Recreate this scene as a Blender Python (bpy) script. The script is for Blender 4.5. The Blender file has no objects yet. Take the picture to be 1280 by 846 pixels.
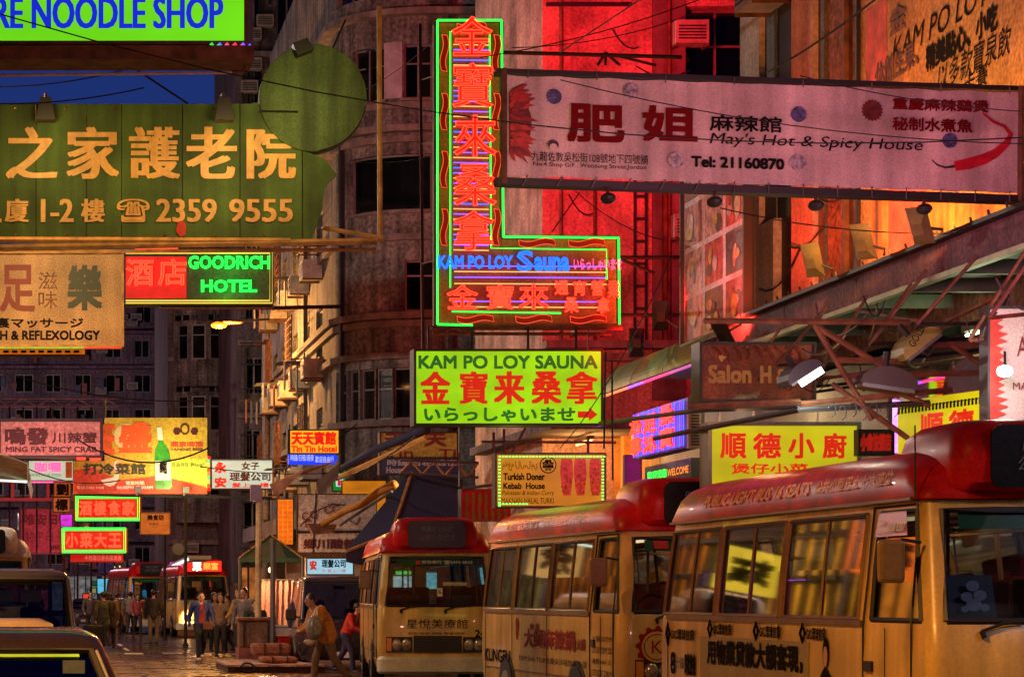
import bpy, bmesh, math, random
from mathutils import Vector, Matrix
random.seed(7)
sc = bpy.context.scene
COL = sc.collection
R = math.radians
# ------------------------------------------------------------------ camera, sky, exposure
F, VX, HY, CH = 3000.0, 60.0, 742.0, 1.6          # focal length in photo pixels, vanishing point, eye height
cam = bpy.data.cameras.new('camera'); cam_o = bpy.data.objects.new('camera', cam); COL.objects.link(cam_o)
cam_o.location = (0, 0, CH); cam_o.rotation_euler = (R(90), 0, 0)
cam.sensor_width = 36; cam.lens = F / 1280 * 36
cam.shift_x = (640 - VX) / 1280; cam.shift_y = (HY - 423) / 1280
cam.clip_start = .1; cam.clip_end = 2000
sc.camera = cam_o
sc.render.engine = 'CYCLES'
sc.cycles.use_denoising = True
sc.cycles.max_bounces = 6; sc.cycles.transparent_max_bounces = 12
sc.cycles.sample_clamp_indirect = 4
w = bpy.data.worlds.new('World'); sc.world = w; w.use_nodes = True
nt = w.node_tree
sky = nt.nodes.new('ShaderNodeTexSky'); sky.sky_type = 'NISHITA'; sky.sun_disc = False
sky.sun_elevation = R(-3); sky.sun_rotation = R(0)
tint = nt.nodes.new('ShaderNodeVectorMath'); tint.operation = 'MULTIPLY'; tint.inputs[1].default_value = (.08, .18, .95)   # deep blue dusk
nt.links.new(sky.outputs[0], tint.inputs[0]); nt.links.new(tint.outputs[0], nt.nodes['Background'].inputs[0])
SKY_STRENGTH = .65
nt.nodes['Background'].inputs[1].default_value = SKY_STRENGTH
sc.view_settings.view_transform = 'Standard'; sc.view_settings.look = 'None'
sc.view_settings.exposure = 0; sc.view_settings.gamma = 1

# ------------------------------------------------------------------ helpers
def P(px, py, Z): return Vector(((px - VX) * Z / F, Z, CH + (HY - py) * Z / F))
def X(px, Z): return (px - VX) * Z / F
def H(py, Z): return CH + (HY - py) * Z / F
def rgb(r, g, b):
    f = lambda v: (v / 255 / 12.92) if v / 255 <= .04045 else ((v / 255 + .055) / 1.055) ** 2.4
    return (f(r), f(g), f(b))
_mats = {}
def mat(name, col, rough=.7, metal=0., vary=.25, scale=2.5, grain=.12, bump=.0, streak=0., coat=0., gscale=26, spec=.5):
    if name in _mats: return _mats[name]
    m = bpy.data.materials.new(name); m.use_nodes = True; n = m.node_tree; N = n.nodes; L = n.links
    b = N['Principled BSDF']
    tc = N.new('ShaderNodeTexCoord')
    def noise(sc_, det, src=None):
        t = N.new('ShaderNodeTexNoise'); t.inputs['Scale'].default_value = sc_; t.inputs['Detail'].default_value = det
        L.new(src or tc.outputs['Object'], t.inputs['Vector']); return t
    cur = None
    def mul(lo, hi, fac):
        nonlocal cur
        mr = N.new('ShaderNodeMapRange'); mr.inputs['From Min'].default_value = .3; mr.inputs['From Max'].default_value = .7
        mr.inputs['To Min'].default_value = lo; mr.inputs['To Max'].default_value = hi
        L.new(fac, mr.inputs['Value'])
        if cur is None: cur = mr.outputs[0]
        else:
            mm = N.new('ShaderNodeMath'); mm.operation = 'MULTIPLY'; L.new(cur, mm.inputs[0]); L.new(mr.outputs[0], mm.inputs[1]); cur = mm.outputs[0]
    n1 = noise(scale, 5)
    if vary: mul(1 - vary, 1 + vary * .6, n1.outputs['Fac'])
    if grain: mul(1 - grain, 1 + grain, noise(gscale, 2).outputs['Fac'])
    if streak:
        mp = N.new('ShaderNodeMapping'); mp.inputs['Scale'].default_value = (2.2, 2.2, .16); L.new(tc.outputs['Object'], mp.inputs['Vector'])
        mul(1 - streak, 1.05, noise(2.4, 4, mp.outputs[0]).outputs['Fac'])
    if cur is not None:
        vm = N.new('ShaderNodeVectorMath'); vm.operation = 'SCALE'; vm.inputs[0].default_value = col[:3]; L.new(cur, vm.inputs['Scale'])
        L.new(vm.outputs[0], b.inputs['Base Color'])
    else: b.inputs['Base Color'].default_value = (*col[:3], 1)
    b.inputs['Roughness'].default_value = rough; b.inputs['Metallic'].default_value = metal
    b.inputs['Coat Weight'].default_value = coat; b.inputs['Specular IOR Level'].default_value = spec
    if bump:
        bp = N.new('ShaderNodeBump'); bp.inputs['Strength'].default_value = bump; bp.inputs['Distance'].default_value = .03
        L.new(noise(scale * 5, 4).outputs['Fac'], bp.inputs['Height']); L.new(bp.outputs[0], b.inputs['Normal'])
    _mats[name] = m
    return m
def glow(name, col, s=1., uneven=0., scale=2., base=None):
    """a surface that gives off light: sign face, tube, screen"""
    if name in _mats: return _mats[name]
    m = bpy.data.materials.new(name); m.use_nodes = True; n = m.node_tree; N = n.nodes; L = n.links
    b = N['Principled BSDF']; b.inputs['Base Color'].default_value = (*(base or tuple(v * .5 for v in col[:3])), 1)
    b.inputs['Roughness'].default_value = .5
    b.inputs['Emission Color'].default_value = (*col[:3], 1); b.inputs['Emission Strength'].default_value = s
    if uneven:
        tc = N.new('ShaderNodeTexCoord'); mp = N.new('ShaderNodeMapping'); mp.inputs['Scale'].default_value = (1, 1, 1.6)
        t = N.new('ShaderNodeTexNoise'); t.inputs['Scale'].default_value = scale; t.inputs['Detail'].default_value = 3
        L.new(tc.outputs['Object'], mp.inputs[0]); L.new(mp.outputs[0], t.inputs['Vector'])
        mr = N.new('ShaderNodeMapRange'); mr.inputs['From Min'].default_value = .3; mr.inputs['From Max'].default_value = .7
        mr.inputs['To Min'].default_value = s * (1 - uneven); mr.inputs['To Max'].default_value = s * (1 + uneven)
        L.new(t.outputs['Fac'], mr.inputs['Value']); L.new(mr.outputs[0], b.inputs['Emission Strength'])
    _mats[name] = m
    return m
def glass(name, tint=(.6, .7, .7), refl=.12, dark=.35):
    if name in _mats: return _mats[name]
    m = bpy.data.materials.new(name); m.use_nodes = True; n = m.node_tree; N = n.nodes; L = n.links
    N.remove(N['Principled BSDF'])
    tr = N.new('ShaderNodeBsdfTransparent'); tr.inputs[0].default_value = (*[v * dark for v in tint], 1)
    gl = N.new('ShaderNodeBsdfGlossy'); gl.inputs['Roughness'].default_value = .03; gl.inputs[0].default_value = (1, 1, 1, 1)
    fr = N.new('ShaderNodeFresnel'); fr.inputs[0].default_value = 1.5
    ad = N.new('ShaderNodeMath'); ad.operation = 'ADD'; ad.inputs[1].default_value = refl; L.new(fr.outputs[0], ad.inputs[0])
    mx = N.new('ShaderNodeMixShader'); L.new(ad.outputs[0], mx.inputs[0]); L.new(tr.outputs[0], mx.inputs[1]); L.new(gl.outputs[0], mx.inputs[2])
    L.new(mx.outputs[0], N['Material Output'].inputs[0])
    _mats[name] = m
    return m
def tag(o, label=None, cat=None, group=None, kind=None):
    if label: o['label'] = label
    if cat: o['category'] = cat
    if group: o['group'] = group
    if kind: o['kind'] = kind
    return o
def thing(name, label, cat, loc=(0, 0, 0), rz=0, group=None):
    o = bpy.data.objects.new(name, None); COL.objects.link(o); o.location = loc; o.rotation_euler = (0, 0, rz)
    o.empty_display_size = .2
    return tag(o, label, cat, group)
def wloc(o):
    v = Vector((0, 0, 0))
    while o: v += o.location; o = o.parent
    return v
class MB:
    """collects shapes; build() links them as ONE mesh object"""
    def __init__(s): s.v = []; s.f = []
    def add(s, vs, fs):
        k = len(s.v); s.v += [tuple(v) for v in vs]; s.f += [tuple(i + k for i in f) for f in fs]; return s
    def quad(s, a, b, c, d): return s.add([a, b, c, d], [(0, 1, 2, 3)])
    def poly(s, pts): return s.add(pts, [tuple(range(len(pts)))])
    def box(s, x0, x1, y0, y1, z0, z1):
        return s.add([(x0, y0, z0), (x1, y0, z0), (x1, y1, z0), (x0, y1, z0), (x0, y0, z1), (x1, y0, z1), (x1, y1, z1), (x0, y1, z1)],
                     [(3, 2, 1, 0), (4, 5, 6, 7), (0, 1, 5, 4), (1, 2, 6, 5), (2, 3, 7, 6), (3, 0, 4, 7)])
    def obox(s, c, u, v, n, hu, hv, hn):
        """box about c with half sizes along unit axes"""
        c = Vector(c); pts = []
        for k in (-1, 1):
            for (a, b) in ((-1, -1), (1, -1), (1, 1), (-1, 1)): pts.append(c + u * a * hu + v * b * hv + n * k * hn)
        return s.add(pts, [(3, 2, 1, 0), (4, 5, 6, 7), (0, 1, 5, 4), (1, 2, 6, 5), (2, 3, 7, 6), (3, 0, 4, 7)])
    def tube(s, pts, r, n=6, r2=None, cap=True):
        pts = [Vector(p) for p in pts]; m = len(pts); k = len(s.v); rings = []
        for i, p in enumerate(pts):
            d = (pts[min(i + 1, m - 1)] - pts[max(i - 1, 0)])
            if d.length < 1e-9: d = Vector((0, 0, 1))
            d.normalize(); a = Vector((0, 0, 1)) if abs(d.z) < .9 else Vector((1, 0, 0))
            u = d.cross(a).normalized(); v = d.cross(u)
            rr = r if r2 is None else r + (r2 - r) * i / max(1, m - 1)
            rings.append([p + (u * math.cos(2 * math.pi * j / n) + v * math.sin(2 * math.pi * j / n)) * rr for j in range(n)])
        vs = [q for ring in rings for q in ring]; fs = []
        for i in range(m - 1):
            for j in range(n): fs.append((i * n + j, i * n + (j + 1) % n, (i + 1) * n + (j + 1) % n, (i + 1) * n + j))
        if cap: fs += [tuple(range(n))[::-1], tuple((m - 1) * n + j for j in range(n))]
        return s.add(vs, fs)
    def prism(s, pts, d):
        """outline pts extruded by vector d"""
        n = len(pts); pts = [Vector(p) for p in pts]; d = Vector(d)
        return s.add(pts + [p + d for p in pts], [tuple(range(n))[::-1], tuple(range(n, 2 * n))] + [(i, (i + 1) % n, (i + 1) % n + n, i + n) for i in range(n)])
    def disc(s, c, u, v, r, n=20, d=None):
        pts = [Vector(c) + Vector(u) * r * math.cos(2 * math.pi * i / n) + Vector(v) * r * math.sin(2 * math.pi * i / n) for i in range(n)]
        return s.prism(pts, d) if d is not None else s.poly(pts)
    def ell(s, c, rx, ry, rz, nu=10, nv=7):
        vs = []; fs = []; c = Vector(c)
        for i in range(nv + 1):
            t = math.pi * i / nv
            for j in range(nu):
                a = 2 * math.pi * j / nu; vs.append(c + Vector((rx * math.sin(t) * math.cos(a), ry * math.sin(t) * math.sin(a), rz * math.cos(t))))
        for i in range(nv):
            for j in range(nu): fs.append((i * nu + j, (i + 1) * nu + j, (i + 1) * nu + (j + 1) % nu, i * nu + (j + 1) % nu))
        return s.add(vs, fs)
    def build(s, name, m, parent=None, local=False, smooth=False, bevel=0, kind=None, label=None):
        off = Vector((0, 0, 0)) if (local or parent is None) else wloc(parent)
        me = bpy.data.meshes.new(name); me.from_pydata([(a - off.x, b - off.y, c - off.z) for a, b, c in s.v], [], s.f)
        me.materials.append(m)
        if smooth: me.polygons.foreach_set('use_smooth', [True] * len(me.polygons))
        o = bpy.data.objects.new(name, me); COL.objects.link(o); o.parent = parent
        if smooth:
            me.validate()
        if bevel:
            md = o.modifiers.new('bevel', 'BEVEL'); md.width = bevel; md.segments = 2; md.limit_method = 'ANGLE'
        if kind: o['kind'] = kind
        if label: o['label'] = label
        return o
# ------------------------------------------------------------------ lettering
_tx = {}
def glyphs(s, neon=0., off=0., shear=0.):
    k = (s, round(neon, 3), off, shear)
    if k not in _tx:
        c = bpy.data.curves.new('lettering', 'FONT'); c.body = s; c.size = 1; c.resolution_u = 3; c.offset = off; c.shear = shear
        if neon: c.fill_mode = 'NONE'; c.bevel_depth = neon; c.bevel_resolution = 0; c.resolution_u = 2
        o = bpy.data.objects.new('lettering', c)
        me = bpy.data.meshes.new_from_object(o)
        vs = [v.co.copy() for v in me.vertices]; fs = [tuple(p.vertices) for p in me.polygons]
        bpy.data.objects.remove(o); bpy.data.meshes.remove(me)
        if not vs: vs = [Vector((0, 0, 0)), Vector((1, 0, 0)), Vector((1, 1, 0))]; fs = [(0, 1, 2)]
        x0 = min(v.x for v in vs); x1 = max(v.x for v in vs); y0 = min(v.y for v in vs); y1 = max(v.y for v in vs)
        _tx[k] = ([((v.x - x0) / (x1 - x0 + 1e-9), (v.y - y0) / (y1 - y0 + 1e-9), v.z) for v in vs], fs, (x1 - x0) / (y1 - y0 + 1e-9), y1 - y0)
    return _tx[k]
def text(s, o, u, v, wd, ht, m, parent=None, name='lettering', bold=0., tube=0., local=False, eps=.006, label=None, shear=0., boldv=None, slant=0., off=0.):
    """lettering s in the rectangle with lower corner o, width wd along u, height ht along v"""
    o = Vector(o); u = Vector(u).normalized(); v = Vector(v).normalized(); n = u.cross(v)
    em = tube / ht * .9 if tube else 0
    vs, fs, asp, hh = glyphs(s, em, off, shear)
    mb = MB()
    b = bold * ht; bv = (b if boldv is None else boldv * ht)
    shifts = [(0, 0)] if not (bold or boldv) else [(-b, -bv), (b, -bv), (-b, bv), (b, bv), (0, 0)]
    for k, (sx, sy) in enumerate(shifts):
        mb.add([o + u * (x * (wd - 2 * b) + b + sx + slant * y * ht) + v * (y * (ht - 2 * bv) + bv + sy) + n * (z * (ht / hh if tube else 1) + eps + .0006 * k) for x, y, z in vs], fs)
    return mb.build(name, m, parent, local=local, label=label)
EX, EZ = Vector((1, 0, 0)), Vector((0, 0, 1))
def T(s, x0, y0, x1, y1, Z, m, parent, **k):
    """lettering on a sign square to the street, given by its box in the photograph"""
    return text(s, P(x0, y1, Z), EX, EZ, (x1 - x0) * Z / F, (y1 - y0) * Z / F, m, parent, **k)
def FR(x0, y0, x1, y1, Z, d0=0, d1=.1):
    """box square to the street"""
    a = P(x0, y1, Z); b = P(x1, y0, Z)
    return MB().box(a.x, b.x, Z + d0, Z + d1, a.z, b.z)
def frame_bars(mb, x0, x1, z0, z1, y0, y1, t):
    mb.box(x0 - t, x1 + t, y0, y1, z1, z1 + t); mb.box(x0 - t, x1 + t, y0, y1, z0 - t, z0)
    mb.box(x0 - t, x0, y0, y1, z0, z1); mb.box(x1, x1 + t, y0, y1, z0, z1); return mb
def signbox(label, x0, y0, x1, y1, Z, face, frame, depth=.3, name='light_box_sign', cat='sign', t=.05, group=None, body=None):
    a = P(x0, y1, Z); b = P(x1, y0, Z)
    th = thing(name, label, cat, ((a.x + b.x) / 2, Z, a.z), 0, group)
    MB().box(a.x, b.x, Z, Z + .01, a.z, b.z).build('face', face, th)
    MB().box(a.x, b.x, Z + .012, Z + depth, a.z, b.z).build('casing', body or frame, th)
    frame_bars(MB(), a.x, b.x, a.z, b.z, Z - .03, Z + depth + .01, t).build('frame', frame, th)
    return th
def tubes(paths, r, m, parent, name='neon_tube', n=5, local=False):
    for p in paths: MB().tube(p, r, n).build(name, m, parent, local=local)
def light(kind, name, loc, power, col, parent=None, size=.2, target=None, spot=90, blend=.5, sizey=None):
    l = bpy.data.lights.new(name, kind); l.energy = power; l.color = col
    if kind == 'POINT': l.shadow_soft_size = size
    if kind == 'SPOT': l.shadow_soft_size = size; l.spot_size = R(spot); l.spot_blend = blend
    if kind == 'AREA':
        l.size = size
        if sizey: l.shape = 'RECTANGLE'; l.size_y = sizey
    o = bpy.data.objects.new(name, l); COL.objects.link(o)
    o.location = Vector(loc) - (wloc(parent) if parent else Vector((0, 0, 0)))
    if target is not None: o.rotation_euler = (Vector(target) - Vector(loc)).to_track_quat('-Z', 'Y').to_euler()
    o.parent = parent
    return o
def cable(pts, r, label='thin black cable strung over the street between the signs', group='thin black overhead cables', m=None):
    o = MB().tube(pts, r, 4).build('overhead_cable', m or M_black, None); return tag(o, label, 'cable', group)
def sag(a, b, s=.3, n=8):
    a = Vector(a); b = Vector(b); return [a.lerp(b, i / n) - Vector((0, 0, 4 * s * (i / n) * (1 - i / n))) for i in range(n + 1)]
# general facade: f(u, z, d) -> point; walls cut round their openings
def facade(f, us, zs, holes, m, parent, name='wall', depth=.2, ustep=None):
    """sheet over u in us, z in zs with rectangular holes (u0,u1,z0,z1) and their reveals"""
    U = sorted({us[0], us[1], *[h[0] for h in holes], *[h[1] for h in holes]}); Zs = sorted({zs[0], zs[1], *[h[2] for h in holes], *[h[3] for h in holes]})
    if ustep:
        add = []
        for a, b in zip(U, U[1:]):
            k = int((b - a) / ustep)
            add += [a + (b - a) * i / (k + 1) for i in range(1, k + 1)]
        U = sorted(U + add)
    mb = MB()
    for i in range(len(U) - 1):
        for j in range(len(Zs) - 1):
            cu, cz = (U[i] + U[i + 1]) / 2, (Zs[j] + Zs[j + 1]) / 2
            if any(h[0] < cu < h[1] and h[2] < cz < h[3] for h in holes): continue
            mb.quad(f(U[i], Zs[j], 0), f(U[i + 1], Zs[j], 0), f(U[i + 1], Zs[j + 1], 0), f(U[i], Zs[j + 1], 0))
    for (a, b, c, d) in holes:
        mb.quad(f(a, c, 0), f(a, c, -depth), f(a, d, -depth), f(a, d, 0)); mb.quad(f(b, c, 0), f(b, d, 0), f(b, d, -depth), f(b, c, -depth))
        mb.quad(f(a, d, 0), f(a, d, -depth), f(b, d, -depth), f(b, d, 0)); mb.quad(f(a, c, 0), f(b, c, 0), f(b, c, -depth), f(a, c, -depth))
    return mb.build(name, m, parent)
def bar(f, u0, u1, z0, z1, d0, d1, mb, ns=1):
    for k in range(ns):
        a = u0 + (u1 - u0) * k / ns; b = u0 + (u1 - u0) * (k + 1) / ns
        mb.add([f(a, z0, d0), f(b, z0, d0), f(b, z1, d0), f(a, z1, d0), f(a, z0, d1), f(b, z0, d1), f(b, z1, d1), f(a, z1, d1)],
               [(0, 1, 2, 3), (7, 6, 5, 4), (4, 5, 1, 0), (5, 6, 2, 1), (6, 7, 3, 2), (7, 4, 0, 3)])
    return mb
def window(f, h, parent, nu=2, nz=1, fm=None, gm=None, d=-.15, trans=None, sill=True, t=.04, ns=1, cm=None):
    """frame with mullions and its panes in hole h"""
    a, b, c, e = h; mb = MB()
    bar(f, a, b, c, c + t, d - .03, d + .04, mb, ns); bar(f, a, b, e - t, e, d - .03, d + .04, mb, ns)
    for k in range(nu + 1):
        u = a + (b - a - t) * k / nu; bar(f, u, u + t, c + t, e - t, d - .03, d + .04, mb)
    for k in range(1, nz):
        z = c + (e - c) * k / nz; bar(f, a, b, z - t / 2, z + t / 2, d - .025, d + .035, mb, ns)
    if trans: z = c + (e - c) * trans; bar(f, a, b, z - t / 2, z + t / 2, d - .025, d + .035, mb, ns)
    w_ = mb.build('window', fm or M_frame, parent)
    for k in range(nu):
        u0 = a + (b - a) * k / nu; u1 = a + (b - a) * (k + 1) / nu
        MB().quad(f(u0, c, d), f(u1, c, d), f(u1, e, d), f(u0, e, d)).build('pane', gm or M_winglass, w_)
        MB().quad(f(u0, c, d - .25), f(u1, c, d - .25), f(u1, e, d - .25), f(u0, e, d - .25)).build('curtain', cm or M_room, w_)  # dark sheets here paint in the dimness of the room
    if sill: bar(f, a - .08, b + .08, c - .08, c - .01, -.02, .1, MB(), ns).build('sill', M_ledge, w_)
    return w_
def aircon(f, u, z, parent, wd=.75, ht=.5, dp=.42):
    bx = bar(f, u, u + wd, z, z + ht, .02, dp, MB()).build('air_conditioner', M_ac, parent)
    g = MB()
    for k in range(5): bar(f, u + .05, u + wd - .05, z + .07 + k * (ht - .14) / 5, z + .07 + (k + .55) * (ht - .14) / 5, dp + .002, dp + .012, g)
    g.build('grille', M_dark, bx)
    for a_ in (u, u + wd - .04): bar(f, a_, a_ + .04, z - .05, z - .005, .0, dp, MB()).build('bracket', M_rust, bx)
    return bx
# ------------------------------------------------------------------ shared materials
M_black = mat('black paint', (.012, .012, .013), .55, vary=.2)
M_dark = mat('dark grey metal', (.03, .03, .032), .5, vary=.3)
M_steel = mat('grey steel', (.16, .16, .16), .45, .6)
M_rust = mat('rusty steel', (.16, .065, .03), .7, .2, vary=.6, scale=6)
M_bamboo = mat('weathered bamboo pole', (.4, .22, .07), .6, vary=.5, scale=5)
M_frame = mat('window frame aluminium', (.22, .22, .21), .5, .4)
M_winglass = glass('dark window glass', (.5, .55, .55), .04, .5)
M_room = mat('dim room behind glass', (.03, .028, .026), .9, vary=.6, scale=3, streak=.5)
M_roomlit = mat('pale curtain behind glass', (.28, .27, .25), .9, vary=.4, scale=3, streak=.7)
M_ledge = mat('concrete ledge', (.26, .22, .2), .85, vary=.4, scale=3, streak=.4)
M_ac = mat('yellowed plastic casing', (.42, .38, .32), .6, vary=.4, scale=4)
M_wallgrey = mat('stained grey render', (.26, .245, .235), .9, vary=.6, scale=1.1, streak=.75, grain=.5, bump=.4, gscale=11)
M_wallbeige = mat('stained beige render', (.33, .25, .19), .9, vary=.45, scale=.8, streak=.6, grain=.4, bump=.4, gscale=11)
M_wallred = mat('coarse pale render on the sauna block', (.55, .33, .28), .9, vary=.6, scale=1.3, streak=.28, grain=.35, bump=.9, gscale=18)
M_walldark = mat('sooty concrete', (.17, .14, .15), .9, vary=.55, scale=.5, streak=.5, grain=.4, gscale=9)
SODIUM = (1., .42, .09)
# ------------------------------------------------------------------ street lamps: sodium ones, then added fill lamps
def street_lamp(label, base, hgt, arm, power, vis=True, spot=None, col=SODIUM):
    t = thing('street_lamp', label, 'street lamp', base, 0, 'sodium street lamps')
    b = Vector(base); top = b + Vector((0, 0, hgt)); e = top + Vector(arm)
    MB().tube([b, top], .09, 8, .055).build('pole', M_steel, t)
    MB().tube([top, top.lerp(e, .5) + Vector((0, 0, .15)), e], .035, 6).build('arm', M_steel, t)
    d = Vector(arm).normalized()
    hd = MB().ell(e + d * .2, .36 if abs(d.x) > .5 else .14, .14 if abs(d.x) > .5 else .36, .09).build('lamp_head', M_steel, t, smooth=True)
    MB().ell(e + d * .2 + Vector((0, 0, -.07)), .24 if abs(d.x) > .5 else .1, .1 if abs(d.x) > .5 else .24, .07).build('lens', glow('sodium lens', (1, .38, .06), 12), hd and t, smooth=True)
    if spot: light('POINT', 'lamp_light', e + d * .2 + Vector((0, 0, -.25)), power, col, t, .12)     # bare point light so the fill reaches upper walls
    else: light('SPOT', 'lamp_light', e + d * .2 + Vector((0, 0, -.25)), power, col, t, .12, e + d * .2 - EZ * 9, 132, .35)
    return t
LAMPS = [  # label, base, height, arm, watts
    ('sodium street lamp at the kerb beside the first queued cars', (-3.6, 12, .12), 8.2, (1.6, 0, 0), 5200),
    ('sodium street lamp at the kerb beside the grey van', (-4.6, 30, .12), 9.5, (1.8, 0, 0), 2200),
    ('sodium street lamp at the kerb past the queue of cars', (-5.5, 52, .12), 10, (1.8, 0, 0), 2000),
]
for l_, b_, h_, a_, p_ in LAMPS: street_lamp(l_, b_, h_, a_, p_)
street_lamp('pale street lamp at the kerb across from the rounded corner', (-6.5, 45, .12), 9.5, (2, 0, 0), 2700, spot=172, col=(1, .84, .72))  # added fill lamp that brightens the rounded corner
street_lamp('pinkish street lamp at the far kerb by the road end', (-7.5, 150, .12), 13, (2, 0, 0), 5500, spot=172, col=(1, .62, .68))  # added to lift the block at the road end
street_lamp('pinkish street lamp at the far kerb before the dark tenement', (-6, 84, .12), 11, (2, 0, 0), 3600, spot=172, col=(1, .66, .6))  # added to lift the far tenement walls
# ------------------------------------------------------------------ ground
def wet(name, col, lo, hi, scale):
    m = mat(name, col, .5, vary=.5, scale=.8, grain=.45, gscale=22, bump=.35)
    N = m.node_tree.nodes; L = m.node_tree.links; b = N['Principled BSDF']
    tc = N.new('ShaderNodeTexCoord'); t = N.new('ShaderNodeTexNoise'); t.inputs['Scale'].default_value = scale; t.inputs['Detail'].default_value = 6
    L.new(tc.outputs['Object'], t.inputs['Vector'])
    mr = N.new('ShaderNodeMapRange'); mr.inputs['From Min'].default_value = .4; mr.inputs['From Max'].default_value = .62
    mr.inputs['To Min'].default_value = lo; mr.inputs['To Max'].default_value = hi
    L.new(t.outputs['Fac'], mr.inputs['Value']); L.new(mr.outputs[0], b.inputs['Roughness'])
    return m
M_road = wet('worn wet asphalt', (.035, .03, .03), .07, .4, .9)
M_pave = wet('paving concrete', (.16, .13, .12), .25, .7, 1.4)
def sheet(name, x0, x1, y0, y1, z, m):
    o = MB().quad((x0, y0, z), (x1, y0, z), (x1, y1, z), (x0, y1, z)).build(name, m, None); return tag(o, kind='structure')
sheet('ground', -400, 400, -60, 900, -.02, mat('open ground', (.05, .045, .045), .8))
sheet('road', -5, 8.4, -20, 180, 0, M_road)
sheet('side_street', 8.4, 60, 50.9, 59.5, .004, M_road)
M_paint = mat('worn white road paint', (.55, .52, .48), .6, vary=.6, scale=5, grain=.4)
mk = MB()
for i in range(12): mk.box(2.2, 2.32, 8 + i * 6, 11 + i * 6, .004, .008)
for i in range(8): mk.box(-3.2 + i * 1.05, -2.7 + i * 1.05, 62, 65, .004, .009)
tag(mk.build('road_marking', M_paint, None), kind='structure')
def kerbed(name, x0, x1, y0, y1):
    o = MB().box(x0, x1, y0, y1, -.1, .13).build(name, M_pave, None); return tag(o, kind='structure')
kerbed('pavement', 8.4, 10.6, -20, 50.5); kerbed('pavement', 8.4, 9.2, 60, 180); kerbed('pavement', -8, -5, -20, 180)
kb = MB(); kb.box(8.22, 8.398, -20, 50.5, -.1, .14); kb.box(-4.998, -4.82, -20, 180, -.1, .14)
tag(kb.build('kerb', M_ledge, None), kind='structure')
# raised paving slabs of the crossing, picked out one by one where they are large enough to see
slabs = thing('paving_strip', 'wet reddish paving strip crossing the road before the woman in the blue jacket', 'paving', (3.4, 52, .004))
M_slab = [wet('wet slab tone %d' % i, c_, .1, .45, 2.) for i, c_ in enumerate([(.09, .05, .04), (.07, .04, .035), (.11, .065, .05)])]
base_ = MB().box(-.4, .4, -.4, .4, 0, .03).build('slab', M_slab[0], slabs, local=True, bevel=.01)
k_ = 0
for i in range(9):
    for j in range(22):
        c_ = base_ if k_ == 0 else base_.copy()
        if k_: COL.objects.link(c_)
        c_.location = (-1.9 + i * .82 - .1 * (j % 2), -6.5 + j * .82, random.uniform(-.012, .008)); c_.rotation_euler = (random.uniform(-.01, .01), random.uniform(-.012, .012), 0)
        k_ += 1
# ------------------------------------------------------------------ distant city
def far_block(label, x0, x1, y, z1, cols, rows, m, wz0=4, depth=14, lit=(), mats=None, ledges=True, bal=False):
    t = thing('apartment_block', label, 'building', ((x0 + x1) / 2, y, 0))
    f = lambda u, z, d: Vector((u, y - d, z))
    holes = []; cw = (x1 - x0) / cols; fh = (z1 - wz0) / rows
    for r_ in range(rows):
        for c_ in range(cols):
            a = x0 + cw * (c_ + random.uniform(.15, .25)); holes.append((a, a + cw * random.uniform(.5, .62), wz0 + fh * (r_ + .3), wz0 + fh * (r_ + .82)))
    facade(f, (x0, x1), (0, z1), holes, m, t, depth=.3)
    MB().box(x0, x1, y + .32, y + depth, 0, z1 - .01).build('mass', m, t)
    for i, h in enumerate(holes):
        lit_ = random.random() < .06
        window(f, h, t, 2, 1, sill=False, t=.07, d=-.2, cm=(glow('cool lit room', (.25, .5, .45), .5, .6, 3) if lit_ else (M_roomlit if random.random() < .25 else M_room)))
    if ledges:
        for r_ in range(rows + 1):
            mb = MB(); bar(f, x0, x1, wz0 + fh * r_ - .1, wz0 + fh * r_ + .12, .0, .35 if not bal else .9, mb); mb.build('ledge', M_ledge if not bal else mat('mauve painted ledge', (.2, .13, .17), .9, vary=.5, streak=.4, grain=.3, gscale=6), t)
    return t, f
M_mauve = mat('dark mauve render', (.2, .15, .19), .9, vary=.6, scale=.35, streak=.5, grain=.45, gscale=6)
tf, ff = far_block('dark mauve balcony block closing the far end of the street', -14, 10.5, 178, 26, 11, 9, M_mauve, 3, bal=True)
for i in range(70):
    u = random.uniform(-4, 6.2); z = 3 + 2.55 * random.randint(0, 8) + random.uniform(.4, 1.2)
    if i % 3 == 0: aircon(ff, u, z, tf, .8, .5, .5)
    else: bar(ff, u, u + random.uniform(.2, .5), z, z + random.uniform(.4, 1.), .5, .56, MB()).build('laundry', mat('hung cloth %d' % (i % 3), [(.3, .28, .3), (.1, .14, .2), (.3, .12, .1)][i % 3], .9), tf)
te, fe = far_block('narrow grey block with rounded bay windows behind the hotel sign', 5.6, 8.7, 112, 21, 2, 6, M_walldark, 4)
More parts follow.
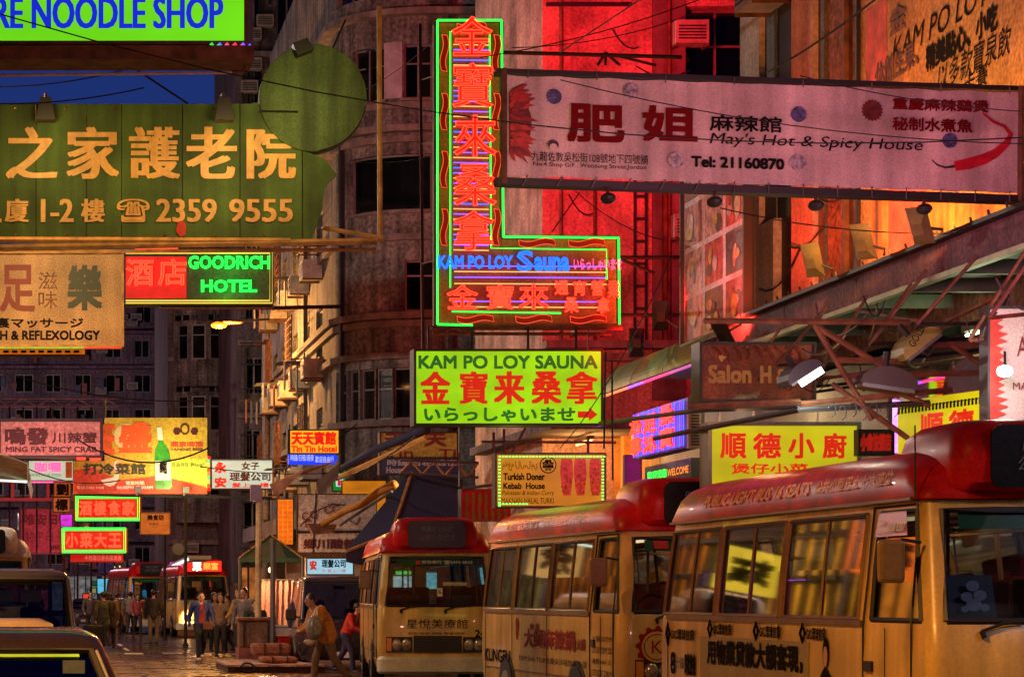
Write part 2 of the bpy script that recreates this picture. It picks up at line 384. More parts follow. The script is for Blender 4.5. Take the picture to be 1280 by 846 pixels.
# its rounded bays
for zz in (9.0, 12.3, 15.6, 6.0):
    fb = lambda u, z, d: Vector((7.35 + (1.55 + d) * math.sin(u), 111.9 - (1. + d) * math.cos(u), z))
    hs_ = [(-1.1 + .56 * i + .05, -1.1 + .56 * i + .51, zz + .15, zz + 1.75) for i in range(4)]
    facade(fb, (-1.35, 1.35), (zz - 1.1, zz + 1.95), hs_, M_wallgrey, te, 'bay_wall', .12, .15)
    for h in hs_: window(fb, h, te, 1, 1, sill=False, trans=.7, t=.05, d=-.08)
td, fd_ = far_block('tall dark tenement rising behind the green care home sign', 7.9, 13.5, 100, 42, 4, 13, M_walldark, 3)
for i in range(46):
    u = random.uniform(8, 12.6); z = random.uniform(6, 30)
    if i % 2: aircon(fd_, u, z, td, .7, .5, .4)
    else: bar(fd_, u, u + random.uniform(.05, .12), z - 3, z + 3, .02, .12, MB()).build('drainpipe', M_dark, td)
for i in range(26):
    u = random.uniform(5.7, 8.2); z = random.uniform(3.5, 18)
    if i % 2: aircon(fe, u, z, te, .6, .45, .4)
    elif i % 4: bar(fe, u, u + .07, z - 2, z + 2, .02, .1, MB()).build('drainpipe', M_steel, te)
    else:
        mb = MB()
        for q in range(5): mb.tube([fe(u, z + q * .25, .5), fe(u + 1.3, z + q * .25, .5)], .02, 4)
        mb.build('window_cage', M_steel, te)
for i in range(10):
    z = 3.5 + i * 1.9; mb = MB()
    for q in range(6): mb.tube([fd_(8.0 + q * .35, z, .5), fd_(8.0 + q * .35, z + .9, .5)], .018, 4)
    mb.tube([fd_(7.95, z + .9, .5), fd_(9.9, z + .9, .5)], .025, 4); mb.tube([fd_(7.95, z, .5), fd_(9.9, z, .5)], .03, 4); mb.build('balcony_rail', M_steel, td)
# roof clutter truss on top of the far block, seen above the crab sign
tr = thing('roof_gantry', 'pale steel lattice gantry above the pink crab sign', 'gantry', P(20, 512, 120))
mb = MB(); n_ = 9
for i in range(n_):
    a = P(-5 + i * 17, 508, 120); b = P(12 + i * 17, 508, 120); a2 = P(-5 + i * 17, 498, 120); b2 = P(12 + i * 17, 498, 120)
    mb.tube([a, b], .05, 4); mb.tube([a2, b2], .05, 4); mb.tube([a, b2] if i % 2 else [a2, b], .035, 4)
mb.build('truss', mat('pale galvanised steel', (.35, .3, .3), .6, vary=.4), tr)
mb = MB()
for i in range(9): a = P(-5 + i * 17, 508, 120); mb.tube([(a.x, a.y, 0), a], .05, 4)
mb.build('post', M_dark, tr)
# ------------------------------------------------------------------ round-cornered tenement (street side, rounded corner, flank)
cx_, cy_, r_ = 9.4, 62.0, 2.0
L1 = 18.0; LA = math.pi / 2 * r_; UE = L1 + LA + 6
def fC(u, z, d):
    if u < L1: return Vector((7.4 - d, 80 - u, z))
    if u < L1 + LA:
        a = (u - L1) / r_; return Vector((cx_ - (r_ + d) * math.cos(a), cy_ - (r_ + d) * math.sin(a), z))
    return Vector((cx_ + (u - L1 - LA), cy_ - r_ - d, z))
def uC(px):
    lo, hi = 0, UE
    for _ in range(50):
        mid = (lo + hi) / 2; p = fC(mid, 0, 0); q = VX + p.x * F / p.y
        if q < px: lo = mid
        else: hi = mid
    return lo
C = thing('corner_tenement', 'weathered tenement with a rounded corner and curved bands of windows', 'building', (7.4, 62, 0))
zc = lambda py, Z=60: H(py, Z)
holesC = []; winC = []
def hC(x0, x1, y0, y1, kw):
    h = (uC(x0), uC(x1), zc(y1), zc(y0)); holesC.append(h); winC.append((h, kw))
hC(441, 480, 55, 122, dict(nu=2, trans=.65)); hC(505, 541, 55, 122, dict(nu=2, trans=.65)); hC(590, 660, 55, 122, dict(nu=2))
hC(437, 541, 192, 262, dict(nu=1, cm=M_black, ns=6)); hC(506, 548, 325, 388, dict(nu=2, trans=.7)); hC(590, 640, 190, 262, dict(nu=2))
for i, (a, b) in enumerate([(420, 433), (434, 448), (450, 468), (470, 490), (492, 516), (536, 560)]): hC(a, b, 459, 523, dict(nu=1, trans=.6, cm=(M_roomlit if i in (3, 4) else M_room)))
hC(590, 650, 330, 388, dict(nu=2)); hC(420, 505, -60, -8, dict(nu=3)); hC(520, 600, -60, -8, dict(nu=3))
for fl, zz in enumerate((5.3, 8.0, 10.7, 13.4)):   # street side openings
    for k, u in enumerate((1.2, 4.2, 7.4, 10.6, 13.8)):
        h = (u, u + 1.5, zz, zz + 1.35); holesC.append(h); winC.append((h, dict(nu=2, trans=.7)))
facade(fC, (0, UE), (3.6, 19.5), holesC, M_wallgrey, C, depth=.25, ustep=.45)
MB().quad((7.4, 80, 3.6), (13, 80, 3.6), (13, 80, 19.5), (7.4, 80, 19.5)).build('rear_wall', M_wallgrey, C)
for h, kw in winC: window(fC, h, C, **kw)
for py, d in ((165, .3), (178, .18), (408, .12), (398, .22), (135, .1), (300, .15), (448, .18), (20, .3), (532, .25)):
    bar(fC, 0, UE, zc(py), zc(py) + .16, 0, d, MB(), 40).build('ledge', M_ledge, C)
# pale panels between the upper windows, pipes, air conditioners, racks
for a, b in ((481, 503),): bar(fC, uC(a), uC(b), zc(122), zc(52), .0, .05, MB(), 3).build('panel', mat('pale mauve panel', (.5, .42, .5), .8, vary=.3, streak=.3), C)
for px, ya, yb in ((430, 140, 600), (386, 120, 560), (560, -20, 540)):
    bar(fC, uC(px), uC(px) + .09, zc(yb), zc(ya), .04, .16, MB()).build('drainpipe', M_dark, C)
for fl, zz in enumerate((4.7, 7.4, 10.1, 12.8)):
    for k, u in enumerate((2.0, 5.1, 8.0, 11.3, 14.6)):
        aircon(fC, u + .3 * (fl % 2), zz, C, .8, .5, .55)
        if (k + fl) % 2 == 0:
            mb = MB()
            for q in range(7): mb.tube([fC(u - .5, zz + .8 + q * .2, .55), fC(u + 1.2, zz + .8 + q * .2, .55)], .018, 4)
            for q in range(5): mb.tube([fC(u - .5 + q * .42, zz + .75, .55), fC(u - .5 + q * .42, zz + 2.05, .55)], .018, 4)
            mb.tube([fC(u - .5, zz + .8, .0), fC(u - .5, zz + .8, .55)], .02, 4); mb.tube([fC(u + 1.2, zz + .8, .0), fC(u + 1.2, zz + .8, .55)], .02, 4)
            mb.build('window_cage', M_rust, C)
        else:
            mb = MB()
            for q in range(4): mb.tube([fC(u - .3 + q * .3, zz + .5, .0), fC(u - .3 + q * .3, zz + .45, 1.2)], .015, 4)
            mb.build('drying_rack', M_steel, C)
            for q in range(3):
                uu = u - .1 + q * .34; bar(fC, uu, uu + .22, zz - .3, zz + .45, .6 + .2 * q, .64 + .2 * q, MB()).build('laundry', mat('hung cloth %d' % ((k + q) % 3), (.3, .28, .3), .9), C)
# ceiling lamp glimpsed inside a curved window
MB().box(9.75, 10.6, 60.9, 61.1, zc(470), zc(459)).build('ceiling_light', glow('cool ceiling light', (.3, .55, 1), 1.), C)
# shops under the tenement: lit, warm
MB().box(7.9, 14, 60.35, 80, .02, 3.5).build('shop_floor_wall', mat('warm tiled shop wall', (.4, .25, .12), .7, vary=.5), C)
bar(fC, 0, UE, 3.3, 3.75, -.5, .9, MB(), 40).build('awning_slab', M_walldark, C)
# orange-lit pilaster with pipes at the far end of the block
pl = thing('pilaster', 'tall pale pilaster with downpipes lit by the sodium lamp', 'pilaster', (7.5, 80.6, 0))
MB().box(7.25, 8.2, 80.3, 81.2, 0, 19).build('shaft', M_wallbeige, pl)
for dx in (-.02, .25, .62): MB().tube([(7.35 + dx, 80.2, 0), (7.35 + dx, 80.2, 18)], .07, 6).build('downpipe', M_wallbeige, pl)
for z in range(2, 18, 2): MB().box(7.2, 8.3, 80.1, 80.28, z, z + .08).build('pipe_clip', M_dark, pl)
mb = MB(); a = Vector((7.3, 80.05, 12.2)); b = Vector((8.7, 80.05, 9.9)); mb.tube([a, b], .05, 4); mb.tube([(7.3, 80.05, 9.9), (8.7, 80.05, 12.2)], .05, 4); mb.tube([(6.9, 80.05, 9.95), (9.4, 80.05, 9.95)], .05, 4)
mb.build('brace', M_rust, pl)
# visible sodium lamp on a wall arm
sl = thing('street_lamp', 'lit sodium lamp on a thin arm below the red and green hotel sign', 'street lamp', P(300, 404, 70), 0, 'sodium street lamps')
p0 = P(278, 405, 70)
MB().tube([P(352, 398, 76), P(300, 401, 71), p0], .04, 6).build('arm', M_dark, sl)
MB().ell(p0 + Vector((.22, 0, .06)), .42, .16, .07).build('lamp_head', M_rust, sl, smooth=True)
MB().ell(p0 + Vector((-.1, 0, -.03)), .24, .18, .1).build('lens', glow('bright sodium lens', (1, .3, .01), 1.8), sl, smooth=True)
light('POINT', 'lamp_light', p0 + Vector((-.1, -.3, -.6)), 2600, SODIUM, sl, .2)
# ------------------------------------------------------------------ sauna block: flank wall facing up the street, reddened by the neon
S = thing('sauna_block', 'tall block whose flank wall glows red beside the neon sign', 'building', (9.3, 44, 0))
fS = lambda u, z, d: Vector((u, 44 - d, z))
zs44 = lambda py: H(py, 44); xs44 = lambda px: X(px, 44)
hb = (xs44(856), xs44(945), zs44(98), zs44(8))
hb2 = (xs44(600), xs44(641), zs44(90), zs44(40))
facade(fS, (xs44(678), 14.5), (0, 19), [hb], M_wallred, S, depth=.5)
window(fS, hb, S, nu=2, nz=2, cm=M_black, d=-.4, sill=False)
MB().quad((xs44(678), 44, 0), (xs44(678), 50.9, 0), (xs44(678), 50.9, 19), (xs44(678), 44, 19)).build('street_wall', M_wallred, S)
MB().quad((xs44(678), 50.9, 0), (14.5, 50.9, 0), (14.5, 50.9, 19), (xs44(678), 50.9, 19)).build('rear_wall', M_wallred, S)
bar(fS, xs44(815), xs44(856), zs44(500), 19, .0, .06, MB()).build('panel', mat('shade toned wall strip', (.2, .14, .14), .9, vary=.4, streak=.4), S)  # dark tone paints in the shaded end of the flank wall
for py, d in ((437, .35), (452, .2)): bar(fS, xs44(678), 12.5, zs44(py), zs44(py) + .14, 0, d, MB()).build('ledge', M_ledge, S)
for px in (791, 805): bar(fS, xs44(px), xs44(px) + .04, zs44(430), zs44(180), .05, .1, MB()).build('conduit', M_black, S)
mb = MB()
for i in range(9): bar(fS, xs44(791), xs44(805), zs44(220 + i * 28), zs44(220 + i * 28) + .05, .05, .09, mb)
mb.build('conduit_clip', M_black, S)
bar(fS, xs44(826), xs44(826) + .07, zs44(440), zs44(235), .08, .2, MB()).build('conduit', M_rust, S)
bar(fS, xs44(678) + .02, 10.6, zs44(12), zs44(12) + .06, .2, .26, MB()).build('conduit', M_black, S)
# white window boxes fixed on its far side, seen between the neon and the wall
MC_ = M_ac
for (x0, y0, x1, y1) in ((634, 38, 673, 66), (630, 258, 672, 298)):
    t = thing('window_cage_box', 'white framed window box %s' % ('above the banner beside the red wall' if y0 < 100 else 'between the neon sign and the red wall'), 'window box', P(x0, y1, 58))
    FR(x0, y0, x1, y1, 58, .05, 1.9).build('casing', MC_, t)
    mb = MB(); a = P(x0, y1, 58); b = P(x1, y0, 58); frame_bars(mb, a.x, b.x, a.z, b.z, 57.9, 58.1, .1)
    mb.box((a.x + b.x) / 2 - .03, (a.x + b.x) / 2 + .03, 57.9, 58.02, a.z, b.z); mb.build('frame', MC_, t)
    FR(x0 + 6, y0 + 5, x0 + 14, y1 - 4, 58, -.02, .04).build('pane', M_black, t); FR(x0 + 20, y0 + 5, x1 - 6, y1 - 4, 58, -.02, .04).build('pane', M_black, t)
# floor band of the sauna block under the ledge, canopy arm
# ------------------------------------------------------------------ near block over the shop canopy (street wall at x = 9.5)
N_ = thing('canopy_block', 'near block with lit pilasters and posters above the shop canopy', 'building', (9.5, 24, 0))
WX = 9.5
fN = lambda u, z, d: Vector((WX - d, 40 - u, z))       # u runs towards the camera
uN = lambda px: 40 - WX * F / (px - VX)
ue = 40 - 6
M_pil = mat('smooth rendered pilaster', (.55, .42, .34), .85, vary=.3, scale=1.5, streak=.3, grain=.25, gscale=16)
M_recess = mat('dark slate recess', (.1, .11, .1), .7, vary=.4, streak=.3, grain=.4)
M_brown = mat('brown roughcast', (.2, .13, .08), .95, vary=.4, scale=4, grain=.5, gscale=12, bump=.5)
u0 = uN(936)
facade(fN, (u0, ue), (4.4, 16), [], M_brown, N_)
MB().quad((WX, 40 - u0, 4.4), (13, 40 - u0, 4.4), (13, 40 - u0, 16), (WX, 40 - u0, 16)).build('flank_wall', M_walldark, N_)
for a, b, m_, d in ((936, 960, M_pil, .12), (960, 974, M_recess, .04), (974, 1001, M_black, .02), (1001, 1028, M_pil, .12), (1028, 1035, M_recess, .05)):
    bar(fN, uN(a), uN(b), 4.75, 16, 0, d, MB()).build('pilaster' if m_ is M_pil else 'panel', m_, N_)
bar(fN, uN(961), uN(979), 4.75, 6.45, 0, .13, MB()).build('pilaster', M_pil, N_)
for px in (1072,): MB().tube([fN(uN(px), 4.8, .12), fN(uN(px), 15, .12)], .06, 6).build('drainpipe', M_rust, N_)
# ceiling and joists under, shop front behind
M_lip = mat('pale green metal lip', (.35, .38, .22), .5, .2, vary=.3)
M_fascia = mat('dark purple fascia board', (.16, .07, .11), .75, vary=.5, scale=2, streak=.3, grain=.45, gscale=20)
cn = thing('shop_canopy', 'long dark fascia canopy with a pale green lip over the shops', 'canopy', (8.5, 24, 4.6))
CX_ = 8.5
ye = CX_ * F / (905 - VX)
nb = 9
for i in range(nb):
    a = 8 + (ye - 8) * i / nb; b = 8 + (ye - 8) * (i + 1) / nb - .025
    MB().box(CX_, CX_ + .06, a, b, 4.64, 4.94).build('fascia_board', M_fascia, cn)
MB().box(CX_ - .06, CX_ + .02, 8, ye, 4.585, 4.635).build('lip', M_lip, cn)
MB().box(CX_ - .1, CX_ + .14, 8, ye, 4.945, 4.985).build('capping', M_black, cn)
MB().box(CX_ + .08, 11.5, 8, ye, 4.78, 4.92).build('deck', M_black, cn)
for i in range(16):
    y = 9 + i * 1.35
    if y < ye: MB().box(CX_ + .03, 11.2, y, y + .07, 4.6, 4.74).build('joist', mat('grey green joist', (.1, .12, .08), .6, vary=.4), cn)
# spikes along the canopy top
mb = MB()
for i in range(46): y = 10 + i * .42; mb.tube([(CX_ + .05, y, 4.98), (CX_ + .02, y, 5.08)], .012, 4)
mb.build('bird_spike', M_black, cn, kind='stuff')
# green continuation of the canopy
gc = thing('green_canopy', 'rounded green fascia canopy edged with coloured neon', 'canopy', (8.5, 34, 4.6))
y0_, y1_ = CX_ * F / (872 - VX), CX_ * F / (752 - VX)
M_green = mat('painted green fascia', (.16, .3, .03), .5, vary=.4, scale=2, streak=.3, grain=.3)
for i in range(3):
    a = y0_ + (y1_ - y0_) * i / 3; b = y0_ + (y1_ - y0_) * (i + 1) / 3 - .03; mb = MB(); pts = []
    for k in range(8):
        t = k / 7; pts.append((CX_ + .22 * (1 - math.sin(t * math.pi / 2)) if False else CX_ + .25 * t * t, 4.66 + .42 * t))
    for k in range(7):
        mb.quad((pts[k][0], b, pts[k][1]), (pts[k][0], a, pts[k][1]), (pts[k + 1][0], a, pts[k + 1][1]), (pts[k + 1][0], b, pts[k + 1][1]))
    mb.build('fascia_panel', M_green, gc)
MB().box(CX_ + .25, 11.5, y0_, y1_, 4.9, 5.05).build('deck', M_walldark, gc)
seg = [(0, .3, (1, .25, .04), 1.), (.3, .55, (.9, .1, .5), 1.2), (.55, .8, (.25, .08, 1), 1.2), (.8, 1., (.1, .1, .25), .5)]
for a, b, c_, s_ in [(0, .22, (.7, .12, .5), .8), (.22, .5, (.9, .03, .2), 1.3), (.5, .66, (.3, .1, 1), 1.3), (.66, 1, (1, .3, .05), .9)]:
    MB().tube([(CX_ - .03, y0_ + (y1_ - y0_) * a, 4.61), (CX_ - .03, y0_ + (y1_ - y0_) * b, 4.61)], .022, 5).build('neon_edge', glow('edge neon %.1f' % a, c_, s_), gc)
# ground floor shop row (x = 10.5) under the canopies
G = thing('shop_row', 'row of ground floor shops lit warm and green under the canopy', 'building', (10.5, 28, .13))
fG = lambda u, z, d: Vector((10.5 - d, 50 - u, z)); uG = lambda px: 50 - 10.5 * F / (px - VX)
M_shopo = mat('shopfront boards tinted by orange light', (.75, .38, .1), .6, vary=.3, scale=2, streak=.3)  # orange lamplight is put into the board colour
M_shopg = mat('pale green tiled shop wall', (.4, .5, .22), .4, vary=.3, scale=2)
M_shopw = mat('cream shop wall', (.55, .5, .42), .6, vary=.4, scale=1)
MB().box(10.5, 10.7, 41.2, 50, .13, 4.6).build('wall', M_shopo, G)
for px in (752, 764, 772, 784, 797): bar(fG, uG(px), uG(px) + .25, .13, 4.5, 0, .12, MB()).build('pilaster_strip', M_shopo, G)
MB().box(10.5, 10.7, 30, 41.15, .13, 4.6).build('wall', M_shopw, G)
MB().box(10.5, 10.7, 8, 29.95, .13, 3.4).build('wall', M_shopg, G); MB().box(10.5, 10.7, 8, 29.95, 3.402, 4.6).build('upper_wall', M_walldark, G)
pic = MB().box(10.38, 10.41, 24.6, 28.8, 1.45, 2.95).build('lit_menu_panel', glow('dark green lit panel', (.1, .2, .04), .6, .4, 2), G)
for r_ in range(2):
    for c_ in range(3):
        cy = 25.3 + c_ * 1.4; cz = 1.83 + r_ * .72; n_ = 3 + r_ + c_
        MB().tube([(10.36, cy + (.42 * math.cos(a)) * (1 + .25 * math.cos(n_ * a)), cz + (.24 * math.sin(a)) * (1 + .25 * math.cos(n_ * a))) for a in [i * math.pi / 16 for i in range(33)]], .018, 4).build('line_drawing', glow('yellow green line', (.6, .8, .15), 1.3), G)
for z in (1.45, 2.19, 2.95): MB().box(10.34, 10.37, 24.6, 28.8, z - .02, z + .02).build('panel_bar', M_whitep_ if False else M_steel, G)
for i in range(9):
    y = 10 + i * 2.2; fr = MB(); frame_bars(fr, 0, 0, 0, 0, 0, 0, 0) if False else None
    fw = MB(); fw.box(10.42, 10.49, y, y + .07, .2, 4.3); fw.box(10.42, 10.49, y, y + 2.1, 3.1, 3.16); fw.build('shopfront_frame', M_steel, G)
    MB().quad((10.45, y + .08, .2), (10.45, y + 2.1, .2), (10.45, y + 2.1, 4.3), (10.45, y + .08, 4.3)).build('shop_glass', glass('shopfront glass', (.8, 1, .7), .06, .8), G)
MB().box(8.7, 10.4, 41.5, 49.5, 4.45, 4.6).build('awning_slab', M_walldark, G)
# fluorescent battens under the canopy
for i, (y, c_, pw) in enumerate([(14.3, (.82, .72, 1), 120), (19, (.75, 1, .55), 12), (24.5, (.8, 1, .55), 30), (33, (1, .75, .4), 30), (43, (1, .45, .12), 90), (47.5, (1, .45, .12), 90)]):
    t = thing('batten_light', 'fluorescent batten under the canopy, %s along the shop row' % ['nearest', 'second', 'third', 'fourth', 'fifth', 'farthest'][i], 'light', (9.6, y, 4.3), 0, 'shop batten lights')
    MB().box(9.55, 9.65, y - .6, y + .6, 4.33, 4.4).build('fitting', M_steel, t)
    MB().tube([(9.6, y - .58, 4.3), (9.6, y + .58, 4.3)], .02, 6).build('tube', glow('batten tube %d' % i, c_, 5), t)
    light('POINT', 'batten_glow', (9.6, y, 4.1), pw, c_, t, .25)
# left side of the street: only what could be seen a step aside
for i, (y0, y1, zz) in enumerate(((4, 30, 22), (30.5, 62, 26), (62.5, 110, 20), (110.5, 160, 24))):
    t = thing('tenement_block', ['shuttered tenement beside the first queued cars', 'grey tenement carrying the care home sign', 'low tenement behind the massage sign', 'far tenement beside the road end'][i], 'building', (-8, y0, 0))
    fl = lambda u, z, d: Vector((-8 + d, u, z)); hl = []
    for r__ in range(int(zz / 3) - 1):
        for c__ in range(int((y1 - y0) / 4.5)): hl.append((y0 + 1 + c__ * 4.5, y0 + 3 + c__ * 4.5, 4.2 + r__ * 3, 5.8 + r__ * 3))
    facade(fl, (y0, y1), (0, zz), hl, M_wallgrey, t, depth=.2)
    MB().box(-20, -8.3, y0, y1, 0, zz - .01).build('mass', M_walldark, t)
    for r__ in range(1, int(zz / 3)): bar(fl, y0, y1, 3 + (r__) * 3, 3.15 + r__ * 3, 0, .3, MB()).build('ledge', M_ledge, t)
# ------------------------------------------------------------------ signs square to the street
def paint(name, c_, **k): return mat(name, rgb(*c_) if max(c_) > 1 else c_, **{**dict(rough=.6, vary=.2, grain=.15), **k})
def ART(pts, Z, m, parent, name='print', d=.008, label=None):
    return MB().poly([P(x, y, Z) - Vector((0, d, 0)) for x, y in pts]).build(name, m, parent, label=label)
def circ(cx, cy, r, n=20, ry=None): return [(cx + r * math.cos(2 * math.pi * i / n), cy + (ry or r) * math.sin(2 * math.pi * i / n)) for i in range(n)][::-1]
M_greenneon = glow('green neon tube', (.012, 1, .06), 2.6)
M_redneon = glow('red neon tube', (1, .035, .014), 3.6)
M_redglow = glow('channel letter glowing for neon light', (1, .018, .006), .62)  # glow stands in for neon light on the painted red letters
M_blueneon = glow('blue neon tube', (.01, .1, 1), 2.8)
M_violet = glow('violet neon tube', (.2, .1, 1), 2.)
M_yellown = glow('warm yellow neon tube', (1, .55, .12), 1.1)
M_pinkneon = glow('pink neon tube', (1, .1, .3), 1.5)
M_boxblack = mat('sign casing black', (.02, .018, .016), .6, vary=.4)
M_boxbrown = mat('rusted sign casing', (.12, .05, .025), .7, vary=.6, scale=5)
M_ink = mat('black print', (.01, .008, .008), .8, vary=.1, grain=0, spec=.08)
M_whitep = mat('white print', (.75, .75, .72), .6, vary=.1, grain=0)

# noodle shop light box -------------------------------------------------
Z = 26
s = signbox('bright green light box sign with blue capital letters, topmost at the corner', -140, -40, 305, 52, Z, glow('noodle box face', rgb(105, 215, 22), 1., .12, .8), M_boxbrown, .5, t=.04)
M_bl = glow('blue backlit letter', rgb(20, 40, 205), 1.)
T('RE NOODLE SHOP', -8, -2, 279, 37, Z, M_bl, s, bold=.035, eps=.03, boldv=.012)
for (x0, x1) in (): pass
MB().box(X(-140, Z), X(317, Z), Z - .08, Z + .5, H(76, Z), H(59, Z)).build('lower_rail', M_rust, s)
FR(307, -40, 316, 62, Z, .0, .5).build('end_panel', mat('mauve grey end panel', (.1, .08, .13), .6), s)
for i, (x, c_) in enumerate(((268, (.05, .6, .1)), (278, (.1, .15, 1)), (287, (1, .06, .08)), (297, (1, .03, .1)), (307, (.2, .1, 1)))):
    MB().tube([P(x - 5, 56, Z) + Vector((0, -.05, 0)), P(x, 62, Z) + Vector((0, -.05, 0)), P(x + 6, 58, Z) + Vector((0, -.05, 0))], .02, 5).build('neon_tube', glow('bit of neon %d' % i, c_, 1.3), s)
mb = MB()
for i in range(8):
    x = 20 + i * 33; mb.tube(sag(P(x, 53, Z) - EZ * .0, P(x + 40, 53, Z), .07, 6), .008, 4)
mb.build('cable_loop', M_dark, s)
mb = MB(); mb.tube([P(-40, 95, Z), P(298, 91, Z)], .018, 6); mb.build('stay_rod', mat('pale stay rod', (.45, .4, .38), .5), s)
MB().tube([P(290, 91, Z), P(304, 90, Z), P(306, 82, Z)], .025, 6).build('hook', M_rust, s)

# green care home sign ---------------------------------------------------
Z = 30
out = [(-160, 130), (326, 130), (330, 146), (345, 165), (370, 185)]
out += [(380, 189), (405, 198), (411, 206), (421, 218), (409, 230), (404, 246), (403, 262), (396, 282), (390, 300), (-160, 300)]
cs = thing('shaped_sign', 'big moss green sign with gold writing, telephone number and a round disc on top', 'sign', P(120, 300, Z))
M_moss = mat('moss green sign paint', (.07, .14, .022), .75, vary=.55, scale=1.4, streak=.5, grain=.3, gscale=70)
MB().prism([P(x, y, Z) for x, y in out], (0, .25, 0)).build('face', M_moss, cs)
MB().prism([P(x, y, Z) + Vector((0, -.03, 0)) for x, y in circ(391, 123, 67, 44)], (0, .25, 0)).build('disc_body', M_moss, cs)
ART(circ(391, 123, 66.3, 40), Z, mat('lighter moss disc', (.085, .15, .04), .75, vary=.5, scale=1.5, streak=.7, grain=.3, gscale=70), cs, 'disc', .036)
mb = MB(); mb.tube([P(324, 140, Z) - EX * .0 + Vector((0, -.05, 0)), P(372, 141, Z) + Vector((0, -.05, 0))], .012, 4)
mb.tube([P(391 + 66 * math.cos(a), 123 + 66 * math.sin(a), Z) + Vector((0, -.03, 0)) for a in [math.pi * .05 + i * .1 for i in range(14)]], .012, 4); mb.build('seam', M_black, cs)
M_gold = mat('gold painted letter', (.8, .44, .12), .5, vary=.25, scale=3, streak=.3, grain=.1)
for ch, x0, x1 in (('之', 7, 72), ('家', 83, 149), ('護', 161, 225), ('老', 232, 296), ('院', 308, 370)):
    T(ch, x0, 159, x1, 224, Z, M_gold, cs, name='letter', bold=.04, boldv=.012, eps=.02)
for st, x0, x1 in (('L', -12, 2), ('廈', 6, 36), ('1-2', 51, 92), ('樓', 101, 131), ('☎', 146, 187), ('2359', 195, 271), ('9555', 286, 366)):
    T(st, x0, 249, x1, 278, Z, M_gold, cs, bold=.04 if st != '☎' else .03, boldv=.015, eps=.02)
for x in (-20, 45, 108, 152, 228, 300, 378): MB().tube([P(x, 131, Z) + Vector((0, -.002, 0)), P(x, 299, Z) + Vector((0, -.002, 0))], .006, 4).build('panel_joint', M_black, cs)
for x, y in [(20 + i * 62, yy) for i in range(6) for yy in (136, 294)]: MB().ell(P(x, y, Z) + Vector((0, -.01, 0)), .018, .012, .018, 6, 4).build('bolt', M_rust, cs)
ART([(222, 278), (229, 276), (233, 284), (231, 294), (226, 297), (220, 290)], Z, paint('red leaf', (190, 40, 30)), cs, 'leaf', .03)
for x in (57, 277):
    MB().tube([P(x, 117, Z) + Vector((0, .1, 0)), P(x, 125, Z) + Vector((0, -.35, 0)), P(x, 135, Z) + Vector((0, -.4, 0))], .02, 5).build('lamp_arm', M_rust, cs)
    mb = MB(); p = P(x, 140, Z) + Vector((0, -.4, 0)); mb.prism([p + Vector((-.07, .08, .08)), p + Vector((.07, .08, .08)), p + Vector((.12, .08, -.2)), p + Vector((-.12, .08, -.2))], (0, -.2, 0)); mb.build('flood_lamp', M_black, cs)
    light('SPOT', 'lamp_light', p + Vector((0, -1.1, -.5)), 95, (1, .66, .22), cs, .1, P(x + 15, 262, Z), 150, 1)  # added spot stands off the unlit lamp to brighten the sign
mb = MB(); p = P(375, 66, Z) + Vector((0, -.1, 0)); mb.prism([p + Vector((-.12, 0, .05)), p + Vector((.06, 0, .12)), p + Vector((.14, 0, -.02)), p + Vector((-.06, 0, -.1))], (0, -.2, 0)); mb.build('flood_lamp', M_black, cs)
light('SPOT', 'lamp_light', p + Vector((.1, -1.4, -.6)), 55, (1, .8, .3), cs, .1, P(395, 130, Z), 130, 1)  # added fill spot standing off the disc
for (y, x1_) in ((303, 362), (313, 470)):
    MB().tube([P(-160, y - 2 if y == 303 else y + 1, Z) + Vector((0, -.1, 0)), P(x1_, y if y == 303 else y - 10, Z) + Vector((0, -.1, 0))], .045, 6).build('pole_rail', M_bamboo, cs)
MB().tube([P(474, 8, Z + .3), P(475, 300, Z + .3)], .035, 6).build('pole_upright', M_bamboo, cs)
MB().tube([P(404, 285, Z + .2), P(480, 298, Z + .2), P(476, 303, Z + .2)], .03, 6).build('pole_rail', M_bamboo, cs)
MB().tube([P(432, 25, Z + .2), P(412, 70, Z + .2)], .012, 4).build('stay_wire', M_black, cs)

# second rail system on the neighbouring pole
t = thing('stay_pole', 'thin reddish steel pole rising between the tenement and the neon sign', 'pole', P(527, 450, 36))
MB().tube([P(525, 30, 36), P(529, 448, 36)], .026, 6).build('pole', mat('red lead paint', (.12, .03, .02), .6, vary=.5, scale=5), t)
mb = MB(); mb.tube([P(514, 450, 36), P(556, 450, 36)], .03, 5); mb.build('foot_bar', M_rust, t)
for yy in (100, 180, 330): MB().tube([P(527, yy, 36), P(545, yy - 6, 34.3)], .012, 4).build('tie', M_rust, t)

# massage sign ------------------------------------------------------------
Z = 36
s = signbox('sandy brown foot massage sign with a dark red and a black character', -140, 318, 152, 431, Z, mat('sandy sign face', (.42, .27, .13), .7, vary=.35, scale=1.5, streak=.3, grain=.4, gscale=50), M_bamboo, .3, t=.035)
M_dkred = mat('dark red print', (.16, .012, .012), .6, grain=0); M_dkgreen = mat('black green print', (.015, .03, .015), .6, grain=0)
T('足', 0, 331, 44, 390, Z, M_dkred, s, bold=.02, name='letter'); T('樂', 84, 331, 128, 388, Z, M_dkgreen, s, bold=.03, name='letter')
T('滋', 48, 340, 72, 362, Z, M_rust, s, name='letter'); T('味', 48, 364, 72, 386, Z, M_rust, s, name='letter')
T('裏マッサージ', -6, 397, 104, 410, Z, M_ink, s, bold=.03); T('H & REFLEXOLOGY', 0, 413, 125, 425, Z, M_ink, s, bold=.04)
MB().tube([P(-140, 316, Z - .2), P(470, 312, Z - .2)], .03, 6).build('pole_rail', M_bamboo, s)
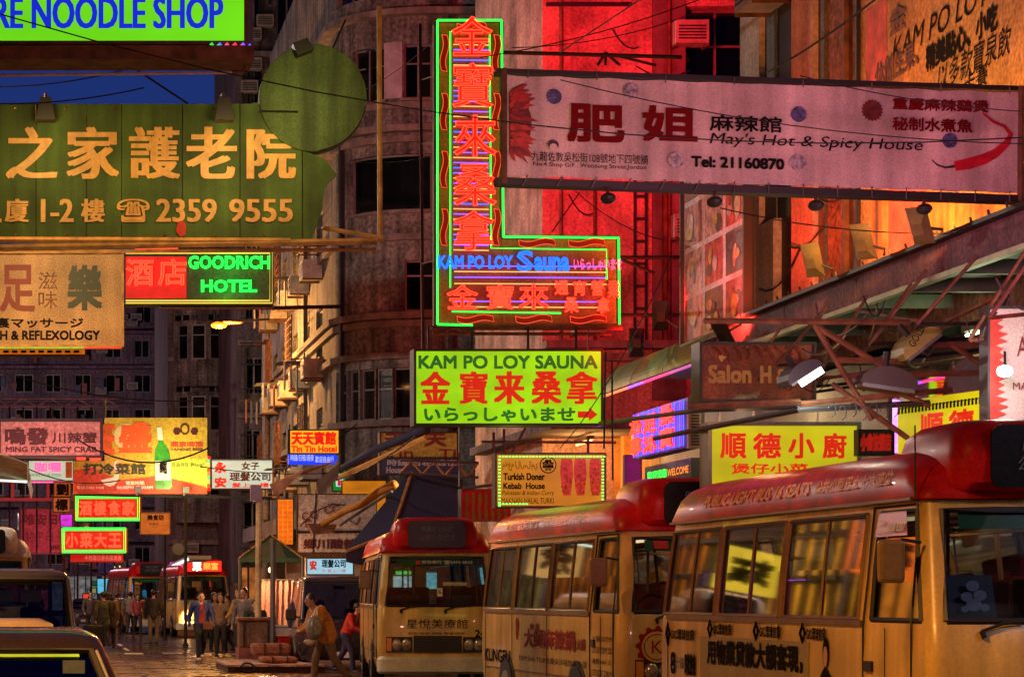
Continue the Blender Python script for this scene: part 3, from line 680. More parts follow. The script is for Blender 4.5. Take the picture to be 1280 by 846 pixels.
FR(-100, 431, 105, 435, Z, -.02, .1).build('strip_light', glow('lime strip', rgb(150, 200, 60), .8, .4, 12), s)
FR(105, 431, 152, 435, Z, -.02, .1).build('strip_light', glow('red strip', rgb(255, 60, 40), .9), s)
light('SPOT', 'lamp_light', P(60, 300, Z - 2.6), 420, (1, .6, .25), s, .15, P(60, 380, Z), 140, 1)  # added spot before the sign, no lamp built here
s = signbox('narrow orange sign board half hidden under the massage sign', -60, 436, 106, 443, 38, glow('orange under face', rgb(200, 100, 20), .8, .3, 8), M_boxbrown, .2, t=.03)
mb = MB()
for i in range(9): x = 4 + i * 11; mb.box(X(x, 38), X(x + 7, 38), 37.97, 37.99, H(441, 38), H(438, 38))
mb.build('lettering', M_ink, s)

# red and green hotel sign -------------------------------------------------
Z = 55
s = signbox('hotel sign with red neon characters and green neon words in a yellow border', 157, 319, 339, 379, Z, mat('dark olive panel', (.07, .07, .02), .6, vary=.4, grain=.4, gscale=14), M_boxblack, .4, t=.05)
ART([(157, 321), (157, 373), (233, 373), (233, 321)][::1], Z, glow('red panel glow', (1, .02, .01), .45, .3, 3), s, 'panel', .02)
for ch, x0, x1 in (('酒', 157, 192), ('店', 197, 233)): T(ch, x0, 324, x1, 358, Z, M_redneon, s, tube=.018, name='neon_character', eps=.08)
for ch, x0, x1 in (('酒', 157, 192), ('店', 197, 233)): T(ch, x0, 324, x1, 358, Z, M_redglow, s, name='letter', eps=.04)
M_ghalo = glow('green panel wash', (.0, .35, .04), .5, .4, 5)
T('GOODRICH', 235, 320, 337, 337, Z, M_greenneon, s, tube=.012, name='neon_lettering', eps=.08); T('HOTEL', 251, 350, 321, 366, Z, M_greenneon, s, tube=.012, name='neon_lettering', eps=.08)
light('POINT', 'neon_glow', P(290, 328, Z - .35), 14, (.05, 1, .12), s, .3); light('POINT', 'neon_glow', P(285, 358, Z - .35), 14, (.05, 1, .12), s, .3)
M_yb = glow('yellow border tube', (1, .75, .1), .8)
for g_ in (0, 3): tubes([[P(157, 314 + g_, Z) + Vector((0, -.06, 0)), P(340 - g_, 314 + g_, Z) + Vector((0, -.06, 0)), P(340 - g_, 379 - g_, Z) + Vector((0, -.06, 0)), P(157, 379 - g_, Z) + Vector((0, -.06, 0))]], .018, M_yb, s)
tubes([[P(169, 310, Z) + Vector((0, -.1, 0)), P(222, 310, Z) + Vector((0, -.1, 0))]], .05, M_redneon, s)
MB().tube([P(340, 385, Z + .2), P(200, 385, Z + .2)], .04, 5).build('support_bar', M_rust, s)
MB().tube([P(340, 385, Z + .2), P(430, 383, 62)], .05, 5).build('support_bar', M_rust, s)

# L-shaped sauna neon --------------------------------------------------------
Z = 34
s = thing('neon_sign', 'L-shaped neon sign with tall red characters and green tube borders', 'neon sign', P(660, 407, Z))
M_nb = mat('rust red sign panel', (.34, .12, .03), .7, vary=.4, scale=2, streak=.2, grain=.3)
FR(545, 27, 627, 407, Z, 0, .3).build('panel', M_nb, s); FR(627.5, 297, 773, 407, Z, 0.003, .3).build('panel', M_nb, s)
def pp(pts, Z, d=.06): return [P(x, y, Z) + Vector((0, -d, 0)) for x, y in pts]
mb = MB(); [mb.tube(pp([a, b], Z, 0), .03, 4) for a, b in (((545, 27), (545, 407)), ((545, 407), (773, 407)), ((773, 407), (773, 297)), ((773, 297), (627, 297)), ((627, 297), (627, 27)), ((627, 27), (545, 27)))]
mb.build('frame', M_boxbrown, s)
tubes([pp([(546, 406), (546, 27)], Z), pp([(546, 27), (626, 27)], Z), pp([(626, 27), (628, 297)], Z), pp([(628, 297), (772, 298)], Z), pp([(772, 298), (773, 406)], Z), pp([(546, 406), (590, 407)], Z)], .016, M_greenneon, s)
tubes([pp([(562, 360), (562, 41), (611, 41), (613, 311), (757, 313), (757, 350)], Z), pp([(564, 390), (700, 392)], Z)], .011, M_greenneon, s)
chars = [('金', 24, 72, 563, 613), ('寶', 82, 136, 564, 614), ('來', 147, 198, 566, 618), ('桑', 208, 258, 566, 618), ('拿', 266, 314, 565, 615)]
for ch, y0, y1, x0, x1 in chars:
    T(ch, x0, y0, x1, y1, Z, M_redglow, s, name='letter', bold=.03, eps=.1); T(ch, x0 - 1, y0 - 1, x1 + 1, y1 + 1, Z, M_redneon, s, tube=.0085, name='neon_character', eps=.13)
for i in range(41):
    y = 57 + i * 6.4
    if y > 314: break
    m_ = (M_yellown, M_violet)[i % 2]
    if i % 7 == 3: m_ = M_blueneon
    tubes([pp([(566, y), (610, y + .8)], Z, .05)], .009, m_, s, name='neon_bar')
M_rw = glow('dim red ribbon tube', (1, .1, .03), .9); M_rp = paint('red ribbon paint', (150, 22, 8))
def ribbon(x0, y0, x1, y1, vert):
    n = 8; A = []; B = []
    for i in range(n + 1):
        t = i / n; o_ = math.sin(t * math.pi * 2) * 2.2
        if vert: A.append((x0 + o_, y0 + (y1 - y0) * t)); B.append((x1 + o_, y0 + (y1 - y0) * t + 1))
        else: A.append((x0 + (x1 - x0) * t, y0 + o_)); B.append((x0 + (x1 - x0) * t + 1, y1 + o_))
    loop = A + B[::-1] + [A[0]]
    tubes([pp(loop, Z, .07)], .0065, M_rw, s, name='neon_ribbon')
    mb = MB()
    for i in range(n): q = pp([A[i], A[i + 1], B[i + 1], B[i]], Z, .05); mb.quad(*q)
    mb.build('ribbon_panel', M_rp, s)
for y in (45, 118, 190, 262): ribbon(551, y, 558, y + 45, True); ribbon(616, y, 623, y + 45, True)
ribbon(570, 31, 606, 37, False)
for x in (647, 709): ribbon(x, 301, x + 45, 308, False)
for x in (570, 643, 711): ribbon(x, 396, x + 45, 403, False)
for y, m_ in ((333, M_violet), (340, M_yellown), (347, M_violet), (355, M_yellown), (377, M_violet), (384, M_yellown)): tubes([pp([(567, y), (757, y + 1)], Z, .05)], .009, m_, s, name='neon_bar')
T('KAM PO LOY', 545, 321, 639, 338, Z, M_blueneon, s, tube=.009, name='neon_lettering', eps=.16, bold=0)
T('S', 643, 315, 664, 341, Z, M_blueneon, s, tube=.011, name='neon_lettering', eps=.16); T('auna', 665, 323, 709, 341, Z, M_blueneon, s, tube=.009, name='neon_lettering', eps=.16)
T('いらっしゃいませ', 714, 325, 774, 340, Z, M_pinkneon, s, tube=.006, name='neon_lettering', eps=.16)
for st, x0, x1, y0, y1 in (('金', 556, 596, 357, 388), ('寶', 605, 641, 357, 388), ('來', 646, 684, 356, 388), ('通', 691, 708, 352, 370), ('宵', 714, 730, 352, 371), ('營', 736, 752, 352, 371), ('業', 757, 772, 352, 374), ('桑', 703, 721, 373, 392), ('拿', 743, 760, 373, 393)):
    T(st, x0, y0, x1, y1, Z, M_redneon, s, tube=.0075 if x1 - x0 > 30 else .006, name='neon_character', eps=.13)
    T(st, x0, y0, x1, y1, Z, M_redglow, s, name='letter', eps=.1, bold=.02)
for x in (590, 660, 720): tubes([[P(x, 407, Z), P(x, 437, Z)]], .02, M_black, s, name='hanger')
MB().tube(pp([(540, 409), (780, 409)], Z, -.1), .035, 5).build('lower_rail', M_rust, s); MB().tube(pp([(545, 414), (770, 415)], Z, -.3), .025, 5).build('lower_rail', M_rust, s)
for y in (322, 394): MB().tube([P(773, y, Z), P(858, y, Z)], .03, 5).build('wall_bracket', M_black, s)
MB().tube([P(775, 324, Z), P(818, 342, Z)], .025, 5).build('wall_bracket', M_black, s)
for y in (66,): MB().tube([P(625, y, Z), P(852, y + 6, Z)], .03, 5).build('wall_bracket', M_black, s)
for a, b in (((757, 66), (747, 82)), ((757, 66), (775, 82)), ((757, 66), (757, 82)), ((763, 68), (820, 82))): MB().tube([P(a[0], a[1], Z), P(b[0], b[1], Z)], .02, 4).build('bracket_strut', M_black, s)
# the neon's own light on the walls behind and beside it
for x, y, w_, tx, ty in ((640, 40, 6500, 770, 5), (650, 170, 1200, 750, 100), (720, 330, 1300, 760, 270), (680, 380, 500, 700, 470)):
    light('SPOT', 'neon_wash', P(x, y, Z + .5), w_, (1, .02, .035), s, .15, P(tx + 5, ty, 44), 62, 1)

# green sauna light box --------------------------------------------------------
Z = 35
s = signbox('lime green light box with red brush characters and a small red arrow', 520, 439, 751, 529, Z, glow('lime box face', rgb(140, 205, 10), 1., .22, 1.6), M_boxblack, .35, t=.035)
M_gp = glow('dark green translucent print', rgb(0, 105, 30), .7); M_rp2 = glow('red print on lit face', rgb(215, 30, 10), .75)
T('KAM PO LOY SAUNA', 523, 444, 747, 461, Z, M_gp, s, bold=.04)
for ch, x0, x1 in (('金', 525, 563), ('寶', 574, 610), ('来', 617, 656), ('桑', 664, 702), ('拿', 707, 747)): T(ch, x0, 464, x1, 505, Z, M_rp2, s, name='letter', bold=.04, boldv=.02)
T('いらっしゃいませ', 530, 509, 719, 527, Z, M_gp, s, bold=.04)
ART([(722, 514), (736, 514), (736, 509), (747, 518), (736, 526), (736, 522), (722, 522)][::-1], Z, M_rp2, s, 'arrow')
for x in (535, 735): tubes([[P(x, 437, Z + .1), P(x, 408, Z + .1)]], .015, M_black, s, name='hanger')
light('POINT', 'box_glow', P(640, 540, Z), 25, (.6, 1, .1), s, .5)

# long banner -------------------------------------------------------------------
s = thing('banner_sign', 'long tilted pale pink banner with chilli pictures and a telephone number', 'banner', (6.5, 22, 5.2))
Z = 22; tilt = (22.) / 650
def by(x, y): return y + (x - 640) * tilt            # the banner hangs 2 degrees off level
M_ban = mat('off-white banner cloth', (.6, .46, .44), .75, vary=.35, scale=1.1, streak=.45, grain=.2, gscale=80, bump=.4)
nx = 60; mb = MB()
rows = (94, 118, 155, 195, 221)
for i in range(nx):
    for j in range(4):
        q = []
        for (a, b) in ((i, j + 1), (i + 1, j + 1), (i + 1, j), (i, j)):
            x = 634 + (1272 - 634) * a / nx; y = rows[b]; y_ = y + (1.2 * abs(math.sin(a * .52)) if b in (0,) else (-1.2 * abs(math.sin(a * .52 + 1)) if b == 4 else 0))
            q.append(P(x, by(x, y_), Z) + Vector((0, .012 * math.sin(a * .9 + b * 1.3), 0)))
        mb.quad(*q)
mb.build('cloth', M_ban, s, smooth=True)
for (ya, yb, dd) in ((86, 92, 0), (222, 231, 0)):
    a = P(622, by(622, ya), Z); b = P(1280, by(1280, ya), Z); c_ = P(1280, by(1280, yb), Z); d = P(622, by(622, yb), Z)
    MB().prism([a, b, c_, d][::-1], (0, .18, 0)).build('beam', M_black, s)
for x in (630, 1276): MB().tube([P(x, by(x, 86), Z), P(x, by(x, 230), Z)], .03, 6).build('end_post', M_boxbrown, s)
k = 0
for i in range(15):
    x = 660 + i * 43
    if i % 2 == 0: tubes([[P(x, by(x, 88), Z - .03), P(x, by(x, 97), Z - .03)]], .006, M_steel, s, name='lashing')
    tubes([[P(x, by(x, 218), Z - .03), P(x - (7 if i < 6 else 0), by(x, 232), Z - .04)]], .006, M_steel, s, name='lashing')
def TB(st, x0, y0, x1, y1, m, **k):
    o = P(x0, by(x0, y1), Z); u = (P(x1, by(x1, y1), Z) - o).normalized()
    return text(st, o, u, EZ, (x1 - x0) * Z / F, (y1 - y0) * Z / F, m, s, eps=.03, **k)
M_mar = mat('maroon banner print', (.13, .003, .005), .8, grain=0, vary=.2, spec=.1)
TB('肥', 708, 128, 780, 176, M_mar, bold=.04, name='letter'); TB('姐', 802, 127, 871, 172, M_mar, bold=.04, name='letter')
TB('麻辣館', 886, 136, 976, 156, M_ink, bold=.02); TB("May's Hot & Spicy House", 885, 158, 1150, 176, M_ink, slant=.25, bold=.0)
TB('九龍佐敦吳松街108號地下四號舖', 664, 189, 809, 201, M_ink); TB('No.4 Shop G/F., Woosung Street,Jordon', 666, 202, 807, 209, M_ink)
TB('Tel: 21160870', 863, 188, 979, 202, M_ink, bold=.05)
TB('重慶麻辣鷄煲', 1114, 107, 1234, 122, M_mar, bold=.03); TB('秘制水煮魚', 1114, 131, 1214, 148, M_mar, bold=.03)
M_china = mat('blue china print', (.07, .07, .2), .7, vary=.8, scale=26, grain=.6, gscale=60)
M_greyp = mat('faint grey print', (.3, .26, .3), .7, vary=.7, scale=26)
def BA(pts, m, name='print', d=.026): return MB().poly([P(x, by(x, y), Z) - Vector((0, d, 0)) for x, y in pts]).build(name, m, s)
for x, y in ((692, 120), (997, 132), (1186, 158)): BA(circ(x, y, 9.5), M_china, 'roundel')
for x, y in ((788, 110), (844, 194), (996, 192)): BA(circ(x, y, 10), M_greyp, 'roundel')
mb = MB(); mb.poly([P(x, by(x, y), Z) - Vector((0, .026, 0)) for x, y in [(1089 + (14 if i % 2 else 11.5) * math.cos(-i * math.pi / 18), 124 + (14 if i % 2 else 11.5) * math.sin(-i * math.pi / 18)) for i in range(36)]]); mb.build('roundel', mat('dark red flower print', (.13, .012, .01), .7, vary=.6, scale=20), s)
# heap of red chillies, thin leaf-like pods fanned out
M_ch = [mat('chilli red %d' % i, c_, .5, vary=.4, scale=14) for i, c_ in enumerate([(.32, .015, .01), (.2, .01, .008), (.42, .03, .015)])]
BA([(636, 118)] + [(638 + 26 * math.cos(a), 155 + 38 * math.sin(a)) for a in [-1.5 + .3 * i for i in range(11)]][::1] + [(636, 192)], mat('dark chilli shade print', (.1, .008, .006), .6), 'chilli_print', .024)
for i in range(64):
    a = random.uniform(-1.25, 1.25); L_ = random.uniform(18, 32); x0_ = random.uniform(632, 644); y0_ = 152 + random.uniform(-34, 38) ; w_ = random.uniform(2.2, 3.6)
    ang = (y0_ - 152) / 60 + random.uniform(-.45, .45); dx, dy = math.cos(ang), math.sin(ang); nx_, ny_ = -dy, dx
    pts = [(x0_, y0_), (x0_ + dx * L_ * .3 - nx_ * w_, y0_ + dy * L_ * .3 - ny_ * w_), (x0_ + dx * L_ * .7 - nx_ * w_ * .7, y0_ + dy * L_ * .7 - ny_ * w_ * .7), (x0_ + dx * L_, y0_ + dy * L_), (x0_ + dx * L_ * .7 + nx_ * w_ * .7, y0_ + dy * L_ * .7 + ny_ * w_ * .7), (x0_ + dx * L_ * .3 + nx_ * w_, y0_ + dy * L_ * .3 + ny_ * w_)]
    BA([(max(x, 636), y) for x, y in pts][::-1], M_ch[i % 3], 'chilli_print', .027 + .0003 * i)
# one large chilli with its stalk
def spine(pts, w, m, name, d=.028):
    A = []; B = []; n = len(pts)
    for i, (x, y) in enumerate(pts):
        x2, y2 = pts[min(i + 1, n - 1)]; x1_, y1_ = pts[max(i - 1, 0)]; l_ = math.hypot(x2 - x1_, y2 - y1_); nx_, ny_ = -(y2 - y1_) / l_, (x2 - x1_) / l_
        A.append((x + nx_ * w[i], y + ny_ * w[i])); B.append((x - nx_ * w[i], y - ny_ * w[i]))
    mb = MB()
    for i in range(n - 1): mb.quad(*[P(a, by(a, b), Z) - Vector((0, d, 0)) for a, b in (A[i], A[i + 1], B[i + 1], B[i])])
    return mb.build(name, m, s)
spine([(1192, 190), (1210, 186), (1228, 180), (1243, 172), (1256, 160), (1262, 148), (1254, 138), (1240, 133), (1228, 124), (1226, 112)], [6, 7, 6.5, 5.5, 4.5, 3, 2, 1.5, 1.2, .6], mat('glossy chilli print', (.45, .01, .03), .35, vary=.4, scale=9), 'chilli_print')
spine([(1192, 190), (1180, 192), (1170, 189), (1163, 183)], [1.8, 1.2, 1, .6], M_dkgreen, 'chilli_stalk')
# small printed cook's head: hair cap and ears
BA(circ(691, 180, 7, 12, 6), mat('dark brown print', (.06, .03, .03), .7), 'head_print'); BA(circ(691, 183, 5, 10, 4.5), M_ban, 'head_print', .029)
light('SPOT', 'banner_fill', P(760, 300, Z - 5), 560, (1, .45, .3), s, .3, P(840, 150, Z), 120, 1)  # added fill spots well in front of the banner, without fixtures
light('SPOT', 'banner_fill', P(1180, 280, Z - 5), 520, (1, .25, .5), s, .3, P(1130, 170, Z), 120, 1)
for x in (760, 893, 1020, 1155):
    MB().tube([P(x, by(x, 232), Z), P(x, by(x, 238), Z - .4), P(x, by(x, 243), Z - .6)], .018, 5).build('lamp_arm', M_rust, s)
    MB().ell(P(x, by(x, 244), Z - .66), .07, .09, .05).build('banner_lamp', M_black, s)

# kebab sign ---------------------------------------------------------------------
Z = 37
s = signbox('ochre kebab house sign edged with small green lights and three meat spits', 621, 568, 755, 632, Z, glow('ochre face', rgb(196, 122, 18), .75, .2, 2), M_boxbrown, .25, t=.03)
T('مطعم الاسلامي', 628, 576, 672, 588, Z, M_ink, s); T('Turkish Doner', 629, 591, 681, 600, Z, M_ink, s, bold=.04); T('Kebab  House', 629, 603, 681, 611, Z, M_ink, s, bold=.04)
T('Pakistani & Indian Curry', 627, 613, 692, 620, Z, M_ink, s, slant=.2); T('MAKNAN HALAL TURKI', 627, 622, 692, 629, Z, M_ink, s)
ART(circ(685, 581, 10.5, 24), Z, M_ink, s, 'seal', .008); ART(circ(685, 581, 9.2, 24), Z, glow('ochre face', (1, 1, 1)), s, 'seal', .011)
st_ = [(685 + (8 if i % 2 else 6) * math.cos(-i * math.pi / 8), 581 + (8 if i % 2 else 6) * math.sin(-i * math.pi / 8)) for i in range(16)]
ART(st_, Z, M_ink, s, 'seal', .014); T('حلال', 680, 577, 690, 582, Z, glow('ochre face', (1,)), s, eps=.02); T('HALAL', 680, 584, 690, 586.5, Z, glow('ochre face', (1,)), s, eps=.02)
M_meat = glow('roast meat print', rgb(190, 50, 12), .7, .5, 14); M_meat2 = glow('dark roast print', rgb(130, 28, 8), .6, .5, 20)
for i, x in enumerate((708, 725, 744)):
    pts = [(x - 7, 577), (x - 6, 573), (x + 6, 573), (x + 7.5, 577), (x + 8, 595), (x + 6, 612), (x + 5, 619), (x - 4, 619), (x - 6, 610), (x - 8, 590)]
    ART(pts[::-1], Z, M_meat, s, 'meat_print', .01)
    for k in range(16): a, b = x + random.uniform(-6, 6), random.uniform(578, 615); ART([(a, b), (a - 1.5, b + 2.5), (a + 1.5, b + 3)], Z, M_meat2, s, 'meat_print', .013 + .0004 * k)
M_led = glow('small green bulb', (.15, 1, .15), 2.)
k = 0
def led(x, y):
    return MB().box(X(x, Z), X(x + 2.4, Z), Z - .06, Z - .03, H(y + 1.5, Z), H(y, Z)).build('bulb', M_led, s)
for i in range(32): led(623 + i * 4.2, 570); 
for i in range(15): led(622.5, 574 + i * 4.1); led(751.5, 574 + i * 4.1)
for i in range(9): led(623 + i * 4.2, 629)
tubes([[P(602, 552, Z), P(770, 553, Z)], [P(617, 540, Z), P(617, 566, Z)], [P(630, 536, Z), P(630, 566, Z)], [P(735, 545, Z), P(735, 568, Z)], [P(640, 566, Z), P(657, 534, Z)]], .022, M_rust, s, name='hanger')

# small signs further down -----------------------------------------------------------
Z = 58.5
s = signbox('small yellow hotel light box with red characters over a blue arrow board', 361, 538, 423, 566, Z, glow('amber face', rgb(255, 165, 30), 1., .15, 3), M_boxblack, .3, t=.03)
M_redp = glow('red print lit', rgb(225, 20, 10), .9); T('天天賓館', 364, 539, 420, 556, Z, M_redp, s, bold=.04); T('Tin Tin Hotel', 364, 557, 421, 565, Z, M_redp, s, bold=.05)
mb = MB(); mb.prism(pp([(361, 566), (418, 566), (423, 572), (418, 580), (361, 580)][::-1], Z, .02), (0, .3, 0)); mb.build('arrow_board', glow('blue face', rgb(10, 60, 235), 1.), s)
T('時鐘/日租/過夜', 363, 568, 392, 576, Z, glow('white lit print', (.7, .8, 1), .8), s, eps=.04); T('歡迎自由行', 394, 570, 417, 578, Z, glow('white lit print', (.7, .8, 1), .8), s, eps=.04)
tubes([[P(423, 548, Z), P(446, 530, Z)], [P(362, 585, Z), P(362, 530, Z)]], .02, M_black, s, name='bracket')
Z = 73
s = signbox('pale blue hairdresser light box with red and dark characters', 265, 575, 340, 610, Z, glow('pale cyan face', rgb(165, 195, 190), .85, .2, 1.2), M_boxblack, .3, t=.04)
M_rlp = glow('red lit print', rgb(210, 40, 30), .7); M_dkp = paint('deep maroon print', (70, 10, 20), grain=0)
T('永', 268, 577, 283, 591, Z, M_rlp, s, bold=.05, name='letter'); T('安', 268, 596, 283, 609, Z, M_rlp, s, bold=.05, name='letter')
T('女子', 302, 577, 324, 587, Z, M_dkp, s, bold=.03); T('理髮公司', 287, 590, 338, 601, Z, M_dkp, s, bold=.03); T('髮上一樓', 290, 603, 336, 609, Z, M_rlp, s, bold=.03)
bp = thing('barber_pole', 'striped barber pole at the edge of the pale blue hairdresser sign', 'barber pole', P(257, 613, Z))
for i in range(7):
    z0 = H(610, Z) + i * .125; MB().tube([(X(258, Z), Z - .2, z0), (X(258, Z), Z - .2, z0 + .12)], .1, 10).build('band', [glow('pole band %d' % q, c_, .9) for q, c_ in enumerate([(1, .1, .03), (.8, .7, .1), (.2, .7, .3), (.9, .3, .05)])][i % 4], bp)
MB().tube([(X(258, Z), Z - .2, H(614, Z)), (X(258, Z), Z - .2, H(610, Z) - .005)], .12, 10).build('cap', M_redglow, bp); MB().tube([(X(258, Z), Z - .2, H(610, Z) + .88), (X(258, Z), Z - .2, H(610, Z) + .96)], .12, 10).build('cap', M_redglow, bp)
Z = 62
s = signbox('pink crab restaurant sign with dark characters in a black frame', 1, 527, 125, 569, Z, mat('dull pink face', (.5, .25, .24), .7, vary=.25, grain=.4, gscale=12), M_boxblack, .5, t=.08)
T('嗚發', 6, 534, 61, 556, Z, M_dkp, s, bold=.05); T('川辣蟹', 65, 540, 121, 554, Z, M_dkp, s, bold=.03); T('MING FAT SPICY CRAB', 7, 558, 121, 565, Z, M_dkp, s, bold=.05)
light('SPOT', 'sign_fill', P(60, 590, Z - 3), 520, (1, .35, .3), s, .3, P(60, 545, Z), 130, 1)  # added fill spot below the sign, without a fixture
tubes([[P(96, 573.5, Z) + Vector((0, -.1, 0)), P(107, 573.5, Z) + Vector((0, -.1, 0))], [P(112, 574.5, Z) + Vector((0, -.1, 0)), P(126, 574, Z) + Vector((0, -.1, 0))]], .035, M_redneon, s)
Z = 66
s = thing('billboard', 'stepped yellow and red beer billboard with a green bottle and a white goose', 'billboard', P(180, 617, Z))
M_by = mat('yellow billboard print', (.55, .4, .03), .6, vary=.35, scale=.8, grain=.3, gscale=12); M_byg = mat('lime billboard print', (.45, .62, .05), .6, vary=.3, scale=.8, grain=.3, gscale=12); M_br = mat('red billboard print', (.6, .06, .02), .6, vary=.4, scale=1, grain=.3, gscale=12)
FR(131, 522, 259, 617, Z, 0, .4).build('board', M_by, s); FR(92, 576, 130.5, 617, Z, .01, .4).build('board', M_by, s)
ART([(92, 588), (115, 584), (150, 600), (200, 594), (255, 608), (259, 611), (259, 617), (92, 617)][::-1], Z, M_br, s, 'print', .012)
ART([(200, 575), (259, 572), (259, 606), (200, 596)][::-1], Z, M_byg, s, 'print', .009)
M_orp = mat('orange red billboard print', (.75, .1, .01), .6); 
ART(circ(158, 545, 16, 20), Z, mat('pale yellow moon print', (.7, .6, .3), .6), s, 'print', .012)
T('旺', 127, 530, 144, 568, Z, M_orp, s, bold=.05, name='letter', eps=.02); T('盛', 148, 527, 190, 566, Z, M_orp, s, bold=.05, name='letter', eps=.02)
T('打冷菜館', 104, 579, 182, 593, Z, M_dkgreen, s, bold=.04, eps=.02); T('營業時間:', 157, 601, 181, 606, Z, M_whitep, s, eps=.02, bold=.03); T('06:00PM-06:00AM', 146, 607, 191, 611, Z, M_whitep, s, eps=.02, bold=.03); T('電話:2388 9448', 96, 607, 130, 611, Z, M_whitep, s, eps=.02)
gs = [(126, 600), (130, 605), (137, 608), (143, 606), (147, 600), (149, 595), (147, 588), (145, 580), (147, 577), (151, 578), (147, 575), (143, 577), (142, 583), (144, 590), (142, 596), (134, 598)]
ART(gs, Z, mat('white goose print', (.75, .74, .7), .6), s, 'goose_print', .02)
bt = [(196, 534), (202, 534), (204, 548), (205, 554), (211, 562), (213, 570), (215, 608), (212, 611), (196, 611), (194, 608), (193, 570), (194, 562), (198, 554), (197, 548)]
ART(bt[::-1], Z, mat('green bottle print', (.03, .32, .03), .3, vary=.6, scale=5), s, 'bottle_print', .02); ART([(196, 534), (202, 534), (204, 550), (197, 550)][::-1], Z, M_whitep, s, 'bottle_print', .022)
ART([(194, 576), (213, 576), (214, 600), (194, 600)][::-1], Z, M_whitep, s, 'bottle_print', .022); T('純', 199, 576, 209, 592, Z, M_ink, s, bold=.06, eps=.03)
T('燕京啤酒', 213, 552, 254, 559, Z, M_br, s, bold=.05, eps=.02); T('YANJING BEER', 213, 560, 254, 564, Z, M_dkp, s, eps=.02, bold=.03); T('自由自在 爽First', 215, 578, 253, 583, Z, M_dkp, s, eps=.02)
ART(circ(231, 536, 6, 10, 7.5), Z, M_dkp, s, 'crest', .02); ART(circ(221, 539, 5, 6), Z, M_dkp, s, 'crest', .02); ART(circ(243, 539, 5, 6), Z, M_dkp, s, 'crest', .02); ART(circ(231, 536, 4, 8, 5), Z, M_by, s, 'crest', .024)
for x in (171, 230):
    MB().box(X(x - 4, Z), X(x + 4, Z), Z - 1.0, Z - .8, H(618, Z), H(610, Z)).build('flood_lamp', M_black, s); MB().tube([P(x, 618, Z - .9), P(x, 620, Z)], .03, 5).build('lamp_arm', M_black, s)
    light('SPOT', 'flood_light', P(x, 616, Z - 2.2), 420 if x > 200 else 260, (1, .85, .35) if x > 200 else (1, .5, .3), s, .2, P(x + 8, 570, Z), 120, 1)
tubes([[P(92, 618, Z + .2), P(340, 622, Z + .2)], [P(131, 522, Z + .4), P(131, 500, Z + .4)]], .04, M_dark, s, name='support_bar')
Z = 70
s = signbox('white curry shop sign with pink characters beside an orange can picture', 36, 576, 91, 600, Z, glow('white green face', rgb(190, 205, 180), .8, .1), M_boxblack, .2, t=.03)
T('咖喱', 43, 577, 77, 590, Z, M_pinkneon, s, bold=.05); T('EATEN HALAL FOOD', 38, 592, 76, 595, Z, M_ink, s); ART([(82, 577), (90, 577), (90, 597), (82, 597)][::-1], Z, paint('orange can print', (240, 120, 10)), s, 'can_print')
FR(30, 600, 92, 603, Z, -.02, .2).build('pink_edge', M_pinkneon, s)
for i, (ch, y, lb) in enumerate((('劉', 603, 'upper small orange square board with one black character'), ('標', 622, 'lower small orange square board with one black character'))):
    s = signbox(lb, 68 - i, y, 88 - i, y + 17, 68, mat('orange square board', (.7, .26, .04), .6, vary=.3), M_boxblack, .15, t=.03, group='small orange square boards'); T(ch, 70 - i, y + 1, 86 - i, y + 16, 68, M_ink, s, bold=.05, name='letter')
light('POINT', 'board_fill', P(78, 620, 66), 40, (1, .4, .1), s, .3)  # added point light; the boards themselves give off none
def neonboard(label, x0, y0, x1, y1, Z, chars, rows=1):
    s = signbox(label, x0, y0, x1, y1, Z, glow('red neon board', (.8, .008, .004), .45, .3, 3), M_boxblack, .3, t=.03)
    for g_ in (0, 2.2): tubes([pp([(x0 + 2 + g_, y0 + g_), (x1 - 2 - g_, y0 + g_), (x1 - 2 - g_, y1 - g_), (x0 + 2 + g_, y1 - g_), (x0 + 2 + g_, y0 + g_)], Z)], .022, M_greenneon, s)
    n = len(chars); w_ = (x1 - x0 - 12) / n
    for i, ch in enumerate(chars): T(ch, x0 + 6 + i * w_, y0 + 6, x0 + 6 + (i + .9) * w_, y1 - 6, Z, M_redneon, s, tube=.02, name='neon_character', eps=.1); T(ch, x0 + 6 + i * w_, y0 + 6, x0 + 6 + (i + .9) * w_, y1 - 6, Z, glow('orange red letter', (1, .05, .01), .9), s, name='letter', eps=.06, bold=.04)
    return s
neonboard('upper of two small red neon signs with bright green tube borders', 93, 620, 176, 650, 76, '酒樓食家')
neonboard('lower of two small red neon signs with bright green tube borders', 76, 660, 159, 690, 74, '小菜大王')
s = signbox('red strip sign with pale small characters under the lower green bordered neon', 88, 692, 154, 702, 75, glow('red strip face', rgb(215, 25, 20), .7), M_boxbrown, .2, t=.02); T('中西葡日泰各國美食', 106, 694, 152, 700, 75, glow('dim pink print', rgb(255, 150, 130), .6), s)
s = signbox('dim amber paper lantern like board below the beer billboard', 176, 641, 212, 667, 74, glow('dim amber board', rgb(170, 88, 20), .7, .4, 4), M_boxbrown, .2, t=.03); T('美食坊', 184, 643, 205, 650, 74, M_ink, s, bold=.04); T('營業中', 186, 653, 198, 656, 74, M_ink, s)
s = signbox('narrow vertical orange sign board dense with small characters', 347, 624, 366, 680, 60, glow('orange column face', rgb(235, 130, 15), .8, .3, 6), M_boxblack, .2, t=.02)
for i in range(9):
    for j in range(3): T('特價足浴按摩桑拿推'[(i * 3 + j) % 9], 348 + j * 6, 626 + i * 6, 353 + j * 6, 631 + i * 6, 60, M_redp, s, name='letter')
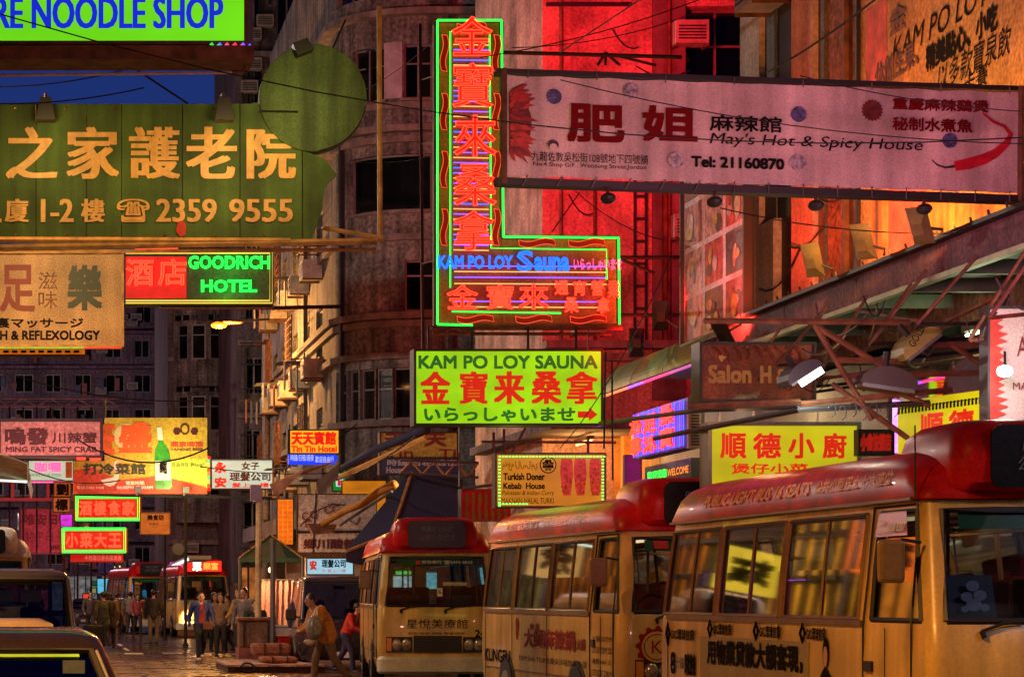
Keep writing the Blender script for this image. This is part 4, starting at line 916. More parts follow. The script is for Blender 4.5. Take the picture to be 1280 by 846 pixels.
s = signbox('small green pharmacy style sign with a white cup panel', 416, 586, 432, 613, 60, glow('green box face', rgb(20, 130, 40), .8), M_boxblack, .2, t=.02)
ART([(419, 592), (430, 592), (428, 608), (420, 608)][::-1], 60, glow('white cyan panel', rgb(170, 235, 230), .9), s, 'panel', .01); ART([(422, 600), (426, 600), (426, 607), (422, 607)][::-1], 60, M_redp, s, 'print', .014)
Z = 58
s = signbox('grey white canvas board with a drawn bowl and four dark characters', 372, 618, 470, 690, Z, mat('grey white canvas', (.42, .36, .35), .8, vary=.3, streak=.2, grain=.4, gscale=14), M_boxblack, .1, t=.02)
T('鄉川酸辣', 379, 673, 446, 686, Z, M_dkp, s, bold=.04, eps=.02); tubes([pp([(371, 665), (471, 664)], Z, .05)], .03, M_black, s, name='cross_bar')
tubes([pp([(375, 658), (392, 640), (415, 630), (432, 631)], Z, .04), pp([(436, 650), (445, 655), (450, 646)], Z, .04), pp([(395, 612), (391, 690)], Z, .04)], .012, M_ink, s, name='drawn_line')
for x, y in ((382, 645), (392, 643), (386, 655), (410, 637), (420, 636)): tubes([[q for q in pp(circ(x, y, 4.5, 10), Z, .04)]], .014, M_dkred, s, name='drawn_line')
Z = 55
s = signbox('second hairdresser light box, pale blue, low beside the orange bus side', 384, 698, 441, 717, Z, glow('pale blue face', rgb(150, 200, 220), .95, .15, 2), M_boxblack, .25, t=.03)
T('安', 387, 700, 396, 712, Z, M_rlp, s, bold=.05); T('理髮公司', 402, 699, 432, 709, Z, M_ink, s, bold=.03); T('不 髮上一樓', 402, 711, 432, 715, Z, M_rlp, s)
Z = 54
s = signbox('dim yellow hotel board with dark red characters behind the truss', 476, 541, 571, 571, Z, mat('dim yellow face', (.4, .28, .05), .7, vary=.3, grain=.4, gscale=14), M_boxblack, .3, t=.03)
T('天', 480, 541, 508, 558, Z, M_dkred, s, bold=.05, name='letter'); T('天', 530, 541, 558, 558, Z, M_dkred, s, bold=.05, name='letter'); T('Tin    Ti', 481, 561, 570, 571, Z, M_dkred, s, bold=.04)
s = signbox('dark blue guest house strip with pale characters under the dim yellow board', 475, 573, 572, 592, Z - .2, mat('navy strip', (.02, .02, .09), .6), M_boxblack, .3, t=.02)
M_pal = mat('pale mauve print', (.45, .4, .55), .6, grain=0); T('時鐘/日租/過夜', 484, 574, 571, 582, Z - .2, M_pal, s, bold=.02); T('House', 483, 583, 504, 591, Z - .2, M_pal, s, bold=.03)
light('POINT', 'board_fill', P(520, 600, 50.5), 60, (1, .6, .25), s, .3)  # added light brightens the two unlit boards
tr = thing('roof_truss', 'rusty lattice truss over the dark blue canopy', 'truss', P(540, 597, 49))
pts_t = [(500 + i * 14, 575 + i * .5) for i in range(8)]; pts_b = [(500 + i * 14, 591 + i * .8) for i in range(8)]
for a, b in zip(pts_t, pts_t[1:]): tubes([pp([a, b], 49, 0)], .03, M_steel, tr, name='chord')
for a, b in zip(pts_b, pts_b[1:]): tubes([pp([a, b], 49, 0)], .03, M_steel, tr, name='chord')
for i in range(7): tubes([pp([pts_t[i], pts_b[i + 1]] if i % 2 else [pts_b[i], pts_t[i + 1]], 49, 0)], .022, M_bamboo, tr, name='diagonal')
tubes([pp([(574, 520), (574, 608)], 48.9, 0)], .02, M_steel, tr, name='post')
s = signbox('red shop valance with green vertical strips beside the kebab sign', 577, 612, 640, 650, 47, paint('red valance', (190, 22, 16)), M_steel, .3, t=.02, name='shop_valance')
for i in range(8): a = 582 + i * 8; ART([(a, 616), (a + 3, 616), (a + 4, 626), (a + 2, 634), (a + 4, 642), (a + 3, 650), (a, 650)][::-1], 47, paint('olive strip', (120, 130, 30)), s, 'strip', .01)
tubes([pp([(577, 611), (640, 603)], 47, .1)], .03, M_steel, s, name='rail')

# salon sign, yellow restaurant signs --------------------------------------------------
Z = 26
s = signbox('dark brown glossy salon sign with raised gold lettering under the canopy', 877, 431, 1016, 499, Z, mat('wet brown plastic sheet', (.24, .06, .022), .4, vary=.6, scale=5, streak=.3, grain=.2, bump=.6, coat=.2), M_dark, .3, t=.03)
M_sg = mat('dull gold letter', (.6, .36, .12), .35, .1, vary=.3)
T('Salon', 885, 456, 939, 479, Z, M_sg, s, bold=.04); T('H', 950, 457, 964, 479, Z, M_sg, s, bold=.05); T('&', 970, 461, 984, 478, Z, M_sg, s, bold=.03); T('H', 1000, 455, 1015, 478, Z, M_sg, s, bold=.05)
ART([(898, 446), (901, 440), (903, 445), (909, 446), (904, 449), (902, 453), (899, 449)][::-1], Z, M_sg, s, 'star', .01)
for i in range(9):
    x = 890 + i * 13; a = P(x, 433, Z) + Vector((0, -.02, 0)); b = P(x + random.uniform(4, 14), random.uniform(444, 454), Z) + Vector((0, -.015, 0)); MB().tube([a, a.lerp(b, .5) + EX * .03, b], .012, 4).build('crease', mat('wet brown plastic sheet', (1,)), s)
Z = 25.6
s = signbox('yellow restaurant light box with large red characters above the middle minibus', 889, 532, 1071, 612, Z, glow('mustard face', rgb(196, 190, 18), .78, .38, .9), M_steel, .3, t=.04)
for ch, x0, x1 in (('順', 900, 933), ('德', 941, 976), ('小', 985, 1018), ('廚', 1028, 1058)): T(ch, x0, 541, x1, 573, Z, M_rp2, s, bold=.03, name='letter')
T('煲仔小菜', 914, 579, 1010, 592, Z, M_rp2, s, bold=.03)
for x in (899, 941, 1022): tubes([[P(x, 531, Z), P(x + 1, 508, Z)]], .012, M_whitep, s, name='hanger')
# angled yellow sign
def angled(label, xa, Za, xb, Zb, ya_t, ya_b, face, frame):
    a = P(xa, ya_b, Za); b = P(xb, HY + (ya_b - HY) * Za / Zb, Zb); top = H(ya_t, Za) - a.z
    th = thing('light_box_sign', label, 'sign', a); u = (b - a).normalized(); n = u.cross(EZ); L_ = (b - a).length
    mb = MB(); c_ = (a + b) / 2 + EZ * top / 2; mb.obox(c_ + n * -.12, u, EZ, n, L_ / 2, top / 2, .115); mb.build('casing', frame, th)
    MB().quad(a + n * .0, b, b + EZ * top, a + EZ * top).build('face', face, th)
    return th, a, u, n, L_, top
th, a, u, n, L_, top = angled('yellow restaurant sign turned along the pavement with red characters and a key border', 1122, 22.5, 1237, 21.1, 502, 600, glow('yellow lit face', rgb(205, 200, 10), .75, .4, 1.), M_steel)
for ch, q in (('順', .40), ('德', .72)): text(ch, a + u * L_ * (q - .14) + EZ * top * .42 + n * .0, u, EZ, L_ * .27, top * .38, M_rp2, th, bold=.035, eps=.01, name='letter')
for i in range(26): c_ = a + u * (L_ * (i + .5) / 26) + EZ * (top - .09) + n * .004; mb = MB(); mb.obox(c_, u, EZ, n, .012, .03, .003); mb.obox(c_ + u * .012 + EZ * .02, u, EZ, n, .014, .006, .004); mb.build('border_key', M_ink, th)
s = signbox('white poster with jagged red edge lit by a glaring bulb under the canopy', 1236, 386, 1420, 528, 20.4, mat('white poster paper', (.6, .52, .46), .6, vary=.2, grain=.2, gscale=60), M_dark, .15, t=.02, name='poster_board')
zig = [(1236, 395)]; 
for i in range(14): zig += [(1256 + random.uniform(-3, 5), 400 + i * 9), (1247 + random.uniform(-3, 3), 405 + i * 9)]
zig += [(1236, 528)]
ART(zig[::-1], 20.4, mat('red flame print', (.6, .05, .03), .6, vary=.4, scale=8), s, 'print', .01)
T('ACT', 1270, 421, 1310, 446, 20.4, M_dkred, s, eps=.02); T('MARK', 1265, 478, 1300, 487, 20.4, M_dkred, s, eps=.02)
MB().ell(P(1256, 464, 20.1), .07, .05, .05).build('bulb', glow('glaring white bulb', (1, .92, .85), 14), s, smooth=True)
MB().tube([P(1256, 464, 20.1), P(1256, 440, 20.3)], .012, 5).build('bulb_wire', M_black, s)
light('POINT', 'bulb_glow', P(1256, 464, 20.0), 22, (1, .9, .8), s, .08)
s = signbox('small dark board with red fast food characters between the yellow signs', 1073, 538, 1116, 568, 24.2, mat('dark green board', (.03, .05, .02), .6), M_black, .1, t=.01); T('小食快餐店', 1075, 541, 1114, 564, 24.2, glow('dim red letter', rgb(190, 30, 15), .6), s, bold=.04)
# purple neon spa sign and the moving text board, hung along the pavement
th, a, u, n, L_, top = angled('purple neon sign with red looping characters hung along the pavement', 795, 37.0, 860, 33.9, 517, 574, mat('deep violet panel', (.05, .01, .08), .5), M_boxblack)
for i in range(30): o_ = a + u * (L_ * (i + .5) / 30); tubes([[o_ + n * .05 + EZ * .02, o_ + n * .05 + EZ * (top - .02)]], .009, (M_violet, glow('purple neon tube', (.45, .06, .9), 1.1), M_blueneon)[i % 3], th, name='neon_bar')
for ch, q, z_, h_ in (('浴', .02, .5, .4), ('足', .3, .45, .4), ('寶', .62, .05, .42), ('桑', .62, .52, .42), ('拿', .02, .06, .4), ('沐', .3, .03, .38)):
    text(ch, a + u * L_ * q + EZ * top * z_, u, EZ, L_ * .26, top * h_, M_redneon, th, tube=.012, eps=.12, name='neon_character'); text(ch, a + u * L_ * q + EZ * top * z_, u, EZ, L_ * .26, top * h_, M_redglow, th, eps=.1, bold=.05, name='letter')
light('POINT', 'neon_glow', a + u * 1.5 + n * .6 + EZ * .4, 30, (.6, .1, 1), th, .4)
th, a, u, n, L_, top = angled('moving text board reading WELCOME in amber and green under the purple neon', 806, 36.2, 864, 33.6, 584, 618, M_black, M_dark)
text('WELCOME', a + u * L_ * .52 + EZ * top * .5, u, EZ, L_ * .44, top * .26, glow('amber dot letters', (1, .28, .02), 1.), th, bold=.03, eps=.01)
text('歡迎光臨', a + u * L_ * .08 + EZ * top * .5, u, EZ, L_ * .42, top * .3, M_greenneon, th, bold=.02, eps=.01); text('您好', a + u * L_ * .06 + EZ * top * .05, u, EZ, L_ * .25, top * .36, M_greenneon, th, bold=.02, eps=.01)
s = signbox('pink violet lit panel beside the orange shopfront pillar', 781, 569, 801, 640, 38, glow('magenta panel', rgb(130, 20, 90), .6, .4, 3), M_dark, .1, t=.01)
# posters on the near block ---------------------------------------------------------------
def wallposter(label, pxa, pxb, z0, z1, face, frame, d=.2, name='wall_poster'):
    ya, yb = (WX - d) * F / (pxa - VX), (WX - d) * F / (pxb - VX)
    th = thing(name, label, 'poster', (WX - d, (ya + yb) / 2, z0))
    MB().box(WX - d, min(WX - .12, WX - d + .1), yb, ya, z0, z1).build('board', frame, th)
    MB().quad((WX - d - .01, ya, z0), (WX - d - .01, yb, z0), (WX - d - .01, yb, z1), (WX - d - .01, ya, z1)).build('face', face, th)
    mb = MB(); mb.box(WX - d - .06, WX - d + .05, ya, ya + .05, z0 - .05, z1 + .05); mb.box(WX - d - .06, WX - d + .05, yb - .05, yb, z0 - .05, z1 + .05); mb.box(WX - d - .06, WX - d + .05, yb, ya, z0 - .05, z0); mb.box(WX - d - .06, WX - d + .05, yb, ya, z1, z1 + .05); mb.build('frame', M_black, th)
    return th, ya, yb, z0, z1
FU = Vector((0, -1, 0))
M_pf = mat('orange sand poster', (.5, .27, .09), .8, vary=.35, scale=1.2, streak=.15, grain=.4, gscale=20)
th, ya, yb, z0, z1 = wallposter('large orange sauna wall poster with tilted black lettering above the canopy', 1077, 1400, 5.02, 9.6, M_pf, M_dark)
def TW(st, px0, px1, zb, ht, m, **k):
    y0, y1 = WX * F / (px0 - VX), WX * F / (px1 - VX); text(st, (WX - .2, y0, zb), FU, EZ, y0 - y1, ht, m, th, eps=.02, **k)
hw = lambda px, py: CH + (HY - py) * (9.3 * F / (px - VX)) / F
TW('KAM PO LOY', 1140, 1262, hw(1140, 66), .26, M_ink, slant=.3); TW('金', 1136, 1158, hw(1140, 30), .3, M_rust, bold=.04)
TW('休閒生果、', 1118, 1174, hw(1125, 97), .3, M_rust, bold=.03); TW('精美點心、', 1183, 1240, hw(1190, 74), .28, M_ink, bold=.04); TW('小吃', 1247, 1275, hw(1250, 37), .28, M_ink, bold=.04)
TW('以多款寶泉飲', 1197, 1290, hw(1200, 104), .3, M_ink, slant=.2); TW('卡賽', 1232, 1262, hw(1235, 106), .22, M_ink)
M_pat = mat('orange wood grain print', (.8, .34, .04), .7, vary=.6, scale=3, streak=.8)
for (pa, pb, za, zb, m_) in ((1088, 1112, 5.1, 6.6, M_pat), (1112, 1160, 5.06, 6.1, mat('crimson paper print', (.6, .1, .06), .7, vary=.6, scale=3)), (1160, 1300, 5.04, 5.9, M_pat), (1084, 1110, 6.9, 8.2, mat('crimson paper print', (1,)))):
    y0, y1 = 9.3 * F / (pa - VX), 9.3 * F / (pb - VX); MB().quad((WX - .215, y0, za), (WX - .215, y1, za), (WX - .215, y1, zb), (WX - .215, y0, zb)).build('print', m_, th)
th, ya, yb, z0, z1 = wallposter('tall framed photo collage poster in reds and pinks on the block corner', 856, 934, 5.0, 7.5, mat('pale mauve collage paper', (.72, .6, .64), .6, vary=.3, grain=.3), M_black, .8)
for i in range(4):
    for j in range(3):
        c_ = [(.5, .04, .04), (.3, .03, .05), (.55, .3, .28), (.12, .05, .05), (.45, .1, .12)][(i * 2 + j * 3) % 5]
        y_a = ya + (yb - ya) * (j + .08) / 3; y_b = ya + (yb - ya) * (j + .94) / 3; za = z0 + (z1 - z0) * (i + .06) / 4; zb = z0 + (z1 - z0) * (i + .94) / 4
        m_ = mat('collage picture %d' % ((i * 2 + j * 3) % 5), c_, .5, vary=.8, scale=7, grain=.3)
        MB().quad((WX - .815, y_a, za), (WX - .815, y_b, za), (WX - .815, y_b, zb), (WX - .815, y_a, zb)).build('picture', m_, th)
        rr = random.Random(i * 7 + j)
        for q in range(4):
            yc = y_a + (y_b - y_a) * rr.uniform(.2, .8); zz = za + (zb - za) * rr.uniform(.2, .7); w_ = abs(y_b - y_a) * rr.uniform(.08, .2); h_ = (zb - za) * rr.uniform(.1, .3)
            MB().poly([(WX - .82 - .001 * q, yc - w_ * math.cos(a_ * .9), zz + h_ * math.sin(a_ * .9)) for a_ in range(7)]).build('print', mat('collage blob %d' % (q), [(.6, .2, .15), (.08, .03, .03), (.6, .45, .4), (.5, .35, .05)][q], .5, vary=.5, scale=12), th)
light('SPOT', 'collage_fill', (7.2, 30.6, 5.2), 55, (1, .72, .72), th, .1, (WX - .8, (ya + yb) / 2, 6.2), 80, 1)  # added pinkish spot brightens the collage, no lamp hangs there
tubes([[(WX - .8, ya, z0), (WX, ya, z0 - .3)], [(WX - .8, yb, z0), (WX, yb, z0 - .3)]], .03, M_black, th, name='bracket')
# floods ---------------------------------------------------------------------------
def flood(label, px, py, tgt, power, col, m, spot=120):
    Z = (CX_ - .15) * F / (px - VX); b = Vector((CX_ - .15, Z, 4.98)); t = thing('flood_light', label, 'flood light', b, 0, 'flood lights on the canopy')
    top = Vector((CX_ - .35, Z + .05, H(py, Z))); MB().tube([b, b.lerp(top, .5) + Vector((.12, 0, 0)), top], .015, 5).build('bracket', M_black, t)
    d = (Vector(tgt) - top).normalized(); u = d.cross(EZ).normalized(); v = u.cross(d)
    mb = MB(); mb.add([top + u * a * .05 + v * c_ * .06 - d * .05 for a, c_ in ((-1, -1), (1, -1), (1, 1), (-1, 1))] + [top + u * a * .1 + v * c_ * .2 + d * .03 for a, c_ in ((-1, -1), (1, -1), (1, 1), (-1, 1))], [(0, 1, 2, 3), (0, 4, 5, 1), (1, 5, 6, 2), (2, 6, 7, 3), (3, 7, 4, 0)]); mb.build('housing', m, t)
    MB().quad(*[top + u * a * .09 + v * c_ * .18 + d * .029 for a, c_ in ((-1, -1), (1, -1), (1, 1), (-1, 1))]).build('lens', glow('lens ' + label[:12], col, 1.1), t)
    light('SPOT', 'flood_beam', top + d * .15, power, col, t, .1, tgt, spot, .9)
M_ylw = mat('yellow grey flood housing', (.3, .25, .1), .5, .2, vary=.4)
for i, (px, py) in enumerate(((1040, 326), (1105, 303), (1178, 283))):
    Z = 9.3 * F / (px + 20 - VX); flood('yellow grey flood light, %s of three along the poster foot' % ['farthest', 'middle', 'nearest'][i], px, py, (WX, Z - .5, 6.6), (420, 330, 330)[i], [(1, .22, .06), (1, .42, .1), (1, .38, .1)][i], M_ylw, 150)
flood('black flood light lowest on the green canopy by the red wall', 815, 428, (9.9, 44, 7.), 260, (1, .02, .02), M_black, 60)
flood('black flood light beside the foot of the photo collage', 846, 395, (10.5, 44, 9.5), 380, (1, .02, .02), M_black, 60)
flood('small flood light on the canopy reddening the pilasters', 925, 418, (WX, 30.8, 8.), 520, (1, .05, .02), M_black, 170)
# lamps and trusses hung under the canopy
Zt = 22
tt = thing('hanging_truss', 'rusty tube truss carrying lamps under the canopy edge', 'truss', P(1060, 500, Zt))
for a, b in (((880, 401), (1137, 403)), ((1018, 406), (1090, 525)), ((1020, 408), (1140, 480)), ((1044, 450), (1130, 452)), ((1130, 494), (1190, 518)), ((1188, 430), (1236, 462)), ((1000, 505), (1190, 487)), ((860, 508), (1000, 502)), ((1058, 470), (1230, 466)), ((1040, 480), (1135, 548)), ((1150, 430), (1234, 432))):
    tubes([[P(a[0], a[1], Zt), P(b[0], b[1], Zt)]], .028, M_rust, tt, name='tube')
tubes([[P(818, 548, Zt + 6), P(1000, 512, Zt), P(1190, 502, Zt)], [P(750, 529, 34), P(880, 512, 26), P(1000, 508, Zt)]], .03, M_black, tt, name='rail')
for i in range(7): x = 1040 + i * 13; tubes([[P(x + 5 * math.sin(a * .9), 512 + i % 2 * 4 + 9 * math.cos(a * .9), Zt - .1) for a in range(6)]], .007, M_dark, tt, name='cable_loop')
def hood(label, px, py, sz, ang, m, lit=None):
    t = thing('hooded_lamp', label, 'lamp', P(px, py, Zt - .2)); c_ = P(px, py, Zt - .2); u = Vector((math.cos(ang), 0, math.sin(ang))); v = Vector((-math.sin(ang), 0, math.cos(ang)))
    mb = MB(); n = 8; prof = [(c_ + u * sz * .9 * math.cos(math.pi * i / n) + v * sz * .6 * math.sin(math.pi * i / n)) for i in range(n + 1)]
    mb.prism(prof, (0, .35, 0)); mb.build('hood', m, t)
    mb = MB(); mb.tube([c_ + v * sz * .3 + Vector((0, .17, 0)), c_ + v * sz * 1.1 + Vector((0, .2, 0))], .03, 6); mb.build('bracket', M_black, t)
    MB().obox(c_ - v * sz * .06 + Vector((0, .15, 0)), u, v, Vector((0, 1, 0)), sz * .8, sz * .06, .14).build('lens', lit or M_steel, t)
    return t, c_
t, c_ = hood('hooded lamp with a bright white tube beside the salon sign', 1008, 468, .2, R(33), M_black, None)
light('POINT', 'salon_fill', P(930, 520, 24.6), 16, (1, .5, .22), t, .15); light('SPOT', 'lamp_light', c_ + Vector((.05, -.1, -.15)), 40, (.9, 1, .8), t, .1, c_ + Vector((.6, .6, -2)), 150, 1)  # the first, warm light is added to brighten the salon sign
MB().obox(P(1014, 471, Zt - .55), Vector((math.cos(R(33)), 0, math.sin(R(33)))), Vector((-math.sin(R(33)), 0, math.cos(R(33)))), Vector((0, 1, 0)), .115, .03, .02).build('tube', glow('cold white tube', (.85, .9, 1), 6), t)
hood('large unlit dark hooded flood lamp hanging in the middle of the truss', 1112, 482, .3, R(-8), mat('dark brown hood', (.05, .03, .025), .5), None)
t, c_ = hood('olive yellow flood lamp tilted above the dark hooded one', 1156, 432, .24, R(38), mat('olive lamp paint', (.25, .24, .05), .5, vary=.4), None)
text('GOLD', c_ + Vector((-.1, -.01, -.02)), Vector((math.cos(R(60)), 0, math.sin(R(60)))), Vector((-math.sin(R(60)), 0, math.cos(R(60)))), .2, .07, M_ink, t)
s = thing('oval_panel', 'worn red oval sign with white flecks behind the truss', 'sign', P(1210, 500, 23.5))
MB().poly([P(x, y, 23.5) for x, y in circ(1208, 492, 24, 24, 44)]).build('face', mat('worn red enamel', (.2, .04, .03), .3, vary=.5, scale=5), s); MB().prism([P(x, y, 23.52) for x, y in circ(1208, 492, 25, 24, 45)], (0, .1, 0)).build('casing', M_rust, s)
for i in range(16): a = random.uniform(-1, 1); b = random.uniform(.5, 1); x, y = 1208 + 19 * a * b, 488 + 34 * b * random.choice((-1, .2, .6)); ART([(x, y), (x - 1.5, y + 3), (x + 1.4, y + 2.2)], 23.5, M_whitep, s, 'fleck', .01)
s = thing('louvre_shutter', 'cream louvred shutter panel between the purple neon and yellow sign', 'shutter', P(868, 560, 33))
FR(861, 504, 877, 560, 33, .02, .1).build('board', M_shopw, s)
for i in range(13): FR(864, 511 + i * 3.6, 874, 513 + i * 3.6, 33, -.02, .02).build('slat', M_dark, s)
# red brand-less neon wash lighting on the orange shopfront is from the battens above
light('POINT', 'tube_glow', P(1008, 478, Zt - .6), 9, (.95, .8, .6), None, .1).parent = tt
tt.children[-1].location = P(1000, 480, Zt - .7) - tt.location
# cables over the street ---------------------------------------------------------------
CABLE_AT = ['crossing the noodle sign and running on over the banner', 'slack behind the green sign top', 'steep and thick down to the green sign', 'rising over the blue patch of sky', 'rising past the top of the neon sign', 'low over the banner beam by the red wall', 'thick and steep before the red wall', 'slanting before the orange wall poster', 'slanting down from the banner to the collage', 'short, from the banner down to the neon sign', 'crossing the two rows of red characters on the banner', 'crossing the whole banner', 'before the dark blocks under the massage sign', 'drooping over the beer billboard', 'from the neon top to the round disc', 'from the lime box down to the folded awning', 'above the canopy flood lights', 'looping down past the green canopy', 'hanging straight down beside the lime box', 'hanging straight just beyond the lime box edge', 'drooping over the pink crab sign', 'level over the pale hairdresser sign']
for w_, (a, b, s_, r_) in zip(CABLE_AT, (((0, 18, 20), (1278, 172, 21), .4, .006), ((180, 110, 28), (0, 130, 28), .05, .008), ((150, 74, 27), (235, 130, 27), 0, .012), ((-20, 108, 29), (200, 74, 29), .1, .008), ((600, 72, 32), (900, -10, 32), .1, .008), ((640, 60, 30), (860, 20, 33), .1, .006), ((700, 66, 30), (830, -20, 26), .0, .01), ((960, 90, 24), (1130, -30, 20), .05, .012), ((720, 240, 30), (830, 300, 33), .1, .008), ((725, 240, 30), (690, 290, 30), .0, .008), ((1000, 95, 21), (1285, 140, 20.6), .05, .005), ((700, 100, 21.4), (1280, 180, 21), .12, .005), ((20, 470, 80), (260, 500, 80), .3, .02), ((90, 545, 60), (260, 560, 60), .5, .02), ((560, 34, 40), (410, 130, 45), .2, .008), ((520, 545, 45), (420, 600, 50), .1, .02), ((900, 260, 24), (1240, 290, 23), .1, .006), ((840, 320, 27), (700, 560, 33), .2, .008), ((757, 440, 31), (755, 560, 31), .0, .012), ((765, 450, 31), (766, 600, 31), .0, .012), ((-10, 560, 56), (150, 600, 60), .35, .015), ((250, 583, 60), (430, 590, 60), .1, .012))):
    cable(sag(P(*a), P(*b), s_, 10), r_, 'thin black cable ' + w_)

# clutter fixed to the walls: pipes, brackets, air conditioners, cable bundles
for i, (px, ya, yb) in enumerate(((700, -20, 430), (742, 200, 430), (835, -20, 430))):
    MB().tube([(X(px, 44), 43.9, H(yb, 44)), (X(px, 44), 43.9, H(ya, 44))], .035, 6).build('drainpipe', M_rust, S)
for i, (px, py) in enumerate(((712, 418), (836, 300), (838, 60), (690, 200))): aircon(fS, X(px, 44), H(py, 44), S, .6, .42, .4)
for i in range(14):
    x0 = random.uniform(682, 800); y0 = random.uniform(0, 400); MB().tube(sag(P(x0, y0, 43.9), P(x0 + random.uniform(20, 70), y0 + random.uniform(-20, 30), 43.9), .15, 5), .012, 4).build('wall_cable', M_black, S)
for i in range(5): MB().tube(sag((WX - .16, 31.5 - i * 1.2, 5.6 + .4 * i), (WX - .16, 29.8 - i * 1.2, 5.9 + .3 * i), .2, 6), .014, 4).build('wall_cable', M_black, N_)
for i, z in enumerate((7.6, 9.2, 10.8)): aircon(fN, uN(966), z, N_, .8, .5, .5)
for i in range(12):
    y = 17.5 + i * .95; x = 8.35 - .1 * (i % 3)
    MB().tube([(x, y, 4.6), (x - .5, y + .1, 4.0 - .08 * (i % 4))], .018, 5).build('drop_rod', M_rust, tt)
    MB().tube([(x - .5, y + .1, 4.0 - .08 * (i % 4)), (x + 1.4, y + .3, 4.05)], .018, 5).build('cross_rod', random.choice((M_rust, M_black)), tt)
for i in range(5): MB().tube([(8.1, 18 + i * 2.2, 4.15), (8.3, 20.2 + i * 2.2, 4.5 - .4 * (i % 2))], .022, 5).build('diagonal', M_rust, tt)
for i in range(34):
    y = 16 + random.uniform(0, 12); x = random.uniform(7.6, 8.4); z = random.uniform(3.7, 4.5)
    MB().tube(sag((x, y, z), (x + random.uniform(-.4, .9), y + random.uniform(.3, 1.6), z + random.uniform(-.2, .3)), random.uniform(.05, .25), 6), random.choice((.007, .01)), 4).build('cable', random.choice((M_black, M_dark, M_steel)), tt)
# ------------------------------------------------------------------ vehicles (front at local y = 0, body runs to +y)
M_tyre = mat('tyre rubber', (.02, .02, .02), .8, vary=.3); M_rim = mat('grey wheel rim', (.3, .3, .3), .4, .5, vary=.3)
M_rubber = mat('window rubber', (.015, .015, .015), .5, grain=0)
M_busglass = glass('bus window glass', (.75, .8, .75), .2, .45)
M_screen = glass('windscreen glass', (.8, .9, .85), .02, .85)
M_carglass = glass('car glass', (.45, .5, .65), .1, .7)
M_cream = mat('weathered cream bus paint', (.74, .5, .14), .3, vary=.3, scale=1.6, streak=.4, grain=.09, coat=.35, gscale=40)
M_redroof = mat('weathered red bus roof', (.5, .012, .012), .36, vary=.5, scale=3.5, streak=.1, grain=.16, coat=.04, spec=.1, gscale=45)
M_alu = mat('brown aluminium window frame', (.22, .15, .09), .4, .5, vary=.3)
M_seat = mat('dark red seat cover', (.3, .04, .02), .7, vary=.4, scale=4)
M_inter = mat('cream bus lining', (.14, .11, .08), .8, vary=.3)
M_lens = mat('headlight reflector', (.5, .42, .3), .15, .6, vary=.4, scale=9)
def loop(l, xs, ys, nc=5):
    z, w_, yf, yr, c = l; pts = []; keys = []
    def arc(cx, cy, a0):
        for i in range(1, nc): a = a0 + math.pi / 2 * i / nc; pts.append((cx + c * math.cos(a), cy + c * math.sin(a), z))
    YS = [min(max(y, yf + c), yr - c) for y in ys]
    YS[0] = yf + c; YS[-1] = yr - c
    for j in range(len(ys) - 1, -1, -1): pts.append((-w_, YS[j], z))
    arc(-w_ + c, yf + c, math.pi)
    for x in xs: pts.append((x * (w_ - c), yf, z))
    arc(w_ - c, yf + c, 1.5 * math.pi)
    for j in range(len(ys)): pts.append((w_, YS[j], z))
    arc(w_ - c, yr - c, 0)
    for x in reversed(xs): pts.append((x * (w_ - c), yr, z))
    arc(-w_ + c, yr - c, .5 * math.pi)
    return pts
def segs(xs, ys, nc=5):
    """start index in the loop of each side"""
    a = {}; k = 0; a['L'] = k; k += len(ys) + nc - 1; a['F'] = k; k += len(xs) + nc - 1; a['R'] = k; k += len(ys) + nc - 1; a['B'] = k; return a
def shell(levels, xs, ys, skip, nc=5, cap=True):
    """skip: {(k, side, idx)} faces between level k and k+1 left open; returns mesh builders and the loops"""
    L_ = [loop(l, xs, ys, nc) for l in levels]; n = len(L_[0]); st = segs(xs, ys, nc); mb = MB(); vs = [p for q in L_ for p in q]; fs = []
    sk = set()
    for (k, sd, i) in skip:
        if sd == 'L': sk.add((k, st['L'] + (len(ys) - 2 - i)))
        else: sk.add((k, st[sd] + i))
    for k in range(len(L_) - 1):
        for j in range(n):
            if (k, j) in sk: continue
            fs.append((k * n + j, k * n + (j + 1) % n, (k + 1) * n + (j + 1) % n, (k + 1) * n + j))
    if cap: fs.append(tuple((len(L_) - 1) * n + j for j in range(n)))
    mb.add(vs, fs); return mb, L_, st, n
def pane_of(L_, st, n, k0, k1, side, i0, i1, ys, inset=.012, grow=0):
    """corner grid of an opening from loops"""
    if side == 'L': a = st['L'] + (len(ys) - 1 - i1); b = st['L'] + (len(ys) - 1 - i0)
    else: a = st[side] + i0; b = st[side] + i1
    mb = MB()
    for k in range(k0, k1):
        for j in range(a, b): q = [Vector(p) for p in (L_[k][j], L_[k][j + 1], L_[k + 1][j + 1], L_[k + 1][j])]; mb.quad(*q)
    A = [Vector(L_[k0][j % n]) for j in range(a, b + 1)]; B = [Vector(L_[k1][j % n]) for j in range(a, b + 1)]
    return mb, A, B
def add_wheel(parent, x, y, r, w_=.22):
    tb = MB(); n = 18; sgn = -1 if x < 0 else 1
    c_ = Vector((x, y, r)); tb.tube([c_ - EX * w_ / 2, c_ + EX * w_ / 2], r, n); o = tb.build('wheel', M_tyre, parent, local=True)
    rb = MB(); rb.tube([c_ + EX * sgn * (w_ / 2 - .02), c_ + EX * sgn * (w_ / 2 + .01)], r * .6, n); rb.build('rim', M_rim, o, local=True)
    hb_ = MB(); hb_.tube([c_ + EX * sgn * (w_ / 2 + .011), c_ + EX * sgn * (w_ / 2 + .04)], r * .2, 8); hb_.build('hub', M_dark, o, local=True)
    return o
